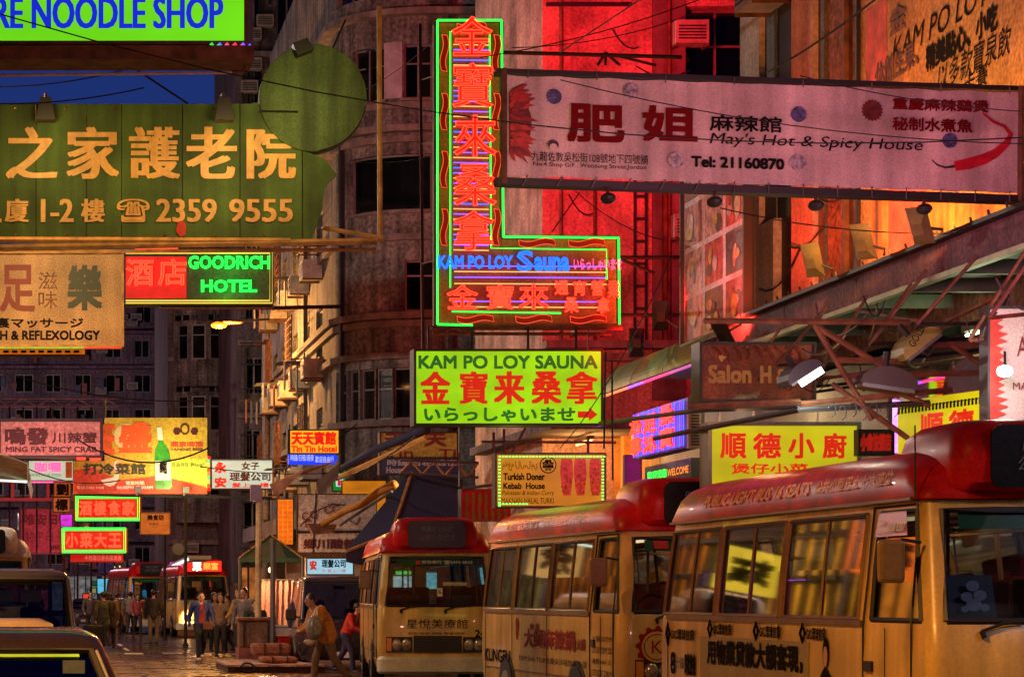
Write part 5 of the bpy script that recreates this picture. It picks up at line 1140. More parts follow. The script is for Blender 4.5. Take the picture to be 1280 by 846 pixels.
BUS_LV = [(.3, .94, .14, 7.1, .13), (.42, .985, .05, 7.2, .13), (.75, 1.0, 0, 7.24, .13), (1.1, 1.0, .0, 7.24, .13), (1.36, .99, .05, 7.22, .13),
          (1.40, .985, .07, 7.21, .13), (1.8, .95, .2, 7.17, .13), (2.22, .905, .36, 7.1, .13), (2.30, .90, .39, 7.08, .13)]
ROOF_LV = [(2.305, .935, .34, 7.1, .16), (2.34, .94, .34, 7.1, .17), (2.43, .932, .36, 7.09, .3), (2.53, .905, .42, 7.05, .34), (2.62, .84, .54, 6.97, .4), (2.685, .72, .72, 6.82, .42), (2.72, .55, .95, 6.6, .4), (2.735, .3, 1.3, 6.3, .28)]
BUS_YS = [.6, 1.22, 1.5, 3.36, 3.46, 5.26, 5.36, 6.9]          # edges: door window, then three long windows
BUS_XS = [-1, -.5, 0, .5, 1]
def make_bus(label, loc, rz, group='red roofed minibuses', detail=2, cream=None, seats=True):
    root = thing('minibus', label, 'minibus', loc, rz, group); cream = cream or M_cream
    skip = set()
    for k in (5, 6):
        for i in (0, 2, 4, 6): skip.add((k, 'L', i)); skip.add((k, 'R', i))
        for i in range(4): skip.add((k, 'F', i)); skip.add((k, 'B', i))
    mb, L_, st, n = shell(BUS_LV, BUS_XS, BUS_YS, skip, cap=False)
    # wheel arches are boxed dark recesses in front of the sill line
    body = mb.build('body', cream, root, local=True, smooth=False)
    me = body.data
    for p in me.polygons: p.use_smooth = True
    me.set_sharp_from_angle(angle=R(28)) if hasattr(me, 'set_sharp_from_angle') else None
    rm, RL, _, _ = shell(ROOF_LV, BUS_XS, BUS_YS, set()); roof = rm.build('roof', M_redroof, root, local=True, smooth=True); roof.data.set_sharp_from_angle(angle=R(40))
    g = MB(); g.tube([(-.945, .5, 2.31), (-.945, 7.0, 2.31)], .018, 5); g.tube([(.945, .5, 2.31), (.945, 7.0, 2.31)], .018, 5); g.build('gutter', M_alu, root, local=True)
    # windows
    def win(side, i, nm, slide=True):
        pm, A, B = pane_of(L_, st, n, 5, 7, side, i, i + 1, BUS_YS); sx = -1 if side == 'L' else 1
        fr = MB(); mid = [Vector(L_[6][0])] ; t = .022
        c_ = [A[0], A[-1], B[-1], B[0]]; ring = c_ + [c_[0]]
        for a, b in zip(ring, ring[1:]):
            mdd = None
            fr.tube([a + EX * sx * .0, b + EX * sx * .0] if abs(a.z - b.z) < .05 else [a, (a + b) / 2 + EX * sx * .007, b], t, 4)
        if slide:
            a = (A[0] + A[-1]) / 2; b = (B[0] + B[-1]) / 2; fr.tube([a - EX * sx * .01, (a + b) / 2 - EX * sx * .004, b - EX * sx * .01], .014, 4)
        w_ = fr.build('window', M_alu if slide else M_rubber, root, local=True)
        pm.v = [(v[0] - sx * .015, v[1], v[2]) for v in pm.v]; pm.build('pane', M_busglass, w_, local=True)
        return w_
    for i in (2, 4, 6): win('L', i, 'window'); win('R', i, 'window')
    win('L', 0, 'door_window', False); win('R', 0, 'door_window', False)
    for sd in ('F', 'B'):
        pm, A, B = pane_of(L_, st, n, 5, 7, sd, 0, 4, BUS_YS); fr = MB(); fr.tube(A + B[::-1] + [A[0]], .028, 5); sy = -1 if sd == 'F' else 1
        sc_ = fr.build('windscreen' if sd == 'F' else 'rear_window', M_rubber, root, local=True)
        pm.v = [(v[0], v[1] - sy * .012, v[2]) for v in pm.v]; pm.build('pane', M_screen, sc_, local=True)
    # green sun strip across the windscreen
    def scr(x, z, d=0):            # point on the raked windscreen
        t = (z - 1.4) / (2.22 - 1.4); y = .07 + (.36 - .07) * t if z > 1.8 else .07 + (.2 - .07) * (z - 1.4) / .4
        if z > 1.8: y = .2 + .16 * (z - 1.8) / .42
        return Vector((x, y + d, z))
    MB().quad(scr(-.66, 2.08, .03), scr(.66, 2.08, .03), scr(.65, 2.2, .03), scr(-.65, 2.2, .03)).build('sun_strip', mat('green sun strip', (.02, .2, .06), .5, grain=0), root, local=True)
    # header box with destination glass
    hd = [(2.36, .70, .30, 1.5, .2), (2.42, .72, .22, 1.6, .22), (2.62, .71, .2, 1.6, .22), (2.80, .68, .24, 1.5, .22), (2.87, .62, .34, 1.35, .22), (2.9, .5, .5, 1.2, .2)]
    hm, _, _, _ = shell(hd, [-1, 0, 1], [.6, .9, 1.2], set()); hb_ = hm.build('header_box', M_redroof, root, local=True, smooth=True); hb_.data.set_sharp_from_angle(angle=R(45))
    pts = []
    for cx_, cz_, a0 in ((.40, 2.46, -90), (.40, 2.76, 0), (-.40, 2.76, 90), (-.40, 2.46, 180)):
        for i in range(5): a = R(a0 + i * 22.5); pts.append((cx_ + .08 * math.cos(a), .2, cz_ + .08 * math.sin(a)))
    MB().prism(pts, (0, .03, 0)).build('glass_panel', mat('dark destination glass', (.012, .014, .014), .3, grain=.3, spec=.2), hb_, local=True).location = (0, -.03, 0)
    text('公共小型巴士', (-.3, .16, 2.5), EX, EZ, .6, .11, mat('faint grey letter', (.16, .16, .15), .5), hb_, local=True, slant=.15); text('PUBLIC LIGHT', (-.26, .16, 2.65), EX, EZ, .52, .08, mat('faint grey letter', (.1,) * 3), hb_, local=True, slant=.15)
    # doors: seam lines on both sides, handle
    for sx in (-1, 1):
        d = MB(); y0, y1 = .34, 1.36; X0 = sx * 1.004
        d.tube([(X0, y0 + .02, .5), (X0, y0 + .02, 1.36), (sx * .955, y0 + .06, 1.8), (sx * .91, y0 + .14, 2.27), (sx * .91, y1, 2.27), (sx * .955, y1, 1.8), (X0, y1, 1.36), (X0, y1, .5), (X0, y0 + .02, .5)], .009, 4)
        dr = d.build('door', M_rubber, root, local=True); MB().box(X0 - .02 if sx < 0 else X0, X0 if sx < 0 else X0 + .02, 1.14, 1.3, 1.0, 1.08).build('handle', M_black, dr, local=True)
    # trim strips, bumper, grille, lights
    for sx in (-1, 1):
        MB().box(sx * 1.0 - .008, sx * 1.0 + .008, 1.42, 6.95, 1.345, 1.395).build('window_sill_strip', M_alu, root, local=True)
        MB().box(sx * 1.0 - .006, sx * 1.0 + .006, .3, 6.95, .60, .62).build('trim_strip', M_alu, root, local=True)
    bm_, _, _, _ = shell([(.26, .97, -.02, .5, .16), (.3, 1.0, -.07, .5, .18), (.5, 1.0, -.07, .5, .18), (.55, .97, -.03, .5, .16)], [-1, 0, 1], [.2, .3, .35], set()); bm_.build('bumper', mat('pale bumper', (.5, .5, .38), .5, vary=.3), root, local=True, smooth=False)
    gr = MB().box(-.4, .4, -.012, .03, .62, .9).build('grille', M_black, root, local=True)
    for i in range(6): MB().box(-.39, .39, -.024, -.012, .64 + i * .042, .655 + i * .042).build('slat', M_dark, gr, local=True)
    for sx in (-1, 1):
        h = MB().box(min(sx * .42, sx * .86), max(sx * .42, sx * .86), -.006, .05, .62, .88).build('headlight', M_rubber, root, local=True)
        for q in (.52, .68): MB().ell((sx * q, -.005, .75), .085, .03, .1).build('reflector', M_lens, h, local=True, smooth=True)
        MB().box(min(sx * .77, sx * .85), max(sx * .77, sx * .85), -.015, .0, .64, .86).build('indicator', mat('amber lens', (.7, .25, .03), .3), h, local=True)
    # wipers, mirrors
    for x0_, x1_ in ((-.62, -.3), (.12, .45)):
        wpr = MB(); a = scr(x0_, 1.33, -.03); b = scr(x1_, 1.40, -.04); wpr.tube([a, a.lerp(b, .5) + EZ * .02, b], .013, 5); wpr.tube([a, a + Vector((.02, 0, -.05))], .02, 5); wpr.build('wiper', M_black, root, local=True)
    for sx in (-1, 1):
        mr = MB(); mr.tube([(sx * .96, .3, 1.98), (sx * 1.12, .22, 2.0), (sx * 1.17, .24, 1.93)], .014, 5); m_ = mr.build('mirror', M_black, root, local=True)
        q = MB(); q.box(sx * 1.2 - .10, sx * 1.2 + .10, .2, .27, 1.68, 2.0); q.build('mirror_head', mat('bronze mirror shell', (.2, .12, .04), .35, vary=.3, coat=.3), m_, local=True, bevel=.03)
    for x in (-.86, .86):
        for y in (1.95, 5.6):
            sx = 1 if x > 0 else -1
            ar = MB(); ar.prism([(sx * 1.006, y + .46 * math.cos(a), max(.3, .38 + .44 * math.sin(a))) for a in [math.pi * i / 12 for i in range(13)]] + [], (-sx * .01, 0, 0)); ar.build('wheel_arch', M_black, root, local=True)
            add_wheel(root, x + sx * .05, y, .37)
    for x in (-.35, .35): MB().tube([(x, 1.2, 2.1), (x, 6.6, 2.1)], .014, 5).build('grab_rail', M_bamboo, root, local=True)
    for y in (1.45, 3.1, 4.7): MB().tube([(-.3, y, .6), (-.3, y, 2.27)], .016, 5).build('grab_pole', M_bamboo, root, local=True)
    for y in (.9, 3.42, 5.3, 6.9): MB().tube([(-1.003, y, .45), (-1.003, y, 1.34)], .004, 4).build('panel_seam', M_rubber, root, local=True)
    for y in (2.2, 3.1, 4.2, 5.0, 6.1, 6.7): MB().box(-.925, -.92, y - .16, y + .16, 1.44, 1.52 + .06 * (y % 1)).build('window_sticker', M_alu, root, local=True)
    # inside: floor, lining, seats, dash, steering wheel
    MB().box(-.9, .9, .4, 7.0, .55, .62).build('floor', M_dark, root, local=True)
    MB().box(-.86, .86, .55, 6.95, 2.27, 2.3).build('ceiling', M_inter, root, local=True)
    MB().box(-.82, .82, .22, .62, 1.15, 1.38).build('dashboard', M_black, root, local=True)
    MB().tube([(-.45 + .19 * math.cos(a), .68 + .06 * math.sin(a), 1.42 + .17 * math.sin(a)) for a in [i * math.pi / 6 for i in range(13)]], .014, 5).build('steering_wheel', M_black, root, local=True)
    k = 0
    if seats:
        for y in ([1.15] + [1.95 + .82 * i for i in range(6)]):
            for x in ((-.62, -.2, .62) if y > 1.2 else (-.45, .5)):
                sb = MB(); sb.box(x - .2, x + .2, y, y + .1, 1.0, 1.72 if y > 1.2 else 1.62); sb.box(x - .2, x + .2, y - .42, y, .95, 1.07)
                if k == 0: s0 = sb.build('seat', M_seat, root, local=True, bevel=.04); k = (x, y)
                else: sb.build('seat', M_seat if y > 1.2 else M_dark, root, local=True, bevel=.04)
    return root
def side_text(bus, st_, ynear, yfar, z0, z1, m, x=-1.006, **k):
    """writing along the driver's side, read from the rear to the front"""
    return text(st_, (x, yfar, z0), FU, EZ, yfar - ynear, z1 - z0, m, bus, local=True, eps=.003, **k)
def front_text(bus, st_, x0, x1, z0, z1, m, **k): return text(st_, (x0, -.004, z0), EX, EZ, x1 - x0, z1 - z0, m, bus, local=True, eps=.004, **k)
def roof_text(bus, st_, ynear, yfar, z, h, m, **k):
    u = FU; v = Vector((.36, 0, .93)).normalized(); return text(st_, (-.942, yfar, z + .055), u, v, yfar - ynear, h, m, bus, local=True, eps=.003, **k)
def place(px, Z): return (X(px, Z), Z, 0)
def busloc(px_front, Zf, ang):                      # near (driver side) front corner at the given column
    x = X(px_front, Zf); return (x + math.cos(ang) * 1.0, Zf + math.sin(ang) * 1.0, 0)
M_rooft = mat('orange roof lettering', (1, .4, .08), .6, grain=0)
# nearest minibus
b1 = make_bus('nearest red roofed minibus with black finance advertising along its amber side', busloc(1163, 17.4, R(1.)), R(1.))
roof_text(b1, 'PUBLIC LIGHT BUS 16 SEATS', 2.85, 5.9, 2.375, .125, M_rooft, slant=.3, bold=.04); roof_text(b1, '公共小型巴士十六座位', .95, 2.7, 2.375, .125, M_rooft, bold=.03)
M_adb = mat('black advert print', (.01, .006, .003), .8, grain=0, spec=.05)
def diamond(bus, y, z, h, w_):
    for k_, s_ in enumerate((1., .62)):
        q = [( -1.009, y + w_ * s_, z), (-1.009, y, z + h * s_), (-1.009, y - w_ * s_, z), (-1.009, y, z - h * s_)]
        MB().tube([q[0], q[1], q[2], q[3], q[0]], .008 if k_ == 0 else .007, 4).build('diamond_mark', M_adb, bus, local=True)
for yf_, yn_ in ((6.95, 5.95), (5.5, 4.75), (4.1, 3.35), (2.85, 2.2)):
    small = yf_ < 6.5; z_ = 1.27 if small else 1.2
    diamond(b1, yf_ - .08, z_, .085 if small else .12, .075); side_text(b1, 'GIC環球信貸', yn_, yf_ - .18, z_ - .055, z_ + .055, M_adb, bold=.025)
MB().box(-1.008, -1.002, 2.62, 5.75, .7, 1.2).build('advert_panel', mat('olive advert panel', (.3, .24, .09), .5, vary=.2), b1, local=True)
side_text(b1, '用物業貸款大額套現，', 2.75, 5.5, .93, 1.17, M_adb, x=-1.011, bold=.045)
side_text(b1, '8', 6.6, 6.78, .8, 1.02, M_adb, bold=.05); side_text(b1, '分鐘', 6.3, 6.57, .86, .98, M_adb); side_text(b1, '即批熱線', 5.9, 6.28, .8, 1.02, M_adb, bold=.03)
# printed woman's head and shoulders on the side advert
mb = MB(); mb.poly([(-1.009, 2.2 + .075 * math.cos(a), 1.12 + .13 * math.sin(a)) for a in [i * math.pi / 8 for i in range(16)]]); mb.build('portrait_print', M_adb, b1, local=True)
mb = MB(); mb.poly([(-1.012, 2.2 + .05 * math.cos(a), 1.09 + .085 * math.sin(a)) for a in [i * math.pi / 8 for i in range(16)]]); mb.build('portrait_print', mat('skin print', (.5, .27, .17), .5), b1, local=True)
mb = MB(); mb.poly([(-1.011, 2.2 + a, z) for a, z in ((-.2, .6), (.2, .6), (.19, .86), (.1, .95), (.03, 1.0), (-.03, 1.0), (-.1, .95), (-.19, .86))]); mb.build('portrait_print', M_adb, b1, local=True)
t_ = MB().quad((-.915, 1.2, 2.12), (-.935, .66, 2.12), (-.925, .7, 2.26), (-.905, 1.2, 2.26)); 
MB().poly([(-.958, 1.22, 2.04), (-.958, .56, 2.04), (-.925, .66, 2.225), (-.925, 1.22, 2.225)]).build('door_sticker', mat('red phone sticker', (.55, .04, .02), .4, grain=.1), b1, local=True)
text('8108 8387', (-.965, .95, 2.07), FU, Vector((.2, 0, 1)), .36, .07, M_whitep, b1, local=True, bold=.03); text('全港電力服務', (-.965, 1.2, 2.06), FU, Vector((.2, 0, 1)), .24, .03, M_whitep, b1, local=True); text('e服務', (-.955, 1.18, 2.12), FU, Vector((.2, 0, 1)), .14, .05, M_whitep, b1, local=True)
MB().quad((-1.007, 1.3, .55), (-1.007, .42, .55), (-1.007, .42, .95), (-1.007, 1.3, .95)).build('door_panel_print', mat('olive advert panel', (1,)), b1, local=True)
MB().tube([(-.95, .42, 2.3), (-.96, .40, 2.85)], .006, 4).build('aerial', M_black, b1, local=True)
# dashboard board with a purple picture, papers
MB().quad((-.72, .34, 1.42), (-.38, .32, 1.42), (-.38, .42, 1.74), (-.72, .44, 1.74)).build('dash_board_card', mat('violet card', (.03, .02, .1), .5), b1, local=True)
for q, (dx, dz, rr) in enumerate(((0, .08, .05), (-.05, .0, .045), (.05, .01, .05), (0, -.06, .06), (-.07, -.09, .03), (.08, -.08, .035))): MB().poly([(-.55 + dx + rr * math.cos(a), .335 + .0 * q + dz * .2, 1.58 + dz + rr * .8 * math.sin(a)) for a in [i * math.pi / 6 for i in range(12)]]).build('card_print', mat('lilac print', (.7, .65, 1), .5), b1, local=True)
# middle minibus
b2 = make_bus('middle minibus with dark red restaurant advertising and a round letter K crest', busloc(778, 26.3, R(2.)), R(2.))
roof_text(b2, 'PUBLIC LIGHT BUS', 4.2, 6.0, 2.375, .1, M_rooft, slant=.3, bold=.03); roof_text(b2, '公共小型巴士十六座位', 1.8, 4.0, 2.375, .1, M_rooft)
M_rad = mat('dark red advert print', (.28, .012, .01), .7, grain=0, spec=.1)
side_text(b2, '大師麻辣鍋', 2.0, 4.6, .92, 1.17, M_rad, bold=.03); side_text(b2, '火鍋', 1.55, 1.95, .94, 1.08, M_rad, bold=.03); side_text(b2, 'TSIM SHA TSUI 九龍尖沙咀加拿分道', 1.5, 4.9, .74, .82, M_adb)
side_text(b2, 'KUNGFU', 5.4, 6.9, .68, .86, M_adb, bold=.03)
for i in range(3):
    yy = 4.75 - i * .0; 
for yy, hh_ in ((5.0, .3), (4.2, .16), (3.9, .16)):
    MB().poly([(-1.0075, yy + .08 * math.cos(a), 1.2 + (hh_ - .1) * math.sin(a) * (1 if math.sin(a) < 0 else .5)) for a in [i * math.pi / 8 for i in range(16)]]).build('advert_shape', M_rad, b2, local=True)
for i, s_ in enumerate(('火鍋 5OTM', '25TUO7.20KM 200', '海鮮 HH 火', '127UO 7.20KM')): side_text(b2, s_, .42, 1.25, 1.06 - i * .13, 1.13 - i * .13, M_adb)
cr = []
for i in range(48): a = -i * math.pi / 24; r__ = .235 if i % 4 < 2 else .2; cr.append((-.62 + r__ * math.cos(a), -.006, 1.02 + r__ * math.sin(a)))
MB().poly(cr).build('crest_print', M_rad, b2, local=True); MB().poly([(-.62 + .17 * math.cos(-a), -.009, 1.02 + .17 * math.sin(-a)) for a in [i * math.pi / 12 for i in range(24)]]).build('crest_print', M_cream, b2, local=True)
MB().tube([(-.62 + .14 * math.cos(-a), -.011, 1.02 + .14 * math.sin(-a)) for a in [i * math.pi / 12 for i in range(25)]], .006, 4).build('crest_print', M_rad, b2, local=True)
text('K', (-.68, -.011, .95), EX, EZ, .12, .14, M_rad, b2, local=True)
front_text(b2, '海鮮酒家 海鮮火鍋', -.85, .3, .60, .68, M_rad, bold=.03); front_text(b2, 'KING', -.2, .25, .86, .94, M_rad, bold=.04)
MB().quad((-.56, .3, 2.1), (-.4, .3, 2.1), (-.4, .34, 2.19), (-.56, .34, 2.19)).build('strip_badge', mat('red badge', (.5, .03, .03), .5), b2, local=True)
# far minibus of the front row, seen square on
b3 = make_bus('third minibus seen square on with a green sun strip and dark destination glass', busloc(472, 40.4, R(-5.)), R(-5.))
front_text(b3, '星悅美療館', -.52, .5, 1.02, 1.18, M_adb); front_text(b3, '美容·美甲·美睫 專業護理', -.5, .45, .92, .96, M_adb); front_text(b3, '24', .62, .8, .88, 1.0, M_adb, bold=.03)
text('東南車行 ☎2475 4833', (-.25, .28, 2.1), EX, Vector((0, .35, 1)), .85, .07, mat('pale strip letter', (.55, .6, .5), .5, grain=0), b3, local=True, bold=.02)
MB().quad((-.34, .285, 2.095), (-.27, .285, 2.095), (-.27, .31, 2.165), (-.34, .31, 2.165)).build('strip_badge', mat('red badge', (1,)), b3, local=True)
MB().quad((.0, .1, 1.56), (.09, .1, 1.56), (.09, .13, 1.7), (.0, .13, 1.7)).build('number_card', M_whitep, b3, local=True); text('6', (.02, .09, 1.6), EX, EZ, .05, .08, M_ink, b3, local=True)
MB().quad((.1, .16, 1.74), (.5, .16, 1.74), (.5, .18, 1.8), (.1, .18, 1.8)).build('route_card', mat('cream card', (.5, .48, .4), .6), b3, local=True)
# glowing panels at the rear stand in for lit shop windows seen through
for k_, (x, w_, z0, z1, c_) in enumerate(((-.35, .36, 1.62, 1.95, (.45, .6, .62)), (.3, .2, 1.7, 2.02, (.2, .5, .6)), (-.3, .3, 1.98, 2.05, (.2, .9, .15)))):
    MB().box(x, x + w_, 6.98, 7.0, z0, z1).build('shop_light_panel', glow('shop light stand-in %d' % k_, c_, .55, .4, 9), b3, local=True)  # glow put on panels in place of shop light beyond the bus
# interior lamps of the buses (dim, one tube each)
for bus, c_, p_ in ((b1, (1, .55, .2), 5), (b2, (1, .35, .15), 5), (b3, (.6, .9, .8), 3)):
    tb = MB().tube([(0, 2.5, 2.24), (0, 3.4, 2.24)], .02, 6).build('ceiling_tube', glow('dim saloon tube', (1, .7, .4), 1.2), bus, local=True)
    l_ = light('POINT', 'saloon_light', (0, 0, 0), p_, c_, None, .3); l_.parent = bus; l_.location = (0, 3, 2.1)
MB().quad((-.5, 4.9, 1.5), (-.5, 4.2, 1.5), (-.5, 4.2, 1.73), (-.5, 4.9, 1.73)).build('lit_screen', glow('magenta screen', (.5, .03, .8), 4.), b1, local=True)
# distant minibuses
b4 = make_bus('distant minibus with a lit red header and one glaring headlamp', (X(255, 88), 88, 0), R(3), cream=M_cream)
MB().box(-.66, .66, .1, .19, 2.42, 2.82).build('lit_header', glow('lit header red', (1, .03, .015), .9), b4, local=True)
text('眾', (-.42, .09, 2.44), EX, EZ, .34, .36, glow('white green character', (.7, 1, .75), 2.5), b4, local=True, bold=.06); text('樂富', (-.02, .09, 2.48), EX, EZ, .55, .28, glow('orange header letter', (1, .25, .03), 2), b4, local=True, bold=.04)
lm = MB().ell((-.62, -.04, .78), .12, .04, .12).build('lit_headlamp', glow('glaring headlamp', (1, .6, .25), 9), b4, local=True)
l_ = light('SPOT', 'headlamp_beam', (0, 0, 0), 1500, (1, .55, .22), None, .1, None, 110, 1); l_.parent = b4; l_.location = (-.62, -.15, .78); l_.rotation_euler = (R(78), 0, 0)
b5 = make_bus('distant unlit minibus behind the man in dark clothes', (X(192, 96), 97, 0), R(6), seats=False)
# cars -------------------------------------------------------------------------
def make_car(label, loc, rz, paintm, Lc=4.5, Wc=.86, zb=.92, zr=1.40, name='sedan_car', cat='car', group='cars queuing beside the camera', van=False, cab=None):
    t = thing(name, label, cat, loc, rz, group)
    h = zb
    xs = [-1, -.5, 0, .5, 1]; ys = [.5, .9, 1.4, 2.4, 3.3, Lc - .5]
    if not van:
        lv = [(.2, Wc - .06, .1, Lc - .1, .2), (.35, Wc, .02, Lc - .02, .25), (.6, Wc, 0, Lc, .28), (.78, Wc - .03, .04, Lc - .03, .3), (.86, Wc - .1, .12, Lc - .1, .3)]
        cabl = [(.84, Wc - .06, .95, Lc - .35, .09), (.9, Wc - .08, 1.0, Lc - .4, .09), (zr - .12, Wc - .24, 1.72, Lc - 1.1, .08), (zr - .05, Wc - .27, 1.8, Lc - 1.2, .1), (zr, Wc - .38, 1.98, Lc - 1.4, .12)]
        ys2 = [1.9, 2.05, 2.95, 3.05, 3.3]
    else:
        lv = [(.25, Wc - .05, .1, Lc - .05, .2), (.4, Wc, .0, Lc, .22), (.8, Wc, 0, Lc, .22), (1.02, Wc - .02, .06, Lc, .22)]
        cabl = [(1.02, Wc - .02, .1, Lc - .01, .06), (1.08, Wc - .03, .2, Lc - .02, .06), (zr - .12, Wc - .1, .68, Lc - .08, .06), (zr - .05, Wc - .14, .8, Lc - .12, .14), (zr, Wc - .3, 1.1, Lc - .3, .18)]
        ys2 = [1.1, 1.2, 2.3, 2.4, Lc - .4]
    mb, _, _, _ = shell(lv, xs, ys, set()); bo = mb.build('body', paintm, t, local=True, smooth=True); bo.data.set_sharp_from_angle(angle=R(35))
    sk = {(1, 'F', i) for i in range(4)} | {(1, 'B', i) for i in range(4)} | {(1, s_, i) for s_ in 'LR' for i in (1, 3)} | {(1, s_, 0) for s_ in 'LR'}
    mb, L_, st, n = shell(cabl, xs, ys2, sk, cap=True); cb = mb.build('cabin', cab or paintm, t, local=True, smooth=True); cb.data.set_sharp_from_angle(angle=R(35))
    pm, A, B = pane_of(L_, st, n, 1, 2, 'F', 0, 4, ys2); fr = MB(); fr.tube(A + B[::-1] + [A[0]], .022, 5); ws = fr.build('windscreen', M_rubber, t, local=True); pm.v = [(x, y + .012, z) for x, y, z in pm.v]; pm.build('pane', M_carglass, ws, local=True)
    pm, A2, B2 = pane_of(L_, st, n, 1, 2, 'B', 0, 4, ys2); pm.build('rear_window', M_carglass, t, local=True)
    for s_ in 'LR':
        for i in (0, 1, 3): pm, _, _ = pane_of(L_, st, n, 1, 2, s_, i, i + 1, ys2); pm.build('side_window', M_carglass, t, local=True)
    for x in (-Wc + .06, Wc - .06):
        for y in (.85, Lc - .9): add_wheel(t, x, y, .31 if not van else .34, .2)
    for sx in (-1, 1):
        yM = 1.25 if not van else .55; zM = zb - .04 if not van else 1.12
        mr = MB(); mr.tube([(sx * (Wc - .1), yM + .1, zM - .02), (sx * (Wc + .06), yM + .04, zM + .02)], .02, 5); m_ = mr.build('mirror', M_black, t, local=True); MB().box(sx * (Wc + .14) - .11, sx * (Wc + .14) + .11, yM, yM + .08, zM - .06, zM + (.09 if not van else .17)).build('mirror_head', M_black, m_, local=True, bevel=.03)
        MB().ell((sx * (Wc - .24), .03, .62), .16, .06, .08).build('headlight', M_lens, t, local=True, smooth=True)
    MB().box(-.35, .35, -.015, .04, .5, .66).build('grille', M_black, t, local=True); MB().box(-.26, .26, -.03, -.01, .3, .42).build('number_plate', M_whitep, t, local=True)
    MB().box(-Wc + .1, Wc - .1, 1.1 if not van else .5, 1.35 if not van else .75, zb - .1, zb + .02).build('dashboard', M_black, t, local=True)
    for x in (-.38, .38):
        y = 2.3 if not van else 1.5; MB().box(x - .22, x + .22, y, y + .12, .5, zb + .28).build('seat', M_dark, t, local=True, bevel=.05)
        MB().box(x - .12, x + .12, y + .02, y + .1, zb + .3, zb + .45).build('headrest', M_dark, t, local=True, bevel=.04)
    MB().tube([(.38 + .17 * math.cos(a), (1.75 if not van else 1.0) + .05 * math.sin(a), zb + .02 + .15 * math.sin(a)) for a in [i * math.pi / 6 for i in range(13)]], .013, 5).build('steering_wheel', M_black, t, local=True)
    for sx, k_ in ((-1, 0), (1, -1)): MB().tube([A[k_] + Vector((sx * .03, -.02, 0)), B[k_] + Vector((sx * .03, -.02, 0)), B[k_] + Vector((sx * .06, .9, .03))], .011, 5).build('pillar_trim', M_rim, t, local=True)
    for x0_ in (-.5, .1): a_ = A[2].lerp(B[2], .04); MB().tube([(x0_, a_.y - .04, a_.z - .02), (x0_ + .45, a_.y + .02, a_.z + .06)], .009, 4).build('wiper', M_black, t, local=True)
    m2 = A[2].lerp(B[2], .88); MB().box(-.12, .12, m2.y + .1, m2.y + .13, m2.z - .07, m2.z).build('inside_mirror', M_black, t, local=True, bevel=.01)
    MB().quad(A[1].lerp(B[1], .93) * 1.0 + Vector((-.2, -.012, 0)), A[-2].lerp(B[-2], .93) + Vector((.2, -.012, 0)), A[-2].lerp(B[-2], .97) + Vector((.2, -.012, 0)), A[1].lerp(B[1], .97) + Vector((-.2, -.012, 0))).build('sun_strip', mat('lime screen strip', (.25, .6, .08), .4) if not van else M_black, t, local=True)
    return t
M_cardark = mat('dark bronze car paint', (.03, .02, .013), .22, .3, vary=.3, grain=.2, coat=.8, gscale=50)
M_caror = mat('silver car paint', (.7, .5, .3), .3, .3, vary=.2, grain=.2, coat=.6, gscale=50)
M_vanp = mat('blue grey van paint', (.045, .035, .065), .3, .2, vary=.25, grain=.25, coat=.5, gscale=40)
c1 = make_car('nearest dark car with a lime strip across the top of its windscreen', (-.3, 11.6, 0), 0, M_cardark)
c2 = make_car('second car of the queue, its silver roof lit orange', (-.55, 16.9, 0), 0, M_caror)
c3 = make_car('blue grey van behind the two cars with papers in its windscreen', (-.55, 23.4, 0), 0, M_vanp, 4.7, .87, 1.02, 1.86, 'van', 'van', 'cars queuing beside the camera', True)
for x in (.0, .28): MB().box(x, x + .2, .66, .67, 1.52, 1.64).build('paper', mat('pale paper', (.5, .5, .42), .7), c3, local=True)
MB().box(.38, .5, 1.42, 1.43, 1.17, 1.24).build('paper', mat('bluish paper', (.3, .4, .45), .7), c1, local=True)
b6 = make_bus('cream topped coach with a pale roof at the head of the car queue', (-1.3, 46, 0), 0, 'cars queuing beside the camera', seats=False)
for ch in b6.children_recursive:
    if ch.type == 'MESH' and ch.data.materials and ch.data.materials[0] == M_redroof: ch.data.materials[0] = mat('pale cream coach roof', (.55, .45, .33), .4, vary=.3)
b6.name = 'coach'; b6['category'] = 'coach'
c5 = make_car('small red taxi far down the street past the strolling couple', (X(150, 100), 100, 0), R(2), mat('taxi red', (.45, .02, .02), .3, coat=.5), name='taxi', cat='taxi', group='far traffic')
c6 = make_car('dark car farthest down the street beside the red taxi', (X(108, 112), 112, 0), 0, mat('dull grey car paint', (.1, .1, .1), .3, coat=.5), group='far traffic')
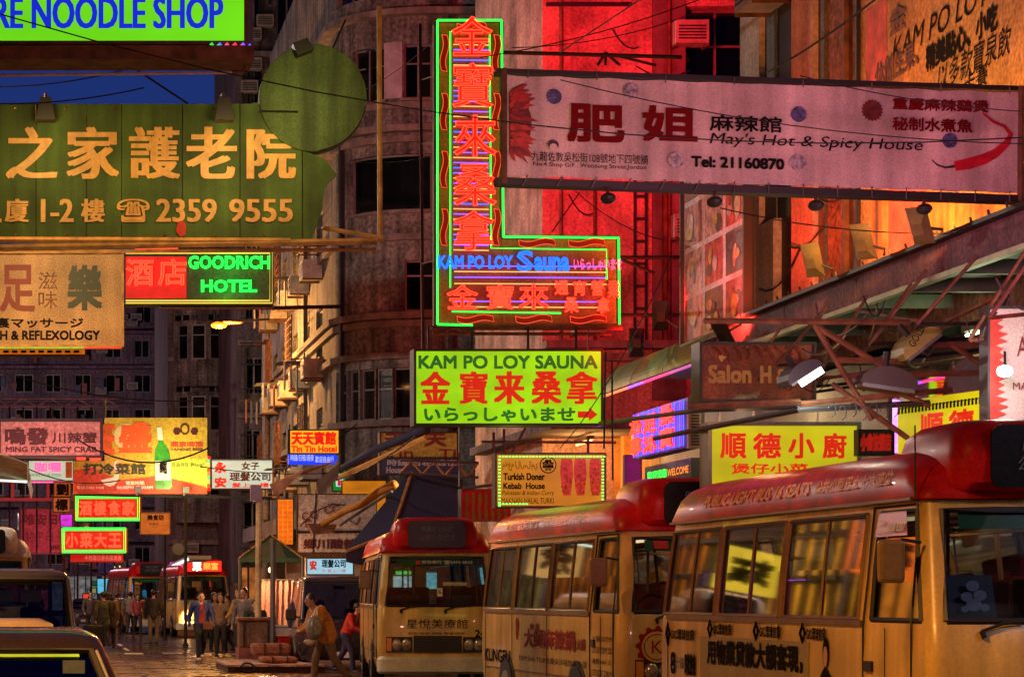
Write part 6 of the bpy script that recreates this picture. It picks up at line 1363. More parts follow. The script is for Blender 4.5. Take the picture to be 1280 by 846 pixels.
# ------------------------------------------------------------------ market stall things, tents, poles
def cap(mb, a, b, ra, rb, n=8):
    a = Vector(a); b = Vector(b); mb.tube([a, b], ra, n, rb); mb.ell(a, ra, ra, ra, 8, 6); mb.ell(b, rb, rb, rb, 8, 6)
M_skin = mat('skin', (.5, .28, .18), .5, vary=.1, grain=.05); M_hair = mat('black hair', (.012, .01, .01), .5, vary=.2)
M_shoe = mat('dark shoe', (.03, .025, .025), .5); M_shoew = mat('white trainer', (.6, .55, .5), .5)
M_eye = mat('dark eye', (.01, .01, .01), .3, grain=0); M_lip_ = mat('lip', (.4, .12, .1), .5, grain=0)
def clothmat(nm, c_): return mat('cloth ' + nm, c_, .85, vary=.3, scale=7, grain=.2, gscale=50)
BASEJ = dict(pel=(0, 0, .53), che=(0, 0, .72), nek=(0, .0, .83), hd=(0, -.012, .915),
             sl=(-.115, 0, .805), sr=(.115, 0, .805), el=(-.15, .01, .64), er=(.15, .01, .64), wl=(-.155, -.04, .49), wr=(.155, -.04, .49),
             hl=(-.05, 0, .51), hr=(.05, 0, .51), kl=(-.055, -.01, .28), kr=(.055, -.01, .28), al=(-.055, .01, .045), ar=(.055, .01, .045))
def person(label, px, Z, h, yaw, top, bottom, shoe=None, pose=None, hair='short', z0=0, group='people in the street', coat=0, bulk=1.):
    J = {k: Vector(v) * h for k, v in BASEJ.items()}
    for k, v in (pose or {}).items(): J[k] = Vector(v) * h
    base = Vector((X(px, Z), Z, z0)); t = thing('person', label, 'person', base, R(yaw), group)
    hd = J['hd']; b = MB()
    fwd = Vector((0, -1, 0))
    b.ell(hd + Vector((0, 0, .012 * h)), .047 * h, .055 * h, .062 * h, 12, 9); b.ell(hd + Vector((0, -.014 * h, -.032 * h)), .034 * h, .036 * h, .034 * h, 10, 7)
    b.ell(hd + Vector((0, -.056 * h, -.006 * h)), .008 * h, .012 * h, .015 * h)       # nose
    for s in (-1, 1): b.ell(hd + Vector((s * .048 * h, .004 * h, -.002 * h)), .007 * h, .012 * h, .018 * h)
    cap(b, hd + Vector((0, .01 * h, -.03 * h)), J['nek'] - Vector((0, 0, .02 * h)), .026 * h, .032 * h)
    cap(b, J['nek'] - Vector((0, 0, .03 * h)), J['pel'], .05 * h, .06 * h)
    for s in 'lr':
        cap(b, J['s' + s], J['e' + s], .026 * h, .021 * h); cap(b, J['e' + s], J['w' + s], .021 * h, .015 * h)
        cap(b, J['h' + s], J['k' + s], .04 * h, .028 * h); cap(b, J['k' + s], J['a' + s], .028 * h, .018 * h)
        cap(b, J['nek'] - Vector((0, 0, .03 * h)), J['s' + s], .04 * h, .028 * h); cap(b, J['pel'], J['h' + s], .05 * h, .045 * h)
        d = (J['w' + s] - J['e' + s]).normalized(); W = J['w' + s]; sd = 1 if s == 'r' else -1
        pal = W + d * .035 * h; side = d.cross(Vector((sd, 0, 0))); side = side.normalized() if side.length > .1 else Vector((0, -1, 0))
        cap(b, W, pal, .014 * h, .018 * h)
        for q, ln in zip((-1.5, -.5, .5, 1.5), (.030, .037, .040, .034)):
            k0 = pal + side * q * .0085 * h; k1 = k0 + (d * .8 + Vector((-sd * .35, 0, 0))).normalized() * ln * h * .55; k2 = k1 + (d * .5 + Vector((-sd * .7, 0, 0))).normalized() * ln * h * .45
            cap(b, k0, k1, .0055 * h, .005 * h, 6); cap(b, k1, k2, .005 * h, .0042 * h, 6)
        th_ = W + d * .012 * h; cap(b, th_ + side * .014 * h, th_ + side * .03 * h + d * .025 * h, .006 * h, .005 * h, 6)
    bo = b.build('body', M_skin, t, local=True, smooth=True)
    rm = bo.modifiers.new('remesh', 'REMESH'); rm.mode = 'VOXEL'; rm.voxel_size = .0075 * h / 1.7 * 1.2; rm.use_smooth_shade = True
    e = MB()
    for s in (-1, 1): e.ell(hd + Vector((s * .019 * h, -.053 * h, .008 * h)), .0075 * h, .004 * h, .004 * h, 8, 5); e.tube([hd + Vector((s * .01 * h, -.056 * h, .021 * h)), hd + Vector((s * .03 * h, -.05 * h, .022 * h))], .002 * h, 4)
    e.build('eyes_and_brows', M_eye, bo, local=True); MB().ell(hd + Vector((0, -.052 * h, -.033 * h)), .014 * h, .004 * h, .004 * h, 8, 5).build('mouth', M_lip_, bo, local=True)
    # jacket or shirt
    c_ = MB(); bk = bulk
    c_.ell(J['che'] + Vector((0, 0, .02 * h)), .105 * h * bk, .07 * h * bk, .1 * h, 12, 8); cap(c_, J['che'], J['pel'] + Vector((0, 0, .01 * h)), .085 * h * bk, .082 * h * bk, 12); c_.ell(J['pel'] + Vector((0, 0, .02 * h)), .1 * h * bk, .075 * h * bk, .06 * h, 12, 7)
    if coat: 
        for s in 'lr': cap(c_, J['h' + s], J['h' + s].lerp(J['k' + s], coat), .072 * h, .075 * h, 10)
    for s in 'lr':
        cap(c_, J['nek'] - Vector((0, 0, .035 * h)), J['s' + s], .045 * h, .045 * h); cap(c_, J['s' + s], J['e' + s], .042 * h * bk, .034 * h * bk); cap(c_, J['e' + s], J['e' + s].lerp(J['w' + s], .92), .034 * h * bk, .025 * h * bk)
    o = c_.build('jacket', top, t, local=True, smooth=True); rm = o.modifiers.new('remesh', 'REMESH'); rm.mode = 'VOXEL'; rm.voxel_size = .012; rm.use_smooth_shade = True
    ds = o.modifiers.new('folds', 'DISPLACE'); tx = bpy.data.textures.get('folds') or bpy.data.textures.new('folds', 'CLOUDS'); tx.noise_scale = .12; ds.texture = tx; ds.strength = .03; ds.mid_level = .5
    col_ = MB(); col_.tube([J['nek'] + Vector((.034 * h * math.cos(a), .034 * h * math.sin(a), -.012 * h - .01 * h * math.sin(a) * -1)) for a in [i * math.pi / 5 for i in range(11)]], .011 * h, 6); col_.build('collar', top, o, local=True, smooth=True)
    c_ = MB()
    for s in 'lr':
        cap(c_, J['pel'] - Vector((0, 0, .01 * h)), J['h' + s], .06 * h, .066 * h, 10); cap(c_, J['h' + s], J['k' + s], .062 * h, .043 * h, 10); cap(c_, J['k' + s], J['k' + s].lerp(J['a' + s], .93), .043 * h, .032 * h, 10)
    o = c_.build('trousers', bottom, t, local=True, smooth=True); rm = o.modifiers.new('remesh', 'REMESH'); rm.mode = 'VOXEL'; rm.voxel_size = .012; rm.use_smooth_shade = True
    for s in 'lr': a = J['a' + s]; c_ = MB(); c_.ell(a + Vector((0, -.03 * h, -.018 * h)), .028 * h, .075 * h, .026 * h, 10, 7); c_.ell(a + Vector((0, .01 * h, 0)), .028 * h, .035 * h, .035 * h); c_.build('shoe', shoe or M_shoe, t, local=True, smooth=True)
    hr = MB(); hr.ell(hd + Vector((0, .012 * h, .026 * h)), .054 * h, .058 * h, .058 * h, 14, 9)
    if hair == 'long':
        hr.ell(hd + Vector((0, .03 * h, -.03 * h)), .056 * h, .04 * h, .09 * h, 12, 8)
        for s in (-1, 1): cap(hr, hd + Vector((s * .046 * h, 0, .02 * h)), hd + Vector((s * .05 * h, -.01 * h, -.09 * h)), .018 * h, .012 * h)
    elif hair == 'tied': hr.ell(hd + Vector((0, .06 * h, .02 * h)), .022 * h, .022 * h, .03 * h)
    hr.build('hair', M_hair, t, local=True, smooth=True)
    return t
walkA = dict(kl=(-.05, -.09, .29), al=(-.05, -.08, .05), kr=(.05, .03, .28), ar=(.05, .17, .09), el=(-.16, .06, .65), er=(.16, -.03, .64), wr=(.15, -.12, .54), wl=(-.16, .03, .5))
walkB = dict(kr=(.05, -.1, .3), ar=(.05, -.09, .05), kl=(-.05, .03, .28), al=(-.05, .17, .09), er=(.16, .06, .65), el=(-.16, -.03, .64), wl=(-.14, -.12, .54), wr=(.16, .05, .5))
p1 = person('woman with tied hair walking in an open blue jacket over a red top', 251, 57, 1.66, 8, clothmat('blue', (.02, .045, .2)), clothmat('black', (.015, .015, .02)), M_shoew, walkA, 'tied')
MB().prism([(-.05, -.125, 1.36), (.05, -.125, 1.36), (.075, -.15, .9), (-.075, -.15, .9)], (0, .03, 0)).build('red_top', clothmat('red', (.3, .03, .02)), p1, local=True, bevel=.02)
bg = thing('shoulder_bag', 'small brown bag hanging at the hip of the woman in blue', 'bag', (X(258, 57), 56.7, .78)); MB().box(X(258, 57) - .1, X(258, 57) + .14, 56.66, 56.76, .76, .94).build('pouch', clothmat('brown', (.2, .08, .03)), bg, bevel=.02); MB().tube([(X(258, 57) - .08, 56.71, .93), (X(251, 57) + .12, 56.9, 1.34)], .01, 5).build('strap', M_black, bg)
person('man in dark clothes standing with his back to the street before a minibus', 192, 76, 1.75, 172, clothmat('charcoal', (.03, .025, .025)), clothmat('grey', (.13, .1, .08)), pose=dict(kl=(-.06, -.02, .28), kr=(.06, .02, .28)), bulk=1.2)
person('person strolling in patterned dark coat nearest the queued cars', 129, 70, 1.68, 200, clothmat('camouflage green', (.06, .06, .03)), clothmat('black', (1,)), pose=walkB, bulk=1.15, coat=.4)
person('person strolling with a brown coat close beside the patterned dark coat', 137, 70.5, 1.66, 165, clothmat('dull brown', (.12, .07, .03)), clothmat('black', (1,)), pose=walkA, hair='long', bulk=1.1, coat=.4)
person('woman with long loose hair in black standing before the lit minibus', 268, 66, 1.66, 20, clothmat('black', (1,)), clothmat('black', (1,)), hair='long', pose=dict(wl=(-.06, -.1, .62), el=(-.15, 0, .66)))
person('person in grey standing side on between the minibus and the stall', 284, 64, 1.58, -70, clothmat('ash', (.1, .09, .08)), clothmat('black', (1,)), pose=walkB)
person('tall man in a light yellow jacket facing away beside the stall', 299, 60, 1.74, -60, clothmat('ochre', (.45, .28, .06)), clothmat('charcoal', (1,)), pose=dict(el=(-.15, -.05, .65), wl=(-.1, -.14, .6)))
person('man in a checked grey shirt standing behind the seated stall keeper', 305, 55.5, 1.76, -35, clothmat('grey check', (.16, .14, .15)), clothmat('charcoal', (1,)))
sit = dict(pel=(0, 0, .46), che=(0, 0, .64), nek=(0, -.01, .75), hd=(0, -.03, .83), sl=(-.115, 0, .725), sr=(.115, 0, .725), el=(-.15, -.03, .57), er=(.15, -.03, .57), wl=(-.08, -.16, .5), wr=(.08, -.16, .5), hl=(-.05, 0, .44), hr=(.05, 0, .44), kl=(-.07, -.24, .42), kr=(.07, -.24, .42), al=(-.07, -.24, .18), ar=(.07, -.24, .18))
person('stall keeper in a dark round neck shirt seated behind the wooden chest', 319, 53.6, 1.66, 6, clothmat('green black', (.02, .03, .02)), clothmat('black', (1,)), pose=sit, hair='tied', z0=-.03)
stl = thing('stool', 'low wooden stool under the seated stall keeper', 'stool', (X(319, 53.9), 53.75, 0)); MB().box(X(319, 53.9) - .2, X(319, 53.9) + .2, 53.55, 53.95, .58, .64).build('seat', M_rust, stl)
for a in (-.16, .16):
    for b_ in (-.16, .16): MB().tube([(X(319, 53.9) + a, 53.75 + b_, .0), (X(319, 53.9) + a * .9, 53.75 + b_ * .9, .58)], .02, 5).build('leg', M_rust, stl)
lean = dict(pel=(0, 0, .52), che=(0, -.07, .69), nek=(0, -.13, .79), hd=(0, -.17, .87), sl=(-.11, -.1, .775), sr=(.11, -.1, .775), el=(-.15, -.15, .62), er=(.15, -.15, .62), wl=(-.09, -.27, .56), wr=(.09, -.28, .57), kl=(-.05, -.1, .29), al=(-.05, -.12, .05), kr=(.05, .06, .29), ar=(.05, .22, .08))
pm_ = person('man in a loose ochre jacket bending forward as he steps past the parked minibus', 408, 42, 1.70, -78, clothmat('amber', (.5, .2, .03)), clothmat('sand', (.16, .1, .06)), pose=lean, bulk=1.35, coat=.12)
pb = thing('carrier_bag', 'crumpled shiny plastic bag held by the man in the ochre jacket', 'bag', (X(392, 41.6), 41.6, .9)); q = MB(); q.ell(P(392, 784, 41.6), .14, .12, .22, 12, 9); o = q.build('bag', mat('shiny plastic', (.3, .28, .26), .12, vary=.6, scale=14, bump=1., coat=1), pb, smooth=True); q = MB(); q.tube([P(391, 770, 41.6), P(395, 758, 41.7), P(397, 768, 41.6)], .01, 5); q.build('handle', M_whitep, pb)
person('person in a bright red jacket stooping beside the dark van', 433, 48.2, 1.5, 60, clothmat('scarlet', (.45, .03, .02)), clothmat('navy', (.03, .03, .08)), pose=lean)
for i, (px, Z_, h, yw, c_, nm, lb, po) in enumerate(((163, 92, 1.7, 170, (.2, .18, .16), 'pale grey', 'man in a pale grey top walking away by the red taxi', walkA), (172, 90, 1.6, 10, (.3, .05, .05), 'brick red', 'woman in a brick red jacket walking towards the camera by the far minibus', walkB), (276, 61, 1.63, -15, (.25, .16, .1), 'tan', 'woman in a tan coat near the stall chest', walkA), (377, 53, 1.72, 30, (.04, .04, .06), 'midnight', 'man in a midnight coat beside the dark van', walkA), (146, 84, 1.65, 175, (.12, .12, .1), 'stone', 'walker in stone grey beyond the strolling couple', walkA), (113, 88, 1.7, 5, (.07, .05, .05), 'dusky', 'walker in a dusky coat at the tail of the car queue', walkB))):
    person(lb, px, Z_, h, yw, clothmat(nm, c_), clothmat('charcoal', (1,)), pose=po, hair=('short', 'long')['woman' in lb], bulk=1.1)
dv = person('driver sitting behind the windscreen of the distant lit minibus', 237, 88.9, 1.62, 0, clothmat('charcoal', (1,)), clothmat('charcoal', (1,)), pose=sit, z0=.62)
person('driver sitting behind the wheel of the blue grey van', 45, 25.3, 1.6, 0, clothmat('navy', (1,)), clothmat('navy', (1,)), pose=sit, z0=.12)
c7 = make_car('dark van parked beyond the third minibus with a navy windscreen', (6.0, 49.0, 0), R(-3), mat('near black van paint', (.03, .025, .035), .2, grain=.2, coat=.8), 4.6, .87, 1.02, 1.98, 'van', 'van', 'vans', True)
# stall: board platform, chest, foam slabs, rope, boxes
wd = lambda nm, c_: mat('wood ' + nm, c_, .7, vary=.5, scale=4, grain=.35, streak=.3)
pf = thing('stall_platform', 'low boarded platform carrying the stall goods at the kerb', 'platform', (X(338, 49), 49, 0))
for i in range(7): x0 = X(277, 49) + i * .28; MB().box(x0, x0 + .265, 47.6, 51.2, .16 + .006 * (i % 2), .2 + .006 * (i % 3)).build('plank', wd('pinkish', (.4, .25, .2)), pf)
MB().box(X(279, 49), X(396, 49), 47.7, 51.1, 0, .155).build('base', wd('dark', (.12, .06, .04)), pf)
ch_ = thing('wooden_chest', 'dark wooden chest standing on the stall before its keeper', 'chest', (X(318, 52), 52, .2))
MB().box(X(297, 52), X(339, 52), 51.6, 52.2, .46, 1.02).build('body', wd('chest', (.2, .1, .05)), ch_, bevel=.02); MB().box(X(295, 52), X(341, 52), 51.55, 52.25, 1.03, 1.1).build('lid', wd('chest lid', (.28, .1, .05)), ch_, bevel=.02)
for x in (X(303, 52), X(333, 52)): MB().box(x - .02, x + .02, 51.57, 51.59, .46, 1.02).build('strap', M_black, ch_)
MB().box(X(296, 52), X(346, 52), 51.4, 52.4, .2, .45).build('stand', wd('reddish', (.35, .1, .06)), ch_)
for i, (x0, x1, z0, z1, y, lb) in enumerate(((315, 362, .34, .58, 49.6, 'upper brown bundle lying on the stall platform'), (325, 371, .21, .335, 48.6, 'flat lower brown bundle lying on the stall platform'))):
    t = thing('bundle', lb, 'bundle', (X(x0, y), y, z0), 0, 'brown bundles'); q = MB().box(X(x0, y), X(x1, y), y - .35, y + .55, z0, z1).build('wrapping', mat('brown sacking', (.25, .1, .05), .9, vary=.5, scale=6, grain=.4, bump=.8), t, bevel=.06)
    for f_ in (.3, .7): x = X(x0, y) + (X(x1, y) - X(x0, y)) * f_; MB().box(x - .012, x + .012, y - .365, y + .56, z0 - .002, z1 + .008).build('string', M_black, t)
MB_ = MB(); MB_.tube([P(309 + 9 * math.cos(a) * (1 + .1 * math.sin(3 * a)), 834 + 6 * math.sin(a), 47.4) for a in [i * .35 for i in range(36)]], .022, 5); tag(MB_.build('rope_coil', M_black, None), 'loose black rope coil hanging over the front of the platform', 'rope')
t = thing('box', 'small bright red box beside the chest on the stall', 'box', (X(353, 52), 52, .45)); MB().box(X(345, 52), X(361, 52), 51.7, 52.1, .47, .66).build('carton', paint('red box', (200, 20, 20)), t, bevel=.01); MB().box(X(344, 52), X(362, 52), 51.68, 52.12, .665, .7).build('lid', paint('red box', (1,)), t, bevel=.01)
for i in range(3):
    t = thing('box', ['lowest', 'middle', 'topmost'][i] + ' pale foam box of the stack under the pink curtain', 'box', (X(355, 54), 54, .2 + i * .24), 0, 'pale foam boxes'); MB().box(X(342, 54), X(366, 54) - .03 * i, 53.7, 54.3, .2 + i * .24, .37 + i * .24).build('tub', mat('foam box', (.55, .4, .33), .7), t, bevel=.01); MB().box(X(341, 54), X(366, 54) - .03 * i, 53.68, 54.32, .375 + i * .24, .43 + i * .24).build('lid', mat('foam box', (1,)), t, bevel=.01)
# curtain with folds
mb = MB(); n = 40
for i in range(n):
    for j in range(4):
        q = []
        for (a, b_) in ((i, j + 1), (i + 1, j + 1), (i + 1, j), (i, j)): q.append(P(325 + 44 * a / n, 725 + (58 + 3 * math.sin(a * .8)) * b_ / 4, 57) + Vector((0, .05 * math.sin(a * .95 + .3 * b_) + .03 * math.sin(a * .33), 0)))
        mb.quad(*q)
t = thing('curtain', 'pleated pink grey sheet hung behind the stall between two poles', 'curtain', P(347, 784, 57)); mb.build('sheet', mat('pink grey sheet', (.55, .33, .28), .8, vary=.2, streak=.3, grain=.25), t, smooth=True)
MB().tube([P(322, 725, 57), P(371, 724, 57)], .025, 6).build('rail', M_steel, t)
for px, y0, r_, Zp, lb, m_ in ((322, 612, .07, 52, 'pale streaked pole rising behind the seated stall keeper', mat('yellowed pole paint', (.5, .38, .18), .6, vary=.5, scale=3, grain=.3)), (341, 672, .06, 51.5, 'grey steel pole in front of the pink curtain', M_steel), (206, 560, .05, 82, 'thin dark pole before the second distant minibus', M_black), (232, 612, .05, 72, 'dark pole carrying a round traffic mirror', M_black)):
    t = thing('street_pole', lb, 'pole', (X(px, Zp), Zp, 0)); MB().tube([(X(px, Zp), Zp, 0), (X(px + 2 * (px == 322), Zp), Zp, H(y0, Zp))], r_, 8).build('post', m_, t); MB().tube([(X(px, Zp), Zp, 0), (X(px, Zp), Zp, .12)], r_ * 1.8, 8).build('foot', M_dark, t)
    if px == 322: MB().box(X(313, Zp), X(326, Zp), Zp - .1, Zp + .1, H(626, Zp), H(606, Zp)).build('junction_box', mat('mauve grey box', (.22, .17, .25), .5), t)
    if px == 232: MB().prism([P(x, y, Zp - .1) for x, y in circ(223, 686, 9, 18)], (0, .08, 0)).build('mirror_disc', M_black, t); MB().poly([P(x, y, Zp - .11) for x, y in circ(223, 686, 7.4, 18)]).build('mirror_glass', mat('dim mirror', (.05, .05, .06), .4, grain=0), t); MB().tube([P(232, 676, Zp), P(223, 680, Zp)], .03, 5).build('arm', M_black, t)
# green stall tent
def hip(label, apexes, eaves, m, cat='tent', name='market_tent', val=.25, poles=True, thick=.02):
    t = thing(name, label, cat, (eaves[0][0], eaves[0][1], 0)); A = [Vector(a) for a in apexes]; E_ = [Vector(e) for e in eaves]; n = len(E_)
    for i in range(n):
        a, b_ = E_[i], E_[(i + 1) % n]; ap = sorted(A, key=lambda q: (q - (a + b_) / 2).length)
        p = MB()
        if len(A) == 1 or (A[0] - a).length + 1e-6 < 0: p.poly([a, b_, A[0]])
        else:
            na = min(A, key=lambda q: (q - a).length); nb_ = min(A, key=lambda q: (q - b_).length); p.poly([a, b_, nb_, na] if na != nb_ else [a, b_, na])
        o = p.build('roof_panel', m, t); so = o.modifiers.new('thick', 'SOLIDIFY'); so.thickness = thick
        v = MB(); k = 8
        for j in range(k): u0, u1 = a.lerp(b_, j / k), a.lerp(b_, (j + 1) / k); v.poly([u0, u1, u1 - EZ * val, (u0 + u1) / 2 - EZ * val * 1.25, u0 - EZ * val])
        v.build('valance', m, t)
    for e in E_: 
        if poles: MB().tube([(e.x, e.y, 0), e], .03, 6).build('post', M_steel, t)
    for e in E_: MB().tube([e, min(A, key=lambda q: (q - e).length)], .025, 5).build('rib', M_bamboo, t)
    return t
a_ = P(338, 668, 60); hip('dark green peaked tent roof over the stall', [a_], [P(299, 697, 58.6), P(378, 697, 58.6), P(377, 698, 61.8) , P(301, 698, 61.8)], mat('dark green tent cloth', (.02, .06, .035), .8, vary=.3, grain=.3), val=.1)
bl = thing('hanging_bulb', 'bare warm bulb hung under the green stall tent', 'lamp', P(338, 706, 58)); MB().ell(P(338, 712, 58), .05, .05, .07).build('bulb', glow('warm bulb', (1, .5, .2), 8), bl, smooth=True); MB().tube([P(338, 712, 58) + EZ * .06, P(338, 690, 59)], .008, 4).build('wire', M_black, bl)
light('POINT', 'bulb_glow', P(330, 716, 56.4), 160, (1, .42, .16), bl, .1); light('POINT', 'bulb_glow', P(330, 742, 46.2) + EZ * .9, 120, (1, .3, .1), bl, .1)  # second light added low before the platform, no bulb hangs there
# big navy tarpaulin canopy behind the third minibus
M_navy = mat('navy tarpaulin', (.02, .025, .07), .75, vary=.35, scale=2, grain=.4, gscale=30)
t = thing('tarpaulin_canopy', 'big dark navy tarpaulin canopy with pale ribs rising behind the third minibus', 'canopy', P(520, 740, 47)); t.location.z = 0
A_, B_, C_, D_, E1, F1 = P(514, 590, 50), P(578, 600, 50), P(580, 668, 48.9), P(487, 668, 48.5), P(432, 689, 48.2), P(474, 640, 49.5)
for nm, pts in (('front_panel', [A_, B_, C_, D_]), ('side_panel', [A_, D_, E1, F1])): o = MB().poly(pts).build(nm, M_navy, t); so = o.modifiers.new('thick', 'SOLIDIFY'); so.thickness = .03
o = MB().poly([D_, E1, P(433, 702, 48.2), P(452, 706, 48.3), P(487, 690, 48.5)]).build('valance', mat('blue valance', (.03, .04, .14), .7), t); so = o.modifiers.new('thick', 'SOLIDIFY'); so.thickness = .02
tubes([[A_ + Vector((0, -.05, 0)), P(502, 628, 49.2), D_ + Vector((0, -.06, 0)), E1 + Vector((0, -.05, 0))]], .035, M_bamboo, t, name='rib'); tubes([[P(466, 640, 50.5), P(466, 742 + 95, 50.5)], [P(572, 602, 50.3), P(572, 740 + 95, 50.3)]], .04, M_steel, t, name='post')
# long folded awning and hanging cloths near the corner tenement
t = thing('folded_awning', 'long folded dark awning arm with a warm lit underside rising to the lime box', 'awning', P(470, 565, 51))
a, b_ = P(418, 590, 51), P(533, 536, 48); mb = MB(); mb.tube([a, a.lerp(b_, .5) + EZ * .06, b_], .07, 8, .11); mb.build('roll', M_navy, t, smooth=True); tubes([[a - EZ * .15, b_ - EZ * .16]], .05, mat('underside tinted by warm light', (.6, .33, .1), .6), t, name='batten')  # ochre batten colours in the warm light on the underside
mb = MB(); pts = [(396, 603), (424, 580), (425, 561), (421, 592), (408, 606), (397, 617)]
o = MB().poly([P(395, 602, 50.6), P(397, 618, 50.6), P(412, 608, 50.4), P(422, 596, 50.3), P(425, 578, 50.2)]).build('hanging_cloth', mat('dark brown cloth', (.08, .05, .04), .9, vary=.4), t); so = o.modifiers.new('thick', 'SOLIDIFY'); so.thickness = .03
o = MB().poly([P(337, 606, 52), P(345, 622, 52), P(362, 598, 52), P(400, 586, 51.6), P(418, 577, 51.4), P(380, 588, 51.7)]).build('hanging_cloth', mat('russet cloth', (.3, .13, .08), .8, vary=.5, scale=5), t); so = o.modifiers.new('thick', 'SOLIDIFY'); so.thickness = .03
t = thing('furled_parasol', 'furled orange market parasol lying slantwise above the canvas board', 'parasol', P(445, 630, 52)); a, b_ = P(403, 655, 52), P(492, 606, 50.5)
mb = MB(); mb.tube([b_ + (b_ - a) * .02, b_, a.lerp(b_, .8) + EZ * .02, a.lerp(b_, .55) - EZ * .03, a.lerp(b_, .3) + EZ * .02, a], .11, 7, .07); mb.build('furled_cloth', mat('orange parasol cloth', (.4, .19, .035), .8, vary=.3, streak=.2), t, smooth=True); tubes([[P(425, 656, 51.6), P(490, 614, 50.2)]], .035, M_steel, t, name='pole'); 
o = MB().prism([P(385, 654, 52), P(421, 655, 52), P(418, 665, 52), P(392, 668, 52)], (0, .4, 0)).build('end_wrap', M_rust, t)
s = signbox('warm lit yellow awning panel behind the furled parasol', 428, 601, 482, 640, 59.3, glow('warm awning panel', rgb(205, 120, 15), .75, .35, 1.5), M_rust, .1, t=.02, name='awning_panel', cat='awning')  # panel glows in place of lamplight falling on it
# cream awning at the street edge over the queue
t = thing('edge_awning', 'cream cloth awning with a loose flap over the car queue', 'awning', P(10, 590, 55))
o = MB().poly([P(-40, 560, 55), P(2, 567, 54), P(34, 578, 54.5), P(37, 600, 56), P(0, 596, 57), P(-40, 590, 57)]).build('cloth', mat('cream awning cloth', (.6, .5, .38), .8, vary=.3, streak=.3), t); so = o.modifiers.new('thick', 'SOLIDIFY'); so.thickness = .03
o = MB().poly([P(34, 578, 54.5), P(38, 598, 54.8), P(41, 612, 54.8), P(39, 622, 54.8), P(34, 604, 54.8)]).build('flap', mat('cream awning cloth', (1,)), t); so = o.modifiers.new('thick', 'SOLIDIFY'); so.thickness = .03
MB().tube([P(-40, 598, 56), P(34, 602, 56)], .03, 6).build('lit_tube', glow('white green tube', (.7, .9, .7), 1.6), t)
# far end of the street: sign boards and lights, small but each its own
def fs(label, x0, y0, x1, y1, Z, c_, s_, tx=None, tc=None, un=.3):
    q = signbox(label, x0, y0, x1, y1, Z, glow('far face %s' % label[:24], rgb(*c_), s_, un, 2), M_boxblack, .3, t=.05, group='small lit signs at the far end')
    if tx: T(tx, x0 + 1.5, y0 + 2, x1 - 1.5, y1 - 2, Z, tc, q)
    return q
M_wl = glow('white letter', (.9, .9, 1), .9)
fs('far pale blue board with two red marks, high one', 122, 723, 135, 741, 140, (90, 190, 225), .9, None); fs('far pale blue board wrapped by purple neon', 152, 721, 166, 742, 138, (80, 180, 240), .95, '足', M_wl)
fs('far short red sign between the blue boards', 141, 726, 152, 733, 139, (230, 20, 25), .9, '酒', M_wl); fs('far small lime sign low over the road', 149, 744, 164, 750, 136, (90, 170, 40), .7); fs('far small amber sign beside a window', 113, 735, 120, 741, 142, (150, 160, 90), .6)
fs('far violet dotted board', 123, 702, 142, 716, 145, (70, 50, 90), .5, '品尚', M_ink); fs('far orange star sign', 168, 722, 177, 730, 134, (240, 110, 20), .9); fs('far magenta slip sign', 212, 702, 219, 714, 100, (200, 30, 190), 1.)
fs('far cyan slip sign', 222, 704, 228, 714, 98, (40, 140, 230), 1.); fs('far yellow round sign', 206, 706, 212, 716, 102, (230, 150, 30), .9); fs('far red sign over the shops', 196, 711, 202, 717, 104, (220, 50, 30), .9); fs('far blue lit panel inside the second bus line', 178, 737, 192, 746, 130, (40, 130, 190), .8)
fs('far green strip sign', 115, 727, 122, 731, 143, (20, 90, 60), .7); fs('far orange lamp cluster by the kerb', 104, 742, 110, 750, 120, (230, 60, 25), .9); fs('far pale lit entrance at the road end', 110, 738, 118, 744, 150, (120, 160, 170), .6)
t = thing('neon_outline', 'purple neon outline hung over the far pale blue board', 'neon sign', P(170, 730, 133)); tubes([pp([(163, 742), (163, 719), (180, 717)], 133, 0)], .07, glow('purple outline', (.35, .08, 1), 1.6), t); tubes([pp([(165, 742), (165, 722), (180, 720)], 133, 0)], .04, M_violet, t)
t = thing('light_garland', 'garland of small warm bulbs across the far street', 'lights', P(155, 712, 150)); mb = MB()
for i in range(150): x = random.uniform(140, 180); y = 708 + 8 * math.sin((x - 140) / 12) * .5 + random.uniform(-4, 9) * (1 if x < 152 else .45); p = P(x, y, 150 + random.uniform(-3, 3)); mb.box(p.x - .04, p.x + .04, p.y, p.y + .06, p.z - .04, p.z + .04)
mb.build('bulb', glow('garland bulb', (1, .7, .2), 2.), t, kind='stuff'); mb = MB(); mb.tube(sag(P(138, 700, 150), P(182, 706, 150), .5), .03, 4); mb.build('wire', M_black, t)
t = thing('lit_shop_canopy', 'white strip lit shop canopy slanting down to the far minibuses', 'canopy', P(210, 710, 100))
MB().prism([P(186, 722, 120), P(236, 699, 84), P(236, 694, 84), P(186, 716, 120)], (.8, .2, 0)).build('slab', mat('pale canopy slab', (.5, .45, .4), .7), t); tubes([[P(188, 719, 119), P(235, 699, 84.2)]], .05, glow('white strip tube', (.75, .95, 1), 2.), t)
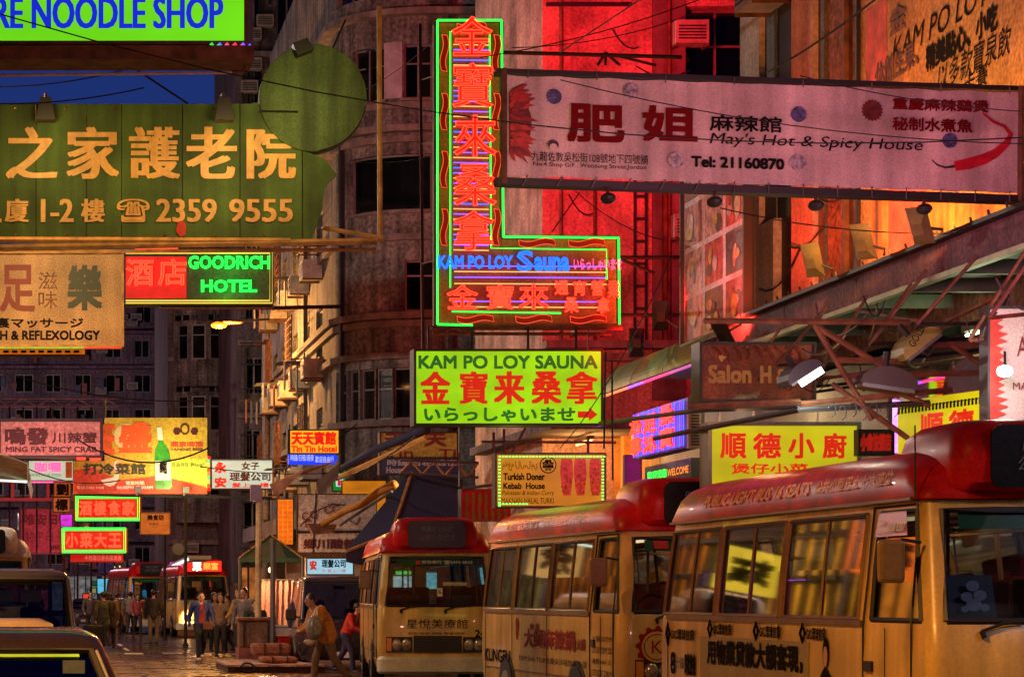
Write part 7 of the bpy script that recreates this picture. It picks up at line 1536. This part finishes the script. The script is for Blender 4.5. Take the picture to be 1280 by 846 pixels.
# shop fronts under the dark blocks, warm
for i, (x0, x1, z0, z1, y, c_, s_) in enumerate(((5.7, 8.6, .4, 2.6, 111.7, (170, 90, 40), .5), (7.95, 9.4, .3, 2.7, 99.7, (190, 110, 50), .5), (-9, -4.5, .4, 3, 177.4, (140, 60, 50), .5), (-4.2, 0, .4, 3, 177.4, (180, 60, 60), .5), (.3, 3.6, .4, 3, 177.4, (120, 120, 120), .5), (4, 6.8, .4, 3, 177.4, (190, 110, 50), .5))):
    t = thing('shop_window', ['dim orange shop window under the block with rounded bays', 'warm shop window under the tall dark tenement', 'reddish shop window at the road end behind the queue', 'pink red shop window at the road end behind the van', 'grey white shop window at the road end', 'amber shop window at the road end beside the minibuses'][i], 'shop window', (x0, y, z0)); MB().box(x0, x1, y - .05, y, z0, z1).build('lit_pane', glow('shop window %d' % i, rgb(*c_), s_, .7, 2.5), t); f_ = MB(); frame_bars(f_, x0, x1, z0, z1, y - .12, y + .02, .1); 
    for q in range(1, 4): f_.box(x0 + (x1 - x0) * q / 4 - .04, x0 + (x1 - x0) * q / 4 + .04, y - .12, y + .01, z0, z1)
    f_.build('frame', M_black, t)
s = signbox('dull mauve billboard with faint large characters behind the coach', 26, 636, 92, 690, 120, mat('mauve billboard', (.25, .09, .12), .8, vary=.5, scale=.5, grain=.4, gscale=6), M_black, .3, t=.1, name='billboard'); T('唯安日報', 30, 642, 88, 656, 120, M_dkp, s, bold=.03); T('特平日', 32, 664, 66, 676, 120, M_dkp, s); T('unel', 62, 679, 76, 687, 120, M_ink, s)
light('SPOT', 'sign_fill', P(60, 700, 116), 900, (1, .12, .15), s, .3, P(55, 655, 120), 130, 1)  # added red spot on the billboard, no lamp built here
s = signbox('small purple and pink neon box beside the square orange boards', 76, 643, 90, 658, 80, glow('purple pink face', rgb(190, 40, 200), 1., .6, 4), M_boxblack, .2, t=.03)
t = thing('red_girder', 'red lit girder band with dark openings behind the cream awning', 'girder', P(40, 620, 100)); FR(-40, 622, 92, 626, 100, 0, .5).build('lower_chord', paint('girder red', (120, 10, 20)), t); FR(-40, 600, 92, 603, 100, 0, .5).build('upper_chord', paint('girder red', (1,)), t)
for i in range(6): FR(-30 + i * 22, 603, -26 + i * 22, 622, 100, .05, .4).build('upright', paint('girder red', (1,)), t)
light('SPOT', 'sign_fill', P(30, 640, 96), 500, (1, .05, .08), t, .3, P(30, 612, 100), 140, 1)  # added red spot under the girder, no lamp built here
# unseen shops added across the street to be mirrored in the bus windows
for i, (y0, y1, z0, z1, c_, s_, lb) in enumerate(((10, 16, 1.2, 5.4, (255, 150, 40), 1.6, 'amber lit shop front across the road by the first cars'), (18, 24, 1.4, 4.8, (255, 120, 30), 1.3, 'orange lit shop front across the road by the second car'), (26, 33, .9, 5.0, (200, 190, 120), .8, 'cool lit shop front across the road by the van'), (35, 43, .6, 4.6, (230, 60, 30), .8, 'red lit shop front across the road past the van'), (46, 56, .7, 5., (255, 160, 50), .8, 'golden lit shop front across the road by the coach'))):
    t = thing('added_opposite_shop', lb, 'shop front', (-7.9, y0, 0)); MB().box(-7.98, -7.9, y0, y1, z0, z1).build('lit_glass', glow('opposite shop %d' % i, rgb(*c_), s_, .6, 1.5), t); f_ = MB(); f_.box(-7.9, -7.8, y0 - .1, y1 + .1, z1, z1 + .12); f_.box(-7.9, -7.8, y0 - .1, y1 + .1, z0 - .1, z0)
    for q in range(int(y1 - y0) + 1): f_.box(-7.9, -7.8, y0 + q - .05, y0 + q + .05, z0, z1)
    f_.build('frame', M_black, t)
    for q in range(3): y = y0 + (y1 - y0) * (q + .5) / 3; MB().box(-7.2, -6.6, y - .7, y + .7, .1, 1.0 + .3 * (q % 2)).build('display_counter', wd('dark', (1,)), t)

# unseen lit fronts and boards added across the street to be mirrored in the bus windows
for i, (y0, y1, z0, z1, c_, s_, lb) in enumerate(((58, 64, 2.2, 6.5, (255, 170, 40), 1.5, 'tall golden lit restaurant front far across the road'), (65, 70, 3, 5.2, (150, 90, 200), .7, 'violet lit bar front far across the road'), (71, 80, 2, 7, (255, 140, 30), 1.4, 'long amber lit restaurant front far across the road'), (82, 90, 3, 6, (190, 170, 90), 1., 'pale lit pharmacy front far across the road'), (92, 108, 2, 7, (255, 90, 40), 1.2, 'red orange lit arcade farthest across the road'))):
    t = thing('added_opposite_shop', lb, 'shop front', (-7.9, y0, 0)); MB().box(-7.98, -7.9, y0, y1, z0, z1).build('lit_glass', glow('opposite front %d' % i, rgb(*c_), s_, .7, .9), t); f_ = MB(); f_.box(-7.9, -7.75, y0, y1, (z0 + z1) / 2 - .1, (z0 + z1) / 2 + .1)
    for q in range(int(y1 - y0) + 1): f_.box(-7.9, -7.7, y0 + q - .09, y0 + q + .09, z0, z1)
    f_.build('frame', M_black, t)
for i, (y, z, c_, ch) in enumerate(((44, 3.5, (255, 60, 30), '當'), (53, 4.2, (255, 120, 30), '藥'), (62, 3.8, (255, 220, 60), '麵'), (76, 4.5, (200, 160, 90), '茶'), (88, 4.2, (255, 60, 120), '樓'))):
    t = thing('added_hanging_board', ['red', 'orange', 'yellow', 'cream', 'pink'][i] + ' lit board hung over the opposite pavement', 'sign', (-6.5, y, z)); MB().box(-7.4, -5.8, y, y + .3, z, z + 1.6).build('case', glow('hanging board %d' % i, rgb(*c_), 1.2, .2, 2), t)
    text(ch, (-7.2, y - .01, z + .2), EX, EZ, 1.2, 1.2, M_ink, t, name='letter', bold=.04); MB().box(-8, -5.8, y + .1, y + .2, z + 1.62, z + 1.7).build('arm', M_black, t)
